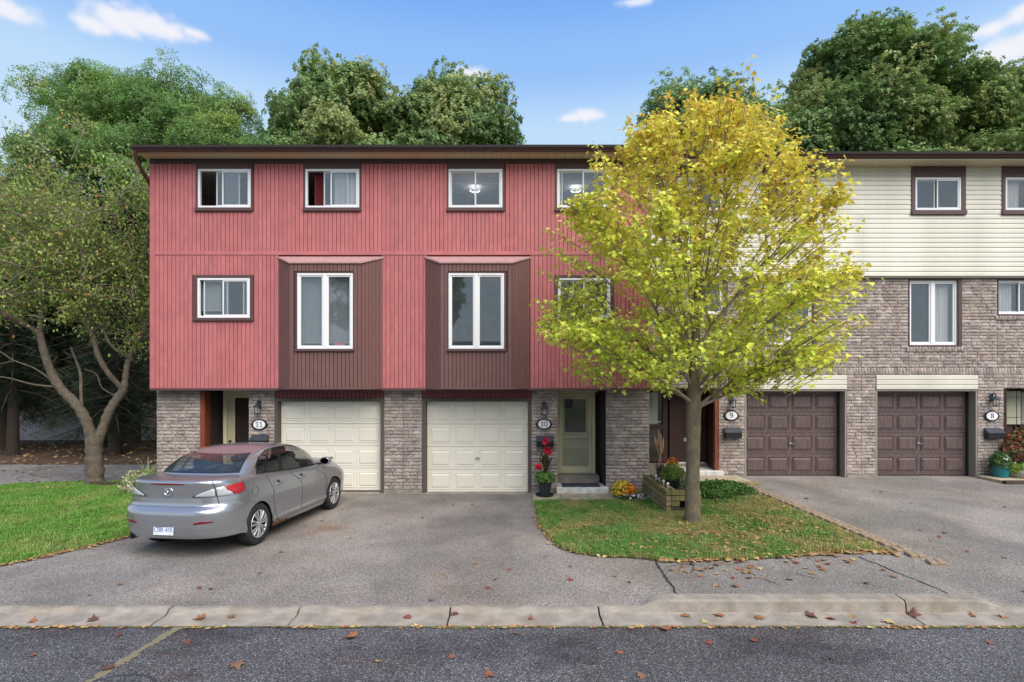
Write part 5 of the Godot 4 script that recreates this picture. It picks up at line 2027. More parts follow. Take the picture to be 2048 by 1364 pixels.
			for k in 7:
				for e in [-0.14, 0.14]:
					var a: float = TAU * k / 7.0 + e
					var a2: float = TAU * k / 7.0 + e * 1.25
					hc.tube([Vector3(cos(a) * 0.045, 0.092, sin(a) * 0.045), Vector3(cos(a2) * 0.12, 0.1, sin(a2) * 0.12), Vector3(cos(a2) * 0.2, 0.09, sin(a2) * 0.2)], [0.014, 0.017, 0.024], 6)
			part(w, "hubcap", hc, M.hubcap)


# ------------------------------------------------------------------ foliage
# a leaf in the xz-plane, stalk at the origin, tip along -z; unit length
func lobed_leaf(curl: float) -> ArrayMesh:
	var out := [Vector2(0.0, 0.0), Vector2(0.24, -0.06), Vector2(0.5, -0.22), Vector2(0.26, -0.36), Vector2(0.47, -0.66), Vector2(0.17, -0.58), Vector2(0.0, -1.0), Vector2(-0.17, -0.58), Vector2(-0.47, -0.66), Vector2(-0.26, -0.36), Vector2(-0.5, -0.22), Vector2(-0.24, -0.06)]
	var g := Geo.new()
	var lift := func(p: Vector2) -> Vector3: return Vector3(p.x, absf(p.x) * 0.35 * curl - p.y * p.y * 0.3 * curl, p.y)
	var mid := Vector3(0, 0, -0.4)
	for i in out.size():
		var a: Vector3 = lift.call(out[i])
		var b: Vector3 = lift.call(out[(i + 1) % out.size()])
		g.tri(mid, a, b, Vector3.UP)
	return g.mesh()


func oval_leaf(w: float, curl: float) -> ArrayMesh:
	var g := Geo.new()
	var p := [Vector3(0, 0, 0), Vector3(w, 0.12 * curl, -0.4), Vector3(w * 0.6, 0.02, -0.75), Vector3(0, -0.25 * curl, -1.0), Vector3(-w * 0.6, 0.02, -0.75), Vector3(-w, 0.12 * curl, -0.4)]
	var m := Vector3(0, -0.05 * curl, -0.5)
	for i in 6:
		g.tri(m, p[i], p[(i + 1) % 6], Vector3.UP)
	return g.mesh()


# several leaves at the end of a shoot, about one unit across
func leaf_spray(n: int, size: float, w: float, sd: int, lobed := false) -> ArrayMesh:
	var r := RandomNumberGenerator.new()
	r.seed = sd
	var g := Geo.new()
	for i in n:
		var d := Vector3(r.randf_range(-1, 1), r.randf_range(-0.7, 0.7), r.randf_range(-1, 1))
		var b := Basis(Vector3.UP, r.randf() * TAU) * Basis(Vector3.RIGHT, r.randf_range(-0.9, 0.35)) * Basis(Vector3.BACK, r.randf_range(-0.6, 0.6))
		g.add(lobed_leaf(r.randf_range(0.3, 1.0)) if lobed else oval_leaf(w, r.randf_range(0.3, 1.0)), Transform3D(b.scaled(Vector3.ONE * size * r.randf_range(0.75, 1.2)), d * 0.45))
	return g.mesh()


func jitter(c: Color, r: RandomNumberGenerator, k := 0.2) -> Color:
	var v := 1.0 + r.randf_range(-k, k)
	return Color(c.r * v * (1.0 + r.randf_range(-k, k) * 0.5), c.g * v, c.b * v * (1.0 + r.randf_range(-k, k) * 0.5))


# a big tree as tufts of leaf sprays on a skeleton of limbs; lobes: [centre, radii, tufts]
func big_tree(called: String, label: String, base: Vector3, trunk_h: float, trunk_r: float, lobes: Array, spray: Mesh, tuft_r: float, per: int, size: float, tones: Array, sd: int, wind := Vector3.ZERO, bark := "bark_dark", m := "leaf", group := "trees standing behind the houses") -> Node3D:
	var r := RandomNumberGenerator.new()
	r.seed = sd
	var t := thing(called, label, "tree", base, 0.0, group)
	var tg := Geo.new()
	var path := []
	var rad := []
	for i in 7:
		var k := i / 6.0
		path.append(Vector3(0.25 * sin(k * 3.0 + sd), trunk_h * k, 0.2 * cos(k * 2.0 + sd)) - Vector3(0.25 * sin(sd), 0, 0.2 * cos(sd)))
		rad.append(trunk_r * (1.25 if i == 0 else 1.0) * lerpf(1.0, 0.45, k))
	tg.tube(path, rad, 10)
	part(t, "trunk", tg, M[bark])
	var lg := Geo.new()
	var where := []
	var tints := PackedColorArray()
	for L in lobes:
		var c: Vector3 = L[0]
		var R: Vector3 = L[1]
		for k in L[2]:
			var d := Vector3(r.randfn(), r.randfn(), r.randfn()).normalized()
			if d.y < -0.55:
				d.y = -d.y
			var depth := 1.0 - 0.62 * pow(r.randf(), 1.7)
			var bump := 1.0 + 0.16 * noise.get_noise_3dv((d + c) * 90.0)
			var p := c + d * R * depth * bump
			var tr := tuft_r * r.randf_range(0.65, 1.3)
			# a limb towards some tufts
			if k % 5 == 0:
				var s: Vector3 = path[3 + r.randi() % 4]
				var q := s.lerp(p, 0.5) + Vector3(0, 0.12 * (p - s).length(), 0)
				lg.tube([s, q, p], [trunk_r * 0.3, trunk_r * 0.16, 0.02], 5, false)
			var tone: Color = tones[r.randi() % tones.size()]
			var n := int(per * r.randf_range(0.7, 1.25))
			for i in n:
				var o := (Vector3(r.randfn(), r.randfn() * 0.7, r.randfn()) * tr * 0.52).limit_length(tr * 0.85)
				var up := (o.normalized() * 0.8 + d * 0.5 + Vector3(0, 0.7, 0) + wind * 0.3).normalized()
				var side := up.cross(Vector3(r.randfn(), r.randfn() * 0.3, r.randfn()) + wind * 2.0).normalized()
				var b := Basis(side, up, side.cross(up)).scaled(Vector3.ONE * size * r.randf_range(0.7, 1.3))
				where.append(Transform3D(b, p + o + wind * tr * r.randf_range(0.0, 0.6)))
				tints.append(jitter(tone, r, 0.22))
	part(t, "limbs", lg, M[bark])
	copies(t, "crown", spray, M[m], where, tints)
	return t


# a spruce: whorls of hanging boughs
func spruce(label: String, base: Vector3, h: float, w: float, bare: float, sd: int, group := "dark spruces at the end of the row") -> void:
	var r := RandomNumberGenerator.new()
	r.seed = sd
	var t := thing("spruce_tree", label, "tree", base, 0.0, group)
	var g := Geo.new()
	g.tube([Vector3(0, -0.1, 0), Vector3(0.02, h * 0.3, 0), Vector3(0, h * 0.7, 0.03), Vector3(0, h, 0)], [h * 0.027, h * 0.021, h * 0.011, 0.02], 9)
	part(t, "trunk", g, M.bark_dark)
	var lg := Geo.new()
	var where := []
	var tints := PackedColorArray()
	var y := bare
	while y < h - 0.2:
		var k := (y - bare) / (h - bare)
		var n := 7
		for i in n:
			var a := TAU * (i + r.randf() * 0.8) / n + y
			var L := w * (1.0 - k * 0.94) * r.randf_range(0.75, 1.12)
			var d := Vector3(cos(a), 0, sin(a))
			var tip := Vector3(0, y, 0) + d * L + Vector3(0, -0.28 * L + 0.1 * k, 0)
			lg.tube([Vector3(0, y, 0), Vector3(0, y, 0) + d * L * 0.5 + Vector3(0, -0.08 * L, 0), tip], [0.035, 0.02, 0.006], 4, false)
			var steps := maxi(3, int(L / 0.13))
			for s in steps:
				var u := (s + 0.5) / steps
				if u < 0.18:
					continue
				var p := Vector3(0, y, 0) + d * L * u + Vector3(0, -0.08 * L * u - 0.2 * L * u * u, 0)
				for e in 3:
					var side := d.cross(Vector3.UP) * r.randf_range(-0.55, 0.55) * (1.0 - u * 0.5) * minf(L, 1.2) * 0.5
					var b := Basis(Vector3.UP, -a + PI / 2 + r.randf_range(-0.9, 0.9)) * Basis(Vector3.RIGHT, r.randf_range(-0.9, -0.1))
					where.append(Transform3D(b.scaled(Vector3.ONE * r.randf_range(0.3, 0.5)), p + side))
					tints.append(jitter(Color(0.034, 0.062, 0.032), r, 0.3))
		y += 0.34
	part(t, "boughs", lg, M.bark_dark)
	copies(t, "crown", T.needle_spray, M.needle, where, tints)


func needle_spray() -> ArrayMesh:
	var g := Geo.new()
	var r := RandomNumberGenerator.new()
	r.seed = 12
	for k in 26:
		var z := -k / 26.0
		for e in [-1.0, 1.0]:
			var d := Vector3(e * r.randf_range(0.6, 1.0), r.randf_range(-0.6, 0.35), -0.7).normalized() * r.randf_range(0.14, 0.24)
			g.tri(Vector3(0, 0, z - 0.012), Vector3(0, 0, z + 0.012), Vector3(0, 0, z) + d, Vector3.UP)
	return g.mesh()


# ------------------------------------------------------------------ the yellow maple on the front lawn
func yellow_maple() -> void:
	var r := RandomNumberGenerator.new()
	r.seed = 2024
	var base := gp(3.16, 9.62, -0.02)
	var t := thing("maple_tree", "young maple with yellow green autumn leaves on the front lawn", "tree", base)
	var tg := Geo.new()
	var tp := [Vector3(0, -0.05, 0), Vector3(0.0, 0.06, 0), Vector3(0.0, 0.2, 0), Vector3(-0.005, 0.7, 0), Vector3(0.005, 1.3, 0.01), Vector3(0.015, 1.85, 0), Vector3(0.02, 2.1, 0), Vector3(0.02, 2.5, 0), Vector3(0.05, 3.1, 0.02), Vector3(0.04, 3.8, 0), Vector3(0.12, 4.6, 0.03), Vector3(0.1, 5.6, 0), Vector3(0.2, 6.6, 0)]
	var trd := [0.175, 0.155, 0.135, 0.122, 0.118, 0.122, 0.135, 0.1, 0.075, 0.06, 0.042, 0.028, 0.014]
	var fine := []
	var fr := []
	for i in tp.size() - 1:
		for k in 4:
			var u := k / 4.0
			fine.append(tp[i].lerp(tp[i + 1], u) + Vector3(r.randf_range(-1, 1), 0, r.randf_range(-1, 1)) * 0.004)
			fr.append(lerpf(trd[i], trd[i + 1], u) * r.randf_range(0.975, 1.03))
	fine.append(tp[-1])
	fr.append(trd[-1])
	tg.tube(fine, fr, 14)
	part(t, "trunk", tg, M.bark_maple)
	var lg := Geo.new()
	var twigs := []
	# crown half width at a height above the tree's foot
	var hull := func(y: float) -> float:
		return 0.9 * tab([[2.0, 0.6], [2.35, 2.0], [2.8, 2.6], [3.4, 2.8], [4.6, 2.75], [5.2, 2.5], [5.9, 2.15], [6.4, 1.65], [6.8, 1.2], [7.2, 0.4]], y)
	var limbs := []
	# the main limbs: [from height, azimuth, tip height, tip reach]
	for i in 19:
		var a := TAU * (i * 0.382 + 0.03) + r.randf_range(-0.2, 0.2)
		var y0 := lerpf(2.0, 4.6, pow(i / 19.0, 1.1))
		var yt := lerpf(2.75, 7.1, pow(i / 18.0, 0.8)) + r.randf_range(-0.25, 0.25)
		limbs.append([y0, a, yt, hull.call(yt) * r.randf_range(0.9, 1.03)])
	limbs.append([2.15, 0.15, 4.3, 2.45])
	limbs.append([2.05, 0.05, 3.05, 1.9])
	limbs.append([2.1, PI - 0.1, 3.4, 2.5])
	limbs.append([2.3, 2.6, 5.2, 2.4])
	for L in limbs:
		var a: float = L[1]
		var d := Vector3(cos(a), 0, sin(a))
		var p0 := Vector3(0.02, L[0], 0)
		var p3: Vector3 = d * L[3] + Vector3(0, L[2], 0)
		var p1: Vector3 = p0 + d * L[3] * 0.28 + Vector3(0, (L[2] - L[0]) * 0.42, 0)
		var p2: Vector3 = p0 + d * L[3] * 0.66 + Vector3(0, (L[2] - L[0]) * 0.78, 0)
		var path := []
		var rad := []
		var N := 12
		for i in N + 1:
			var u := float(i) / N
			var q := p0.bezier_interpolate(p1, p2, p3, u) + Vector3(r.randf_range(-1, 1), r.randf_range(-1, 1), r.randf_range(-1, 1)) * 0.025
			path.append(q)
			rad.append(lerpf(0.036 if L[0] < 3.0 else 0.028, 0.005, pow(u, 0.75)))
		lg.tube(path, rad, 6, false)
		for i in range(2, N + 1):
			for k in 4:
				var side := Vector3(r.randfn(), r.randfn() * 0.55 + 0.25, r.randfn()).normalized()
				var dir: Vector3 = ((path[i] - path[i - 1]).normalized() * 0.75 + side * 0.8).normalized()
				var len := r.randf_range(0.35, 0.85) * (1.15 - 0.45 * i / N)
				var e: Vector3 = path[i] + dir * len
				var lim: float = hull.call(e.y) * (1.06 + 0.05 * sin(e.y * 9.0 + a * 3.0))
				var flat := Vector2(e.x, e.z)
				if flat.length() > lim:
					flat = flat.normalized() * lim
					e = Vector3(flat.x, e.y, flat.y)
				if e.y < 2.15:
					e.y = 2.15 + r.randf() * 0.3
				var mid: Vector3 = path[i].lerp(e, 0.5) + Vector3(0, 0.04, 0)
				lg.tube([path[i], mid, e], [0.009, 0.006, 0.002], 4, false)
				twigs.append([path[i], mid, e])
	# upright shoots at the top
	for k in 46:
		var a := r.randf() * TAU
		var y := r.randf_range(5.2, 6.7)
		var rr: float = hull.call(y) * sqrt(r.randf()) * 0.9
		var s := Vector3(cos(a) * rr, y, sin(a) * rr)
		var e := s + Vector3(cos(a) * 0.22, r.randf_range(0.5, 0.95), sin(a) * 0.22)
		lg.tube([s, s.lerp(e, 0.5), e], [0.01, 0.006, 0.002], 4, false)
		twigs.append([s, s.lerp(e, 0.5) + Vector3(0.03, 0, 0), e])
	# shoots that fill the outside of the crown
	for k in 470:
		var a := r.randf() * TAU
		var y := 2.5 + 4.6 * pow(r.randf(), 0.9)
		var rr: float = hull.call(y) * (r.randf_range(0.8, 0.98) if k % 4 else r.randf_range(0.98, 1.12))
		var e := Vector3(cos(a) * rr, y + 0.1, sin(a) * rr)
		var s := Vector3(cos(a) * rr * 0.72, y - 0.28, sin(a) * rr * 0.72)
		lg.tube([s, s.lerp(e, 0.5) + Vector3(0, 0.04, 0), e], [0.009, 0.006, 0.002], 4, false)
		twigs.append([s, s.lerp(e, 0.5) + Vector3(0, 0.04, 0), e])
	part(t, "limbs", lg, M.twig)
	var kinds := [[], [], []]
	var cols := [PackedColorArray(), PackedColorArray(), PackedColorArray()]
	for w in twigs:
		var reach: float = Vector2(w[2].x, w[2].z).length() / maxf(hull.call(w[2].y), 0.3)
		var n := 22 if reach > 0.62 else (19 if w[2].y < 4.0 else 13)
		var orange := r.randf()
		for i in n:
			var u := lerpf(0.25, 1.05, (i + r.randf()) / n)
			var p: Vector3 = w[0].lerp(w[1], u * 2.0) if u < 0.5 else w[1].lerp(w[2], u * 2.0 - 1.0)
			var az := r.randf() * TAU
			var off := Vector3(cos(az), 0.0, sin(az)) * r.randf_range(0.02, 0.13) + Vector3(0, r.randf_range(-0.07, 0.08), 0)
			var b := Basis(Vector3.UP, -az - PI / 2) * Basis(Vector3.RIGHT, r.randf_range(-0.95, 0.1)) * Basis(Vector3.BACK, r.randf_range(-0.5, 0.5))
			var k := r.randi() % 3
			kinds[k].append(Transform3D(b.scaled(Vector3.ONE * r.randf_range(0.06, 0.105)), p + off))
			var h: float = clampf((p.y - 2.4) / 4.8, 0.0, 1.0)
			var right: float = clampf(p.x / 2.6, -1.0, 1.0)
			var c := Color(0.64, 0.75, 0.10).lerp(Color(0.86, 0.74, 0.125), clampf(h * 1.0 + 0.2 * right + r.randf_range(-0.35, 0.35), 0.0, 1.0))
			if r.randf() < 0.05 + 0.24 * h * h + 0.14 * maxf(right, 0.0) * float(orange > 0.5):
				c = c.lerp(Color(0.62, 0.27, 0.08), r.randf_range(0.3, 0.9) * (0.5 + 0.5 * orange))
			cols[k].append(jitter(c, r, 0.16))
	for k in 3:
		copies(t, "crown", T["maple_leaf_%d" % k], M.leaf, kinds[k], cols[k])


# ------------------------------------------------------------------ the old tree on the left lawn
func apple_tree() -> void:
	var r := RandomNumberGenerator.new()
	r.seed = 99
	var base := gp(-10.64, 14.0, -0.03)
	var t := thing("old_lawn_tree", "old tree with forked mossy trunk on the lawn left of the red house", "tree", base)
	# limbs as points (right, up, towards the street) from the foot of the trunk, with radii
	var px := func(list: Array) -> Array:
		var out := []
		for q in list:
			out.append(Vector3((q[0] - 188) / 78.6, (968 - q[1]) / 78.6, q[2]))
		return out
	var stems := [
		[px.call([[190, 975, 0.0], [190, 955, 0.0], [189, 920, 0.0], [188, 890, 0.0], [190, 865, 0.0]]), [0.36, 0.27, 0.25, 0.25, 0.26]],
		[px.call([[188, 890, 0.0], [180, 850, 0.05], [172, 825, 0.1], [158, 800, 0.15], [140, 780, 0.2], [126, 755, 0.25], [117, 728, 0.3], [110, 695, 0.35], [103, 664, 0.35]]), [0.2, 0.19, 0.18, 0.17, 0.16, 0.155, 0.14, 0.125, 0.115]],
		[px.call([[192, 890, 0.0], [203, 845, -0.1], [210, 820, -0.15], [221, 797, -0.2], [232, 778, -0.25], [235, 764, -0.25]]), [0.19, 0.17, 0.165, 0.16, 0.155, 0.14]],
		[px.call([[103, 664, 0.35], [92, 654, 0.5], [70, 635, 0.8], [45, 622, 1.0], [20, 608, 1.2], [-15, 590, 1.4]]), [0.1, 0.085, 0.075, 0.06, 0.045, 0.03]],
		[px.call([[92, 654, 0.5], [60, 640, 0.2], [30, 615, 0.0], [5, 600, -0.2], [-30, 570, -0.3]]), [0.07, 0.06, 0.05, 0.04, 0.025]],
		[px.call([[103, 664, 0.35], [95, 630, 0.2], [89, 595, 0.0], [86, 565, -0.1], [76, 540, -0.3], [62, 517, -0.4], [45, 480, -0.6], [20, 440, -0.7]]), [0.09, 0.085, 0.08, 0.075, 0.06, 0.05, 0.035, 0.02]],
		[px.call([[233, 775, -0.25], [218, 745, 0.0], [206, 710, 0.15], [200, 680, 0.2], [195, 655, 0.25], [183, 612, 0.3], [172, 590, 0.3], [163, 562, 0.35], [152, 535, 0.4], [140, 512, 0.4], [126, 495, 0.5], [110, 476, 0.6], [90, 430, 0.8]]), [0.11, 0.1, 0.1, 0.095, 0.1, 0.085, 0.085, 0.075, 0.065, 0.06, 0.05, 0.04, 0.02]],
		[px.call([[235, 768, -0.25], [236, 740, -0.3], [238, 715, -0.35], [247, 688, -0.4], [257, 668, -0.45], [270, 635, -0.5], [280, 605, -0.55], [286, 575, -0.5], [289, 540, -0.4], [288, 500, -0.3], [284, 460, -0.2], [290, 410, 0.0]]), [0.12, 0.11, 0.105, 0.1, 0.095, 0.09, 0.08, 0.075, 0.065, 0.05, 0.035, 0.02]],
		[px.call([[195, 655, 0.25], [210, 620, 0.5], [214, 600, 0.6], [205, 570, 0.7], [212, 540, 0.8], [216, 500, 0.9], [218, 440, 1.0]]), [0.06, 0.05, 0.045, 0.04, 0.035, 0.03, 0.015]],
		[px.call([[172, 590, 0.3], [150, 575, 0.6], [125, 565, 0.9], [95, 560, 1.1]]), [0.05, 0.035, 0.028, 0.015]],
		[px.call([[170, 820, 0.1], [162, 780, 0.0], [155, 745, -0.1], [145, 715, -0.1], [135, 690, -0.1]]), [0.06, 0.06, 0.055, 0.04, 0.03]],
		[px.call([[126, 770, 0.2], [100, 765, 0.5], [70, 752, 0.8], [40, 750, 1.0], [12, 752, 1.2]]), [0.045, 0.03, 0.022, 0.015, 0.007]],
		[px.call([[122, 762, 0.2], [105, 735, 0.5], [85, 720, 0.8], [60, 700, 1.0], [25, 722, 1.2], [0, 728, 1.3]]), [0.045, 0.03, 0.025, 0.018, 0.01, 0.006]],
		[px.call([[85, 720, 0.8], [60, 728, 0.9], [38, 735, 1.0], [34, 770, 1.1]]), [0.018, 0.013, 0.01, 0.005]],
		[px.call([[222, 790, -0.2], [210, 772, 0.1], [205, 745, 0.2], [192, 735, 0.4]]), [0.04, 0.025, 0.02, 0.01]],
		[px.call([[240, 710, -0.3], [225, 690, 0.0], [216, 665, 0.1], [218, 640, 0.2]]), [0.06, 0.055, 0.045, 0.02]],
	]
	var anchors := []
	for i in stems.size():
		var path: Array = stems[i][0]
		var rad: Array = stems[i][1]
		var cur := []
		var cr := []
		for k in path.size() - 1:
			for e in 4:
				var u := e / 4.0
				cur.append(path[k].cubic_interpolate(path[k + 1], path[maxi(k - 1, 0)], path[mini(k + 2, path.size() - 1)], u))
				cr.append(lerpf(rad[k], rad[k + 1], u) * (1.0 + 0.08 * sin(k * 3.7 + e * 2.1)))
		cur.append(path[-1])
		cr.append(rad[-1])
		var g := Geo.new()
		for k in cr.size():
			cr[k] *= (0.76 if i == 0 else 0.66) * (1.0 + 0.05 * sin(k * 2.3 + i))
		g.tube(cur, cr, 14 if cr[0] > 0.1 else 7)
		part(t, "trunk" if i == 0 else "limb", g, M.bark_apple)
		if i in [3, 4, 5, 6, 7, 8, 9]:
			for k in range(int(cur.size() * 0.3), cur.size()):
				anchors.append(cur[k])
	# fine grey twigs and small leaves
	var tw := Geo.new()
	var where := []
	var tints := PackedColorArray()
	var lows := func(p: Vector3) -> bool: return p.y > 3.3
	for k in 760:
		var s: Vector3 = anchors[r.randi() % anchors.size()]
		if k > 250:
			s += Vector3(r.randf_range(-0.9, 0.9), r.randf_range(0.2, 2.0), r.randf_range(-0.9, 0.9))
		if s.x > 1.2:
			s.x = 1.2
		var d := Vector3(r.randfn(), r.randfn() * 0.8 + 0.4, r.randfn()).normalized()
		var L := r.randf_range(0.4, 1.2)
		var e := s + d * L
		e.x = minf(e.x, 1.75)
		var m := s.lerp(e, 0.5) + Vector3(r.randfn(), r.randfn(), r.randfn()) * 0.09
		tw.tube([s, m, e], [0.013, 0.008, 0.003], 4, false)
		if e.y < 3.2 and r.randf() < 0.6:
			continue
		for i in 26:
			var u := r.randf()
			var p := s.lerp(m, u * 2.0) if u < 0.5 else m.lerp(e, u * 2.0 - 1.0)
			p += Vector3(r.randfn(), r.randfn(), r.randfn()) * 0.16
			var b := Basis(Vector3.UP, r.randf() * TAU) * Basis(Vector3.RIGHT, r.randf_range(-1.2, 0.3)) * Basis(Vector3.BACK, r.randf_range(-0.7, 0.7))
			where.append(Transform3D(b.scaled(Vector3.ONE * r.randf_range(0.06, 0.11)), p))
			var roll := r.randf()
			var c := Color(0.29, 0.40, 0.10) if roll < 0.68 else (Color(0.44, 0.46, 0.14) if roll < 0.94 else Color(0.45, 0.24, 0.08))
			tints.append(jitter(c, r, 0.25))
	part(t, "twigs", tw, M.twig)
	copies(t, "crown", oval_leaf(0.3, 0.8), M.leaf, where, tints)


# ------------------------------------------------------------------ lawns and fallen leaves
func inside(rows: Array, x: float, d: float) -> bool:
	if d < rows[0][0] or d > rows[-1][0]:
		return false
	for i in rows.size() - 1:
		if d <= rows[i + 1][0]:
			var t: float = (d - rows[i][0]) / maxf(rows[i + 1][0] - rows[i][0], 0.0001)
			return x > lerpf(rows[i][1], rows[i + 1][1], t) and x < lerpf(rows[i][2], rows[i + 1][2], t)
	return false


func grass_tuft(sd: int, tall: float) -> ArrayMesh:
	var r := RandomNumberGenerator.new()
	r.seed = sd
	var g := Geo.new()
	for i in 16:
		var a := r.randf() * TAU
		var o := Vector3(r.randf_range(-1, 1), 0, r.randf_range(-1, 1)) * 0.045
		var d := Vector3(cos(a), 0, sin(a))
		var w := Vector3(-d.z, 0, d.x) * r.randf_range(0.0025, 0.0045)
		var h := tall * r.randf_range(0.55, 1.2)
		var lean := r.randf_range(0.1, 0.9) * h
		var m := o + d * lean * 0.35 + Vector3(0, h * 0.6, 0)
		var e := o + d * lean + Vector3(0, h, 0)
		g.tri(o - w, o + w, m + w * 0.8, Vector3.UP)
		g.tri(o - w, m + w * 0.8, m - w * 0.8, Vector3.UP)
		g.tri(m - w * 0.8, m + w * 0.8, e, Vector3.UP)
	return g.mesh()


func grass(called: String, label: String, rows: Array, per_m2: float, tone: Callable, sd: int, off: float) -> void:
	var r := RandomNumberGenerator.new()
	r.seed = sd
	var x0 := 1e9
	var x1 := -1e9
	for q in rows:
		x0 = minf(x0, q[1])
		x1 = maxf(x1, q[2])
	var n := int((x1 - x0) * (rows[-1][0] - rows[0][0]) * per_m2)
	var where := []
	var tints := PackedColorArray()
	for i in n:
		var x := r.randf_range(x0, x1)
		var d := r.randf_range(rows[0][0], rows[-1][0])
		if not inside(rows, x + r.randf_range(-0.03, 0.03), d + r.randf_range(-0.03, 0.03)):
			continue
		var k := r.randf_range(0.7, 1.25) * (1.0 + 0.5 * wobble(x, d, 130.0, 5.0))
		where.append(Transform3D(Basis(Vector3.UP, r.randf() * TAU).scaled(Vector3(k, k, k)), gp(x, d, off)))
		tints.append(jitter(tone.call(x, d), r, 0.22))
	var o := copies(self, called, grass_tuft(sd, 0.052), M.grass_blade, where, tints)
	o.set_meta("kind", "stuff")
	tag(o, label, "grass")


const LAWN_LEFT := [[6.9, -14.0, -8.0], [7.46, -14.0, -6.95], [8.12, -14.0, -6.6], [9.05, -14.0, -6.21], [10.0, -14.0, -6.05], [11.5, -14.0, -6.5], [12.6, -14.0, -8.3], [13.62, -12.9, -8.4], [14.1, -12.0, -8.4], [14.3, -11.0, -8.4]]
const LAWN_FRONT := [[7.49, 1.95, 3.3], [7.56, 1.85, 3.8], [7.79, 1.5, 5.36], [8.07, 0.92, 5.32], [8.52, 0.68, 5.29], [9.28, 0.54, 5.24], [10.19, 0.47, 5.18], [11.56, 0.5, 5.12], [11.84, 0.5, 5.21], [11.86, 2.3, 5.21], [12.8, 2.35, 5.2]]


func make_lawns() -> void:
	setting("lawn_left", sheet(LAWN_LEFT, 0.022, 0.12, 50, no_tone, 0.05), M.soil)
	setting("lawn_front", sheet(LAWN_FRONT, 0.022, 0.07, 40, no_tone, 0.05), M.soil)
	grass("grass", "bright green mown grass of the left lawn", LAWN_LEFT, 520.0, func(x, d): return Color(0.15, 0.33, 0.045).lerp(Color(0.27, 0.36, 0.09), clampf(0.3 + 1.5 * wobble(x, d, 70.0, 13.0), 0.0, 0.8)), 51, 0.02)
	grass("grass_001", "thin mown grass strewn with leaves round the yellow maple", LAWN_FRONT, 520.0, func(x, d): return Color(0.15, 0.30, 0.055).lerp(Color(0.38, 0.34, 0.12), clampf(0.35 + 1.3 * wobble(x, d, 80.0, 19.0) + 0.12 * (x - 3.0), 0.0, 0.9)), 52, 0.02)


func dry_leaf_meshes() -> Array:
	var out := []
	for k in 4:
		var g := Geo.new()
		var b := Basis(Vector3.BACK, PI if k % 2 else 0.0).scaled(Vector3(1.0, 0.32 + 0.12 * k, 1.0))
		g.add(lobed_leaf(0.8 + 0.3 * k), Transform3D(b, Vector3(0, 0.1 if k % 2 else 0.1, 0.45)))
		out.append(g.mesh())
	return out


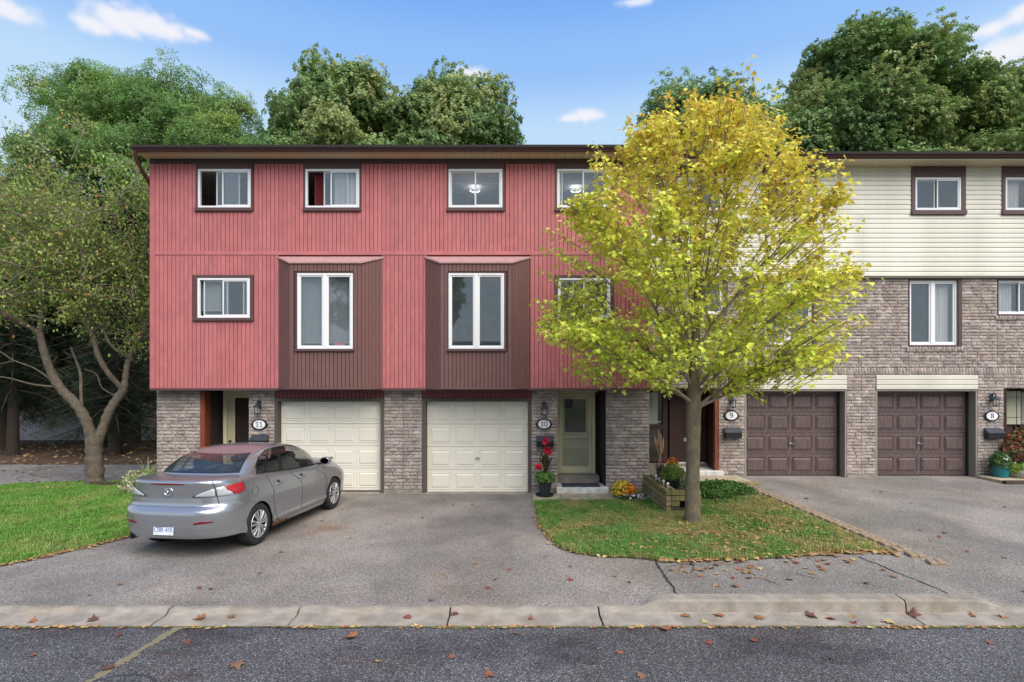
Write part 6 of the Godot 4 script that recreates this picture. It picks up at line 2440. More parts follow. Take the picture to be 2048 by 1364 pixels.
func fallen_leaves() -> void:
	var r := RandomNumberGenerator.new()
	r.seed = 404
	var meshes := dry_leaf_meshes()
	var tone := func() -> Color:
		var k := r.randf()
		var c := Color(0.36, 0.19, 0.08) if k < 0.35 else (Color(0.45, 0.28, 0.11) if k < 0.7 else (Color(0.24, 0.12, 0.07) if k < 0.88 else Color(0.55, 0.42, 0.17)))
		return jitter(c, r, 0.2)
	# strewn over the lawns and drifted along their edges: beyond counting
	var where := []
	var tints := PackedColorArray()
	var put := func(x: float, d: float, off: float, size: float) -> void:
		var b := Basis(Vector3.UP, r.randf() * TAU) * Basis(Vector3.RIGHT, r.randf_range(-0.4, 0.4))
		where.append(Transform3D(b.scaled(Vector3.ONE * size), gp(x, d, off)))
		tints.append(tone.call())
	for i in 4200:
		var x := r.randf_range(0.5, 5.5)
		var d := r.randf_range(7.5, 12.0)
		var near := exp(-pow((x - 3.7) / 1.5, 2.0) - pow((d - 9.0) / 1.3, 2.0))
		if inside(LAWN_FRONT, x, d) and r.randf() < 0.1 + 0.9 * near:
			put.call(x, d, 0.055, r.randf_range(0.035, 0.075))
	for i in 420:
		var u := r.randf()
		var p := Vector2(lerpf(2.0, 5.4, u), lerpf(7.47, 7.74, u) + r.randfn() * 0.06)
		put.call(p.x, p.y, 0.02, r.randf_range(0.05, 0.1))
	for i in 120:
		var k := r.randi() % 5 + 2
		var q: Array = LAWN_FRONT[k]
		var q2: Array = LAWN_FRONT[k + 1]
		var u := r.randf()
		put.call(lerpf(q[1], q2[1], u) + r.randfn() * 0.03, lerpf(q[0], q2[0], u), 0.015, r.randf_range(0.05, 0.09))
	for i in 330:
		var k := r.randi() % 3 + 1
		var u := r.randf()
		put.call(lerpf(LAWN_LEFT[k][2], LAWN_LEFT[k + 1][2], u) + r.randfn() * 0.035, lerpf(LAWN_LEFT[k][0], LAWN_LEFT[k + 1][0], u), 0.015, r.randf_range(0.05, 0.085))
	for i in 160:
		put.call(r.randf_range(-12.0, -6.3), r.randf_range(7.6, 13.5), 0.055, r.randf_range(0.04, 0.07))
	for i in 1500:
		put.call(r.randf_range(-22.0, -8.6), r.randf_range(14.4, 24.5), -0.03 if i % 3 else -0.06, r.randf_range(0.07, 0.16))
	for i in 220:
		var x := r.randf_range(-6.0, 6.0)
		where.append(Transform3D(Basis(Vector3.UP, r.randf() * TAU).scaled(Vector3.ONE * r.randf_range(0.03, 0.07)), Vector3(x, -0.002, -5.63 + r.randfn() * 0.02)))
		tints.append(tone.call())
	for k in 2:
		var half := []
		var hc := PackedColorArray()
		for i in range(k, where.size(), 2):
			half.append(where[i])
			hc.append(tints[i])
		var o := copies(self, "leaf_litter" if k == 0 else "leaf_litter_001", meshes[k], M.dry_leaf, half, hc)
		o.set_meta("kind", "stuff")
		tag(o, ["small dry leaves strewn over the lawns and their edges", "scattered curled leaf litter lying among the grass and kerb"][k], "leaf litter")
	# single leaves on the paving
	var lm := []
	for k in 8:
		var m := mat("fallen_leaf_%d" % k, [srgb(168, 112, 72), srgb(148, 92, 66), srgb(186, 146, 92), srgb(112, 74, 64), srgb(172, 106, 72), srgb(200, 178, 124), srgb(140, 106, 80), srgb(150, 76, 64)][k], 0.8, 0, "stone", 6.0)
		lm.append(m)
	var drop := func(x: float, d: float, y: float, size: float, k: int, label: String, group: String) -> void:
		var o := single("fallen_leaf", meshes[r.randi() % 4], lm[k], label, "leaf", Vector3(x, y, -d), group)
		o.basis = (Basis(Vector3.UP, r.randf() * TAU) * Basis(Vector3.RIGHT, r.randf_range(-0.15, 0.15))).scaled(Vector3.ONE * size)
	for q in [[-1.6, 5.42, 0.16, 0], [-3.13, 5.3, 0.1, 3], [-5.1, 5.22, 0.1, 4], [-2.43, 4.86, 0.15, 6], [-3.55, 4.83, 0.12, 3], [-3.9, 5.44, 0.08, 3], [-0.55, 5.02, 0.08, 1], [0.05, 5.5, 0.09, 6], [1.0, 5.1, 0.08, 4], [1.55, 5.6, 0.15, 4], [2.35, 5.35, 0.09, 7], [1.9, 5.3, 0.08, 7], [-0.2, 4.72, 0.1, 1], [1.1, 4.7, 0.1, 6], [-1.2, 4.95, 0.07, 2], [-4.4, 5.05, 0.07, 1], [4.6, 5.3, 0.08, 1], [2.9, 5.0, 0.06, 3]]:
		drop.call(q[0], q[1], -0.006, q[2], q[3], "dry fallen leaf lying on the dark road", "dry leaves lying on the road")
	for q in [[-3.3, 5.8, 0.14, 0], [-4.4, 5.78, 0.12, 3], [-2.98, 5.84, 0.09, 6], [-0.62, 5.9, 0.1, 3], [-1.1, 5.82, 0.1, 7], [0.2, 5.8, 0.07, 1], [1.85, 5.85, 0.12, 0], [2.2, 5.86, 0.14, 4], [2.6, 5.8, 0.12, 0], [3.2, 5.84, 0.16, 3], [3.35, 5.78, 0.13, 4], [3.62, 5.84, 0.1, 2], [4.3, 5.88, 0.16, 3], [4.9, 5.86, 0.1, 1], [5.2, 5.83, 0.11, 0], [-5.0, 5.74, 0.09, 4], [2.0, 5.72, 0.09, 5], [3.9, 5.71, 0.14, 5], [3.55, 5.7, 0.1, 7]]:
		drop.call(q[0], q[1], 0.012, q[2], q[3], "dry fallen leaf lying in the concrete gutter", "dry leaves lying in the gutter")
	for i in 46:
		var x := r.randf_range(2.0, 4.7)
		var d := 6.2 + 1.25 * sqrt(r.randf())
		drop.call(x, d, ground(x, d) + 0.006, r.randf_range(0.06, 0.11), r.randi() % 8, "dry fallen leaf on the grey apron between kerb and lawn", "dry leaves on the apron")
	for i in 54:
		var x := r.randf_range(-6.0, 1.9)
		var d := r.randf_range(6.2, 12.4)
		if inside(LAWN_FRONT, x, d) or inside(LAWN_LEFT, x, d) or (x < -3.6 and d > 7.4):
			continue
		drop.call(x, d, ground(x, d) + 0.006, r.randf_range(0.05, 0.09), r.randi() % 8, "dry fallen leaf on the driveway of the red houses", "dry leaves on the left driveway")
	for i in 30:
		var x := r.randf_range(5.6, 10.0)
		var d := r.randf_range(6.3, 12.5)
		drop.call(x, d, ground(x, d) + 0.006, r.randf_range(0.05, 0.1), r.randi() % 8, "dry fallen leaf on the driveway of the cream houses", "dry leaves on the right driveway")


# ------------------------------------------------------------------ garden
func blade_clump(n: int, h: float, spread: float, w: float, sd: int, c0: Color, c1: Color) -> Geo:
	var r := RandomNumberGenerator.new()
	r.seed = sd
	var g := Geo.new()
	g.tinted = true
	for i in n:
		var a := r.randf() * TAU
		var d := Vector3(cos(a), 0, sin(a))
		var side := Vector3(-d.z, 0, d.x) * w * r.randf_range(0.6, 1.2)
		var H := h * r.randf_range(0.55, 1.1)
		var L := spread * r.randf_range(0.3, 1.1)
		var o := d * 0.04
		g.tint = jitter(c0.lerp(c1, r.randf()), r, 0.2)
		var prev := o
		for k in range(1, 7):
			var u := k / 6.0
			var p := o + d * L * u * u + Vector3(0, H * (1.5 * u - 0.75 * u * u * (0.6 + 0.6 * L / spread)), 0)
			var s0 := side * (1.0 - (k - 1) / 6.0)
			var s1 := side * (1.0 - u)
			g.quad(prev - s0, prev + s0, p + s1, p - s1, d * 0.3 + Vector3.UP)
			prev = p
	return g


func mound(parent: Node, called: String, mesh: Mesh, m: Material, c: Vector3, R: Vector3, n: int, size: float, tones: Array, sd: int) -> void:
	var r := RandomNumberGenerator.new()
	r.seed = sd
	var where := []
	var tints := PackedColorArray()
	for i in n:
		var d := Vector3(r.randfn(), absf(r.randfn()) - 0.15, r.randfn()).normalized()
		var p := c + d * R * (1.0 - 0.35 * pow(r.randf(), 2.0))
		var side := d.cross(Vector3(r.randfn(), r.randfn(), r.randfn())).normalized()
		var up := (d + Vector3(r.randfn(), r.randfn(), r.randfn()) * 0.3).normalized()
		side = (side - up * up.dot(side)).normalized()
		where.append(Transform3D(Basis(side, up, side.cross(up)).scaled(Vector3.ONE * size * r.randf_range(0.7, 1.3)), p))
		tints.append(jitter(tones[r.randi() % tones.size()], r, 0.2))
	copies(parent, called, mesh, m, where, tints)


func flower_head(n: int, w: float) -> ArrayMesh:
	var g := Geo.new()
	for k in n:
		var a := TAU * k / n
		var d := Vector3(cos(a), 0.25, sin(a))
		var s := Vector3(-d.z, 0, d.x) * w
		g.tri(Vector3.ZERO, d * 0.6 + s, d + Vector3(0, 0.05, 0), Vector3.UP)
		g.tri(Vector3.ZERO, d * 0.6 - s, d + Vector3(0, 0.05, 0), Vector3.UP)
	return g.mesh()


func tub(parent: Node, called: String, r0: float, r1: float, h: float, m: Material, sides := 24, at := Vector3.ZERO) -> void:
	var g := Geo.new()
	g.lathe([Vector2(0.0, 0.0), Vector2(r0, 0.0), Vector2(r0 + 0.01, 0.02), Vector2(r1, h - 0.03), Vector2(r1 + 0.012, h - 0.028), Vector2(r1 + 0.012, h), Vector2(r1 - 0.01, h), Vector2(r1 - 0.015, h - 0.04), Vector2(0.0, h - 0.04)], sides, at)
	part(parent, called, g, m)


func make_garden() -> void:
	var green := [Color(0.10, 0.22, 0.035), Color(0.14, 0.27, 0.05), Color(0.07, 0.16, 0.03)]
	# timber box
	var y0 := -0.02
	var t := thing("planter_box", "weathered timber planter box of stacked boards beside the maple trunk", "planter")
	var r := RandomNumberGenerator.new()
	r.seed = 15
	for k in 5:
		var a := y0 - 0.06 + 0.105 * k
		var b := a + 0.094
		var m: Material = M.timber if k < 4 else M.timber_green
		var cut := r.randf_range(11.2, 11.9)
		slab(t, "timber", m if r.randf() < 0.7 else M.timber_green, 2.94 + r.randf_range(-0.006, 0.006), 3.04, a, b, -10.5, -cut + 0.004, 0.008)
		slab(t, "timber", m if r.randf() < 0.7 else M.timber_green, 2.94 + r.randf_range(-0.006, 0.006), 3.04, a, b, -cut, -12.42, 0.008)
		var w := r.randf_range(0.0, 0.012)
		if k == 2:
			slab(t, "timber", M.timber_green, 3.045, 3.21, a, b, -10.5 - w, -10.6, 0.008)
			slab(t, "timber", M.timber, 3.36, 3.62, a, b, -10.5 - w, -10.6, 0.008)
		else:
			slab(t, "timber", [M.timber_dark, M.timber_dark, M.timber, M.timber_green, M.timber_green][k], 3.045, 3.62, a, b, -10.5 - w, -10.6, 0.008)
		slab(t, "timber", M.timber, 3.53, 3.62, a, b, -10.605, -12.42, 0.008)
	slab(t, "inner_rail", M.timber, 3.1, 3.16, 0.36, 0.44, -10.62, -12.4, 0.008)
	slab(t, "soil", M.soil, 3.042, 3.528, 0.0, 0.36, -10.602, -12.4, 0.02)
	var pg := Geo.new()
	pg.tube([Vector3(3.285, 0.185, -10.46), Vector3(3.285, 0.185, -10.85)], [0.06, 0.06], 18, false)
	pg.tube([Vector3(3.285, 0.185, -10.46), Vector3(3.285, 0.185, -10.85)], [0.05, 0.05], 18, false)
	part(t, "drain_pipe", pg, M.pipe_black)
	for q in [11.75, 11.45, 11.15, 10.85]:
		var s := thing("garden_light", "small white solar stake light in the planter box, " + {11.75: "farthest from the street", 11.45: "second from the wall", 11.15: "third from the wall", 10.85: "nearest the street"}[q], "garden light", Vector3(3.075, 0.36, -q), 0.0, "solar lights in the planter box")
		var g := Geo.new()
		g.lathe([Vector2(0.008, 0.0), Vector2(0.008, 0.13)], 8)
		part(s, "stake", g, M.vinyl_white)
		var g2 := Geo.new()
		g2.lathe([Vector2(0.0, 0.12), Vector2(0.022, 0.125), Vector2(0.028, 0.16), Vector2(0.0, 0.172)], 10)
		part(s, "head", g2, M.vinyl_white)
	# plants in the box
	var og := thing("fountain_grass", "dark purple fountain grass with tan plumes in the planter box", "plant", Vector3(3.26, 0.36, -12.1))
	var bg := blade_clump(90, 0.55, 0.42, 0.009, 3, Color(0.05, 0.028, 0.03), Color(0.16, 0.1, 0.085))
	part(og, "blades", bg, M.leaf)
	for k in 7:
		var g := Geo.new()
		var a := TAU * k / 7.0
		var lean := r.randf_range(0.04, 0.16)
		var hh := r.randf_range(0.85, 1.2)
		g.tube([Vector3.ZERO, Vector3(cos(a) * lean * 0.5, hh * 0.62, sin(a) * lean * 0.5), Vector3(cos(a) * lean * 0.7, hh * 0.68, sin(a) * lean * 0.7), Vector3(cos(a) * lean, hh * 0.85, sin(a) * lean), Vector3(cos(a) * lean * 1.2, hh, sin(a) * lean * 1.2)], [0.006, 0.006, 0.022, 0.026, 0.004], 7)
		part(og, "plume", g, mat("plume_tan", srgb(172, 140, 110), 0.95, 0, "speck", 10.0) if not M.has("plume_tan") else M.plume_tan)
	var ch := thing("chrysanthemum", "round green budding plant in a dark pot in the planter box", "plant", Vector3(3.29, 0.36, -11.25), 0.0)
	tub(ch, "pot", 0.12, 0.17, 0.2, M.pot_black)
	mound(ch, "foliage", leaf_spray(7, 0.55, 0.22, 4), M.leaf, Vector3(0, 0.22, 0), Vector3(0.26, 0.22, 0.26), 420, 0.09, [Color(0.09, 0.17, 0.03), Color(0.16, 0.24, 0.05), Color(0.24, 0.3, 0.08)], 7)
	var sd := thing("sedum", "pink flowering sedum behind the maple trunk", "plant", Vector3(3.44, 0.36, -10.78))
	mound(sd, "foliage", leaf_spray(6, 0.6, 0.3, 5), M.leaf, Vector3(0, 0.12, 0), Vector3(0.12, 0.16, 0.12), 120, 0.08, [Color(0.2, 0.32, 0.1), Color(0.26, 0.36, 0.14)], 8)
	mound(sd, "blossom", flower_head(6, 0.2), M.petal, Vector3(0, 0.24, 0), Vector3(0.13, 0.09, 0.13), 120, 0.016, [Color(0.5, 0.3, 0.26), Color(0.55, 0.4, 0.3)], 9)
	var of := thing("orange_flowers", "cluster of orange flowers behind the maple trunk", "flowers", Vector3(3.5, 0.36, -12.0))
	mound(of, "foliage", leaf_spray(6, 0.6, 0.3, 5), M.leaf, Vector3(0, 0.2, 0), Vector3(0.12, 0.26, 0.12), 90, 0.09, green, 10)
	mound(of, "blossom", flower_head(8, 0.25), M.petal, Vector3(0, 0.38, 0), Vector3(0.14, 0.12, 0.14), 90, 0.022, [Color(0.75, 0.2, 0.02), Color(0.65, 0.14, 0.03)], 11)
	# mums and bedding at the wall
	var mu := thing("mum_plant", "round mound of yellow and orange chrysanthemums by the brick pier", "flowers", gp(2.49, 12.2))
	mound(mu, "foliage", leaf_spray(7, 0.6, 0.25, 6), M.leaf, Vector3(0, 0.1, 0), Vector3(0.2, 0.24, 0.2), 200, 0.08, [Color(0.06, 0.12, 0.025), Color(0.09, 0.15, 0.03)], 12)
	mound(mu, "yellow_blossom", flower_head(11, 0.22), M.petal, Vector3(-0.05, 0.14, 0.0), Vector3(0.24, 0.27, 0.22), 330, 0.026, [Color(0.85, 0.62, 0.04), Color(0.8, 0.52, 0.03)], 13)
	mound(mu, "orange_blossom", flower_head(11, 0.22), M.petal, Vector3(0.06, 0.12, 0.06), Vector3(0.22, 0.22, 0.2), 300, 0.026, [Color(0.8, 0.32, 0.02), Color(0.75, 0.24, 0.015)], 14)
	var im := thing("impatiens", "low white and red bedding flowers in front of the planter box", "flowers", gp(2.7, 11.95))
	mound(im, "foliage", leaf_spray(6, 0.6, 0.3, 5), M.leaf, Vector3(0, 0.02, 0), Vector3(0.42, 0.11, 0.16), 320, 0.07, [Color(0.08, 0.16, 0.03), Color(0.06, 0.12, 0.03)], 15)
	mound(im, "white_blossom", flower_head(5, 0.5), M.petal, Vector3(0.02, 0.05, 0.02), Vector3(0.42, 0.1, 0.17), 80, 0.03, [Color(0.8, 0.8, 0.76)], 16)
	mound(im, "red_blossom", flower_head(5, 0.5), M.petal, Vector3(0.02, 0.06, -0.03), Vector3(0.38, 0.12, 0.14), 36, 0.026, [Color(0.6, 0.05, 0.06), Color(0.6, 0.12, 0.2)], 17)
	# ground cover right of the trunk
	var gc := thing("ground_cover", "low bed of dense green ground cover right of the maple trunk", "plant", gp(4.4, 11.65))
	gc.set_meta("kind", "stuff")
	mound(gc, "leaves", leaf_spray(6, 0.55, 0.3, 18), M.leaf, Vector3(0, 0.0, 0), Vector3(0.72, 0.26, 0.55), 2200, 0.1, [Color(0.08, 0.2, 0.03), Color(0.13, 0.27, 0.05), Color(0.05, 0.12, 0.025)], 18)
	mound(gc, "leaves", leaf_spray(6, 0.55, 0.3, 19), M.leaf, Vector3(0.1, -0.05, 0.35), Vector3(0.68, 0.2, 0.25), 900, 0.085, [Color(0.07, 0.14, 0.04), Color(0.12, 0.16, 0.05), Color(0.05, 0.09, 0.03)], 20)
	# path slabs, platform and edging
	var pv := Node3D.new()
	pv.name = "paving"
	add_child(pv)
	pv.set_meta("kind", "structure")
	for q in [[0.48, 1.1], [1.105, 1.705], [1.71, 2.31]]:
		slab(pv, "paver", M.paver, q[0], q[1], -0.18, -0.052 + r.randf_range(-0.004, 0.004), -11.87, -12.68, 0.008)
	slab(pv, "paver", M.paver, 2.32, 2.9, -0.18, -0.06, -12.1, -12.8, 0.008)
	var pf := Node3D.new()
	pf.name = "entry_path"
	add_child(pf)
	pf.set_meta("kind", "structure")
	slab(pf, "path_slab", M.paver, 4.3, 5.5, 0.06, 0.235, -12.6, -13.41, 0.01)
	slab(pf, "edge_timber", M.timber, 4.3, 5.62, 0.1, 0.24, -12.48, -12.595, 0.01)
	slab(pf, "path_slab", M.paver, 11.35, 13.4, 0.05, 0.235, -12.75, -13.41, 0.01)
	slab(pf, "edge_timber", M.timber_dark, 11.35, 13.4, 0.06, 0.238, -12.63, -12.745, 0.01)
	var ed := Node3D.new()
	ed.name = "edging"
	add_child(ed)
	ed.set_meta("kind", "structure")
	var line := [Vector2(5.22, 12.3), Vector2(5.33, 11.4), Vector2(5.42, 10.2), Vector2(5.5, 8.93), Vector2(5.56, 8.1), Vector2(5.62, 7.6), Vector2(5.72, 7.25)]
	var bits := [brick_meshes[2][0], brick_meshes[2][1], brick_meshes[1][2], brick_meshes[2][3]]
	for i in line.size() - 1:
		var n := int((line[i + 1] - line[i]).length() / 0.2)
		for k in n:
			for e in 2:
				var p: Vector2 = line[i].lerp(line[i + 1], (k + 0.5) / n) + Vector2(e * 0.105, 0)
				var o := part(ed, "edging_stone", chamfer_box(Vector3(0.1, 0.07, 0.19), 0.012), M.edging)
				o.position = gp(p.x, p.y, 0.008 + r.randf_range(-0.008, 0.006))
				o.rotation = Vector3(r.randf_range(-0.03, 0.03), -atan2(line[i + 1].x - line[i].x, line[i].y - line[i + 1].y) + r.randf_range(-0.06, 0.06), r.randf_range(-0.03, 0.03))
	# door mat
	var dm := thing("door_mat", "dark grey rubber door mat on the white step of number 10", "door mat", Vector3(1.62, 0.077, -12.98))
	var mg := Geo.new()
	mg.span(-0.44, 0.44, 0.0, 0.012, -0.22, 0.22, 0.004)
	part(dm, "base", mg, M.mat_rubber)
	for k in 17:
		var g := Geo.new()
		g.span(-0.42, 0.42, 0.012, 0.018, -0.2 + k * 0.0245, -0.188 + k * 0.0245, 0.002)
		part(dm, "rib", g, M.mat_rubber)
	# potted plant by door 10
	var pp := thing("potted_canna", "black pot with red canna flowers beside the door of number 10", "potted plant", gp(0.74, 12.42, 0.048))
	var sg := Geo.new()
	sg.lathe([Vector2(0.0, 0.0), Vector2(0.19, 0.0), Vector2(0.21, 0.03), Vector2(0.2, 0.03), Vector2(0.18, 0.012), Vector2(0.0, 0.012)], 24)
	part(pp, "saucer", sg, M.pot_black)
	var qg := Geo.new()
	var prof := [[0.105, 0.014], [0.15, 0.33], [0.16, 0.335], [0.16, 0.365], [0.145, 0.365], [0.14, 0.33]]
	for i in prof.size() - 1:
		for e in 4:
			var a: float = TAU * (e + 0.5) / 4.0
			var b: float = TAU * (e + 1.5) / 4.0
			var k: float = sqrt(2.0)
			var A := Vector3(cos(a), 0, sin(a)) * k
			var B := Vector3(cos(b), 0, sin(b)) * k
			qg.quad(A * prof[i][0] + Vector3(0, prof[i][1], 0), B * prof[i][0] + Vector3(0, prof[i][1], 0), B * prof[i + 1][0] + Vector3(0, prof[i + 1][1], 0), A * prof[i + 1][0] + Vector3(0, prof[i + 1][1], 0), (A + B) * (1.0 if i < 3 else -1.0) + Vector3(0, 0.2, 0))
	part(pp, "pot", qg, M.pot_black)
	part(pp, "soil", rounded(Vector3(0, 0.32, 0), Vector3(0.28, 0.02, 0.28), 0.0), M.soil)
	mound(pp, "foliage", leaf_spray(7, 0.6, 0.28, 21), M.leaf, Vector3(0, 0.38, 0), Vector3(0.22, 0.13, 0.22), 330, 0.085, [Color(0.16, 0.32, 0.07), Color(0.2, 0.38, 0.1), Color(0.1, 0.22, 0.04)], 21)
	for q in [[0.02, 0.0, 1.22], [0.08, 0.03, 0.98], [-0.1, 0.05, 0.9], [0.0, -0.05, 0.85]]:
		var g := Geo.new()
		g.tube([Vector3(q[0] * 0.3, 0.33, q[1]), Vector3(q[0], q[2] * 0.7, q[1]), Vector3(q[0] * 1.1, q[2], q[1])], [0.012, 0.01, 0.006], 6)
		part(pp, "stem", g, mat("stem_green", srgb(84, 96, 52), 0.7) if not M.has("stem_green") else M.stem_green)
	var lg := Geo.new()
	lg.tinted = true
	for k in 26:
		var a := r.randf() * TAU
		var d := Vector3(cos(a), 0, sin(a))
		var s := Vector3(-d.z, 0, d.x) * 0.035
		var o := Vector3(0.02, r.randf_range(0.4, 0.75), 0)
		lg.tint = jitter(Color(0.10, 0.13, 0.04).lerp(Color(0.12, 0.06, 0.04), r.randf()), r, 0.2)
		var m := o + d * 0.09 + Vector3(0, 0.14, 0)
		var e := o + d * 0.17 + Vector3(0, 0.26, 0)
		lg.tri(o, m - s, m + s, d + Vector3.UP)
		lg.tri(m - s, m + s, e, d + Vector3.UP)
	part(pp, "leaf_blades", lg, M.leaf)
	for q in [[0.02, 1.2, 0.03, 0.085], [0.05, 0.98, 0.05, 0.12], [-0.15, 0.62, 0.05, 0.075]]:
		mound(pp, "blossom", flower_head(5, 0.5), M.petal, Vector3(q[0], q[1], q[2]), Vector3(0.55, 0.8, 0.55) * q[3], 22, 0.055, [Color(0.7, 0.02, 0.04), Color(0.55, 0.015, 0.03)], 22 + int(q[1] * 100))
	# right edge: teal pot, white planter and a red-leaved shrub
	var tp := thing("teal_pot", "round teal pot with white flowers below the mailbox of number 8", "potted plant", Vector3(11.72, 0.236, -13.2))
	tub(tp, "pot", 0.15, 0.17, 0.28, M.pot_teal)
	mound(tp, "foliage", leaf_spray(7, 0.6, 0.25, 23), M.leaf, Vector3(0, 0.3, 0), Vector3(0.2, 0.3, 0.2), 300, 0.09, [Color(0.07, 0.16, 0.05), Color(0.11, 0.2, 0.06)], 24)
	mound(tp, "blossom", flower_head(5, 0.5), M.petal, Vector3(0.02, 0.32, 0.05), Vector3(0.2, 0.22, 0.18), 16, 0.03, [Color(0.8, 0.8, 0.78)], 25)
	var wp := thing("white_planter", "low white planter with lime leaves beside the teal pot", "planter", Vector3(12.22, 0.236, -13.15))
	var wg := Geo.new()
	wg.lathe([Vector2(0.0, 0.0), Vector2(0.3, 0.0), Vector2(0.34, 0.17), Vector2(0.31, 0.18), Vector2(0.3, 0.14), Vector2(0.0, 0.14)], 8)
	part(wp, "pot", wg, M.planter_white)
	mound(wp, "foliage", leaf_spray(6, 0.6, 0.35, 26), M.leaf, Vector3(0, 0.16, 0), Vector3(0.3, 0.16, 0.3), 260, 0.12, [Color(0.34, 0.45, 0.06), Color(0.26, 0.4, 0.06), Color(0.14, 0.28, 0.05)], 27)
	var rb := thing("red_shrub", "bushy plant with red and green leaves beside the door of number 8", "shrub", Vector3(12.5, 0.236, -13.35))
	var rg := Geo.new()
	for k in 14:
		var a := TAU * k / 14.0
		rg.tube([Vector3.ZERO, Vector3(cos(a) * 0.18, 0.4, sin(a) * 0.12), Vector3(cos(a) * 0.36, 0.85, sin(a) * 0.22)], [0.014, 0.009, 0.004], 5)
	part(rb, "stems", rg, M.twig)
	mound(rb, "foliage", leaf_spray(7, 0.6, 0.28, 28), M.leaf, Vector3(0, 0.55, 0), Vector3(0.55, 0.55, 0.3), 700, 0.14, [Color(0.34, 0.08, 0.06), Color(0.16, 0.17, 0.06), Color(0.42, 0.16, 0.1), Color(0.12, 0.1, 0.05), Color(0.25, 0.22, 0.08)], 29)
	# left of the red house
	var fg := thing("strap_leaf_plant", "pale green arching strap leaves at the corner of the red house", "plant", gp(-8.36, 12.62))
	part(fg, "blades", blade_clump(46, 1.0, 0.55, 0.017, 30, Color(0.24, 0.36, 0.12), Color(0.45, 0.5, 0.2)), M.leaf)
	var wf := thing("variegated_shrub", "small shrub with cream leaves left of the car", "shrub", gp(-8.75, 13.0))
	mound(wf, "foliage", leaf_spray(7, 0.6, 0.3, 31), M.leaf, Vector3(0, 0.1, 0), Vector3(0.45, 0.42, 0.3), 240, 0.11, [Color(0.5, 0.52, 0.3), Color(0.62, 0.62, 0.42), Color(0.22, 0.34, 0.08)], 32)
	var tb := single("landscape_timber", chamfer_box(Vector3(1.5, 0.1, 0.11), 0.012), M.timber_dark, "weathered timber edging lying at the foot of the old tree", "timber", gp(-9.85, 13.7, 0.07))
	tb.rotation.y = -0.16


func make_fence() -> void:
	var t := thing("board_fence", "pale board fence in the shade far behind the lawn", "fence", Vector3(0, -0.2, -25.4))
	var r := RandomNumberGenerator.new()
	r.seed = 19
	for i in 96:
		var x := -31.0 + i * 0.155
		var o := part(t, "picket", chamfer_box(Vector3(0.146, 1.62, 0.02), 0.004), M.fence_white)
		o.position = Vector3(x, 0.85 + r.randf_range(-0.015, 0.015), r.randf_range(-0.003, 0.003))
	for y in [0.3, 1.4]:
		slab(t, "rail", M.fence_white, -31.1, -16.2, y, y + 0.09, -0.012, -0.05)


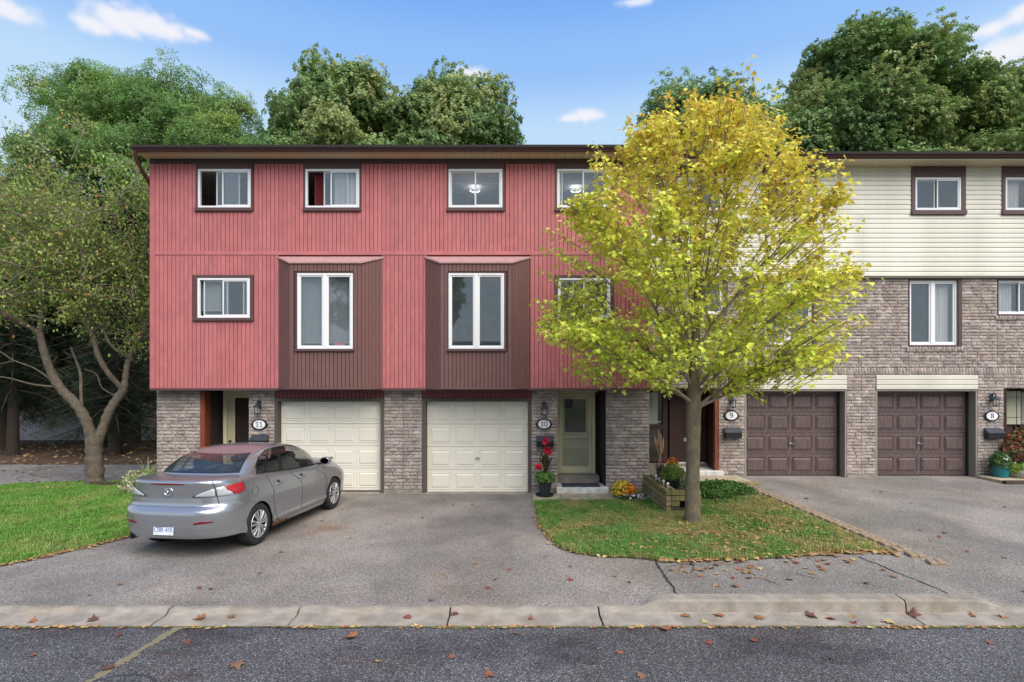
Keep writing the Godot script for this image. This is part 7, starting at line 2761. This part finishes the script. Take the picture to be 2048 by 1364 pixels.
func back_trees() -> void:
	T.needle_spray = needle_spray()
	var dark := [Color(0.22, 0.34, 0.12), Color(0.27, 0.39, 0.135), Color(0.18, 0.29, 0.105), Color(0.33, 0.39, 0.14)]
	var maple := leaf_spray(7, 0.62, 0.3, 40, true)
	var feather := leaf_spray(16, 0.34, 0.16, 41)
	big_tree("maple_tree", "broad dark green maple with two domes rising behind the red roof", Vector3(-5.6, -0.2, -27.0), 9.5, 0.4,
		[[Vector3(-2.3, 12.4, 0.5), Vector3(3.6, 5.1, 3.4), 150], [Vector3(2.6, 12.2, 0.0), Vector3(3.6, 4.9, 3.4), 150], [Vector3(4.9, 9.2, 0.8), Vector3(2.8, 3.4, 2.8), 70], [Vector3(-4.6, 10.2, 0.6), Vector3(2.2, 4.2, 2.6), 70], [Vector3(-7.4, 8.8, 0.6), Vector3(2.6, 4.4, 2.4), 80]], maple, 1.1, 150, 0.2, dark, 61)
	big_tree("maple_tree", "tall windblown maple rising behind the cream house at right", Vector3(17.6, -0.2, -27.5), 11.0, 0.5,
		[[Vector3(0.6, 14.0, 0.0), Vector3(4.6, 6.2, 3.8), 190], [Vector3(-3.6, 12.0, 0.6), Vector3(3.6, 4.8, 3.2), 120], [Vector3(5.6, 12.6, 0.6), Vector3(3.6, 4.8, 3.4), 130], [Vector3(9.5, 11.5, 0.8), Vector3(3.2, 4.8, 3.2), 60]], maple, 1.05, 130, 0.2, dark, 62, Vector3(0.5, 0.35, 0))
	big_tree("maple_tree", "smaller green maple showing behind the yellow crown", Vector3(8.6, -0.2, -25.5), 9.0, 0.35,
		[[Vector3(0.2, 12.0, 0.0), Vector3(2.7, 4.4, 2.6), 120], [Vector3(3.6, 10.4, 0.0), Vector3(2.6, 4.4, 2.4), 90]], maple, 1.0, 130, 0.2, dark, 63)
	var light := [Color(0.26, 0.42, 0.12), Color(0.21, 0.36, 0.11), Color(0.33, 0.46, 0.13), Color(0.18, 0.32, 0.10)]
	big_tree("locust_tree", "feathery light green tree above the left end of the red roof", Vector3(-17.0, -0.3, -24.5), 8.5, 0.35,
		[[Vector3(0.2, 11.8, 0.4), Vector3(3.9, 4.0, 3.2), 130], [Vector3(4.2, 10.6, 0.0), Vector3(2.9, 3.9, 2.8), 90], [Vector3(6.8, 9.4, 0.0), Vector3(2.4, 3.8, 2.4), 60], [Vector3(-4.6, 8.8, 0.4), Vector3(3.0, 3.6, 3.0), 80], [Vector3(-1.0, 14.0, 0.2), Vector3(3.0, 2.3, 2.4), 34], [Vector3(2.0, 14.4, 0.2), Vector3(3.4, 1.8, 2.2), 30]], feather, 0.9, 70, 0.36, light, 64, Vector3(0, -0.1, 0))
	big_tree("leafy_tree", "tall loose green tree at the left edge behind the old tree", Vector3(-23.0, -0.3, -22.5), 7.0, 0.3,
		[[Vector3(0.4, 7.4, 0.0), Vector3(3.2, 3.6, 3.0), 120], [Vector3(3.4, 6.8, 0.6), Vector3(2.4, 3.4, 2.4), 70]], leaf_spray(9, 0.5, 0.28, 42), 1.0, 46, 0.36, [Color(0.2, 0.28, 0.07), Color(0.28, 0.3, 0.08), Color(0.16, 0.24, 0.06)], 65)
	for q in [[-20.3, 22.0, 10.5, 3.0, 1.9, "dark spruce with a stout trunk at the left edge of the lot"], [-17.4, 23.2, 11.0, 2.9, 1.8, "dark spruce behind the forked trunk of the old tree"], [-15.0, 20.8, 9.0, 2.6, 1.15, "green spruce with low boughs beside the red house"], [-12.4, 23.6, 9.5, 2.8, 1.0, "dark spruce half hidden by the red house"], [-24.5, 24.0, 11.0, 3.0, 1.9, "dark spruce before the pale fence"], [-18.6, 20.5, 7.5, 2.3, 2.4, "smaller spruce between the two tall ones"]]:
		spruce(q[5], Vector3(q[0], -0.15, -q[1]), q[2], q[3], q[4], int(q[0] * -10.0))
	# hedge that closes the view under the trees
	big_tree("hedge", "dark hedge closing the far end of the lot", Vector3(-16.0, -0.2, -27.5), 1.2, 0.1,
		[[Vector3(-10.0, 3.2, 0.0), Vector3(5.0, 4.6, 1.4), 110], [Vector3(-3.0, 3.2, 0.0), Vector3(5.0, 4.8, 1.4), 120], [Vector3(4.0, 3.2, 0.0), Vector3(5.0, 4.8, 1.4), 110]], leaf_spray(9, 0.5, 0.28, 42), 1.2, 46, 0.4, [Color(0.05, 0.09, 0.03), Color(0.04, 0.07, 0.03)], 66, Vector3.ZERO, "bark_dark", "leaf", "")
	# across the road, mirrored in the glass of the windows
	big_tree("maple_tree", "leafy tree across the road, seen only mirrored in the left windows", Vector3(-9.5, 0.0, 21.0), 7.0, 0.4,
		[[Vector3(0, 10.0, 0), Vector3(5.0, 5.0, 4.5), 110]], maple, 1.3, 36, 0.45, dark, 67, Vector3.ZERO, "bark_dark", "leaf", "trees across the road")
	big_tree("maple_tree", "leafy tree across the road, seen only mirrored in the right windows", Vector3(13.0, 0.0, 24.0), 6.0, 0.35,
		[[Vector3(0, 8.0, 0), Vector3(4.5, 4.0, 4.0), 90]], maple, 1.3, 36, 0.45, dark, 68, Vector3.ZERO, "bark_dark", "leaf", "trees across the road")
	spruce("spruce across the road, seen only mirrored in the bay window of number 10", Vector3(0.6, 0.0, 19.0), 7.6, 2.3, 1.0, 69, "trees across the road")


func far_house() -> void:
	var h := thing("house_across", "pale house across the road, seen only mirrored in the windows", "house", Vector3(-3.0, 0.0, 27.0))
	var g := wall([-9.0, 9.0, 0.0, 4.6], [], 0.0, 7.0)
	part(h, "wall", g, M.foundation)
	var rf := Geo.new()
	rf.quad(Vector3(-9.5, 4.5, -0.5), Vector3(9.5, 4.5, -0.5), Vector3(9.5, 6.6, 3.5), Vector3(-9.5, 6.6, 3.5), Vector3(0, 1, -1))
	rf.quad(Vector3(-9.5, 4.5, 7.5), Vector3(9.5, 4.5, 7.5), Vector3(9.5, 6.6, 3.5), Vector3(-9.5, 6.6, 3.5), Vector3(0, 1, 1))
	part(h, "roof", rf, M.roofing)
	for x in [-6.0, -2.0, 2.0, 6.0]:
		slab(h, "window", M.iron_teal, x - 0.7, x + 0.7, 1.6, 2.9, 0.02, -0.02)


func _ready() -> void:
	rng.seed = 1
	noise.noise_type = FastNoiseLite.TYPE_SIMPLEX
	noise.seed = 17
	noise.frequency = 0.01
	noise.fractal_octaves = 3
	# camera: level, a long pole's height above the road, the lens shifted up
	var cam := Camera3D.new()
	cam.name = "camera"
	cam.near = 0.1
	cam.far = 900.0
	cam.set_frustum(0.1 * 1364.0 / 1100.0, Vector2(0.0, 0.1 * 83.0 / 1100.0), 0.1, 900.0)
	cam.position = Vector3(0, 2.5, 0)
	add_child(cam)
	cam.current = true
	# sky, exposure
	var env := Environment.new()
	env.background_mode = Environment.BG_SKY
	env.sky = Sky.new()
	env.sky.sky_material = sky_material()
	env.tonemap_mode = Environment.TONE_MAPPER_LINEAR
	env.tonemap_exposure = EXPOSURE
	env.sdfgi_enabled = true
	env.ssao_enabled = true
	env.ssil_enabled = true
	var we := WorldEnvironment.new()
	we.name = "world"
	we.environment = env
	add_child(we)
	# a veiled sun, high behind the camera and to the right
	var sun := DirectionalLight3D.new()
	sun.name = "sun"
	sun.light_energy = 0.5
	sun.light_color = Color(1.0, 0.955, 0.89)
	sun.light_angular_distance = 60.0
	sun.shadow_enabled = true
	add_child(sun)
	sun.look_at_from_position(Vector3(5.0, 12.0, 9.0), Vector3.ZERO)
	make_materials()
	make_ground()
	make_brick_meshes()
	red_house(-1.0, "red-sided townhouse numbered 11, left end of the row, silver car before its garage", 100)
	red_house(1.0, "red-sided townhouse numbered 10 with red potted flowers by its door", 200)
	cream_house(-1.0, "townhouse numbered 9, cream siding over brick, half hidden by the yellow maple", 300)
	cream_house(1.0, "townhouse numbered 8, cream siding over brick, cut by the right edge", 400)
	# downspout round the left corner
	var dg := Geo.new()
	dg.tube([Vector3(-8.29, 7.6, -12.1), Vector3(-8.3, 7.5, -12.12), Vector3(-8.31, 7.38, -12.22), Vector3(-8.31, 7.12, -12.55), Vector3(-8.31, 6.8, -13.1), Vector3(-8.31, 6.5, -13.6), Vector3(-8.31, 0.0, -13.7)], [0.042, 0.042, 0.042, 0.042, 0.042, 0.042, 0.042], 8)
	part(get_node("townhouse"), "downspout", dg, M.gutter_metal)
	ring_light(Vector3(-0.94, 7.39, -13.95), "lit ring lamp behind the upper bedroom window above the right garage of number 10")
	ring_light(Vector3(1.62, 7.39, -13.95), "lit ring lamp behind the upper window half covered by the yellow maple")
	for q in [[-5.89, 1.915, BRICK, "11"], [0.748, 1.885, BRICK, "10"], [5.374, 2.03, STONE, "9"], [11.755, 2.07, STONE, "8"]]:
		lantern(Vector3(q[0], q[1], -q[2] + 0.012), "dark wall lantern " + {"11": "beside the door behind the silver car", "10": "above the potted red cannas", "9": "right of the maple trunk", "8": "near the right edge, above the teal pot"}[q[3]])
		plaque(Vector3(q[0], {"11": 1.52, "10": 1.53, "9": 1.69, "8": 1.68}[q[3]], -q[2] + 0.012), q[3], "oval white house number plaque reading " + {"11": "eleven", "10": "ten", "9": "nine", "8": "eight"}[q[3]])
		mailbox(Vector3(q[0] + 0.02, {"11": 1.12, "10": 1.1, "9": 1.24, "8": 1.23}[q[3]], -q[2] + 0.012), "black metal mailbox " + {"11": "just showing above the roof of the silver car", "10": "behind the red canna flowers", "9": "between the maple trunk and the brown garage door", "8": "above the teal flower pot"}[q[3]])
	# round cover at the bottom of the view
	var mh := thing("manhole_cover", "round iron cover set in the road at the bottom left", "manhole cover", Vector3(-3.25, -0.012, -4.38))
	var mr := Geo.new()
	mr.lathe([Vector2(0.335, 0.004), Vector2(0.338, 0.007), Vector2(0.356, 0.007), Vector2(0.36, 0.002)], 48)
	part(mh, "ring", mr, M.steel_dark)
	var ml := Geo.new()
	ml.lathe([Vector2(0.0, 0.006), Vector2(0.325, 0.006), Vector2(0.33, 0.001)], 48)
	part(mh, "lid", ml, M.road)
	make_car()
	for k in 3:
		T["maple_leaf_%d" % k] = lobed_leaf(0.3 + 0.4 * k)
	yellow_maple()
	apple_tree()
	back_trees()
	make_fence()
	make_lawns()
	make_garden()
	fallen_leaves()
	far_house()
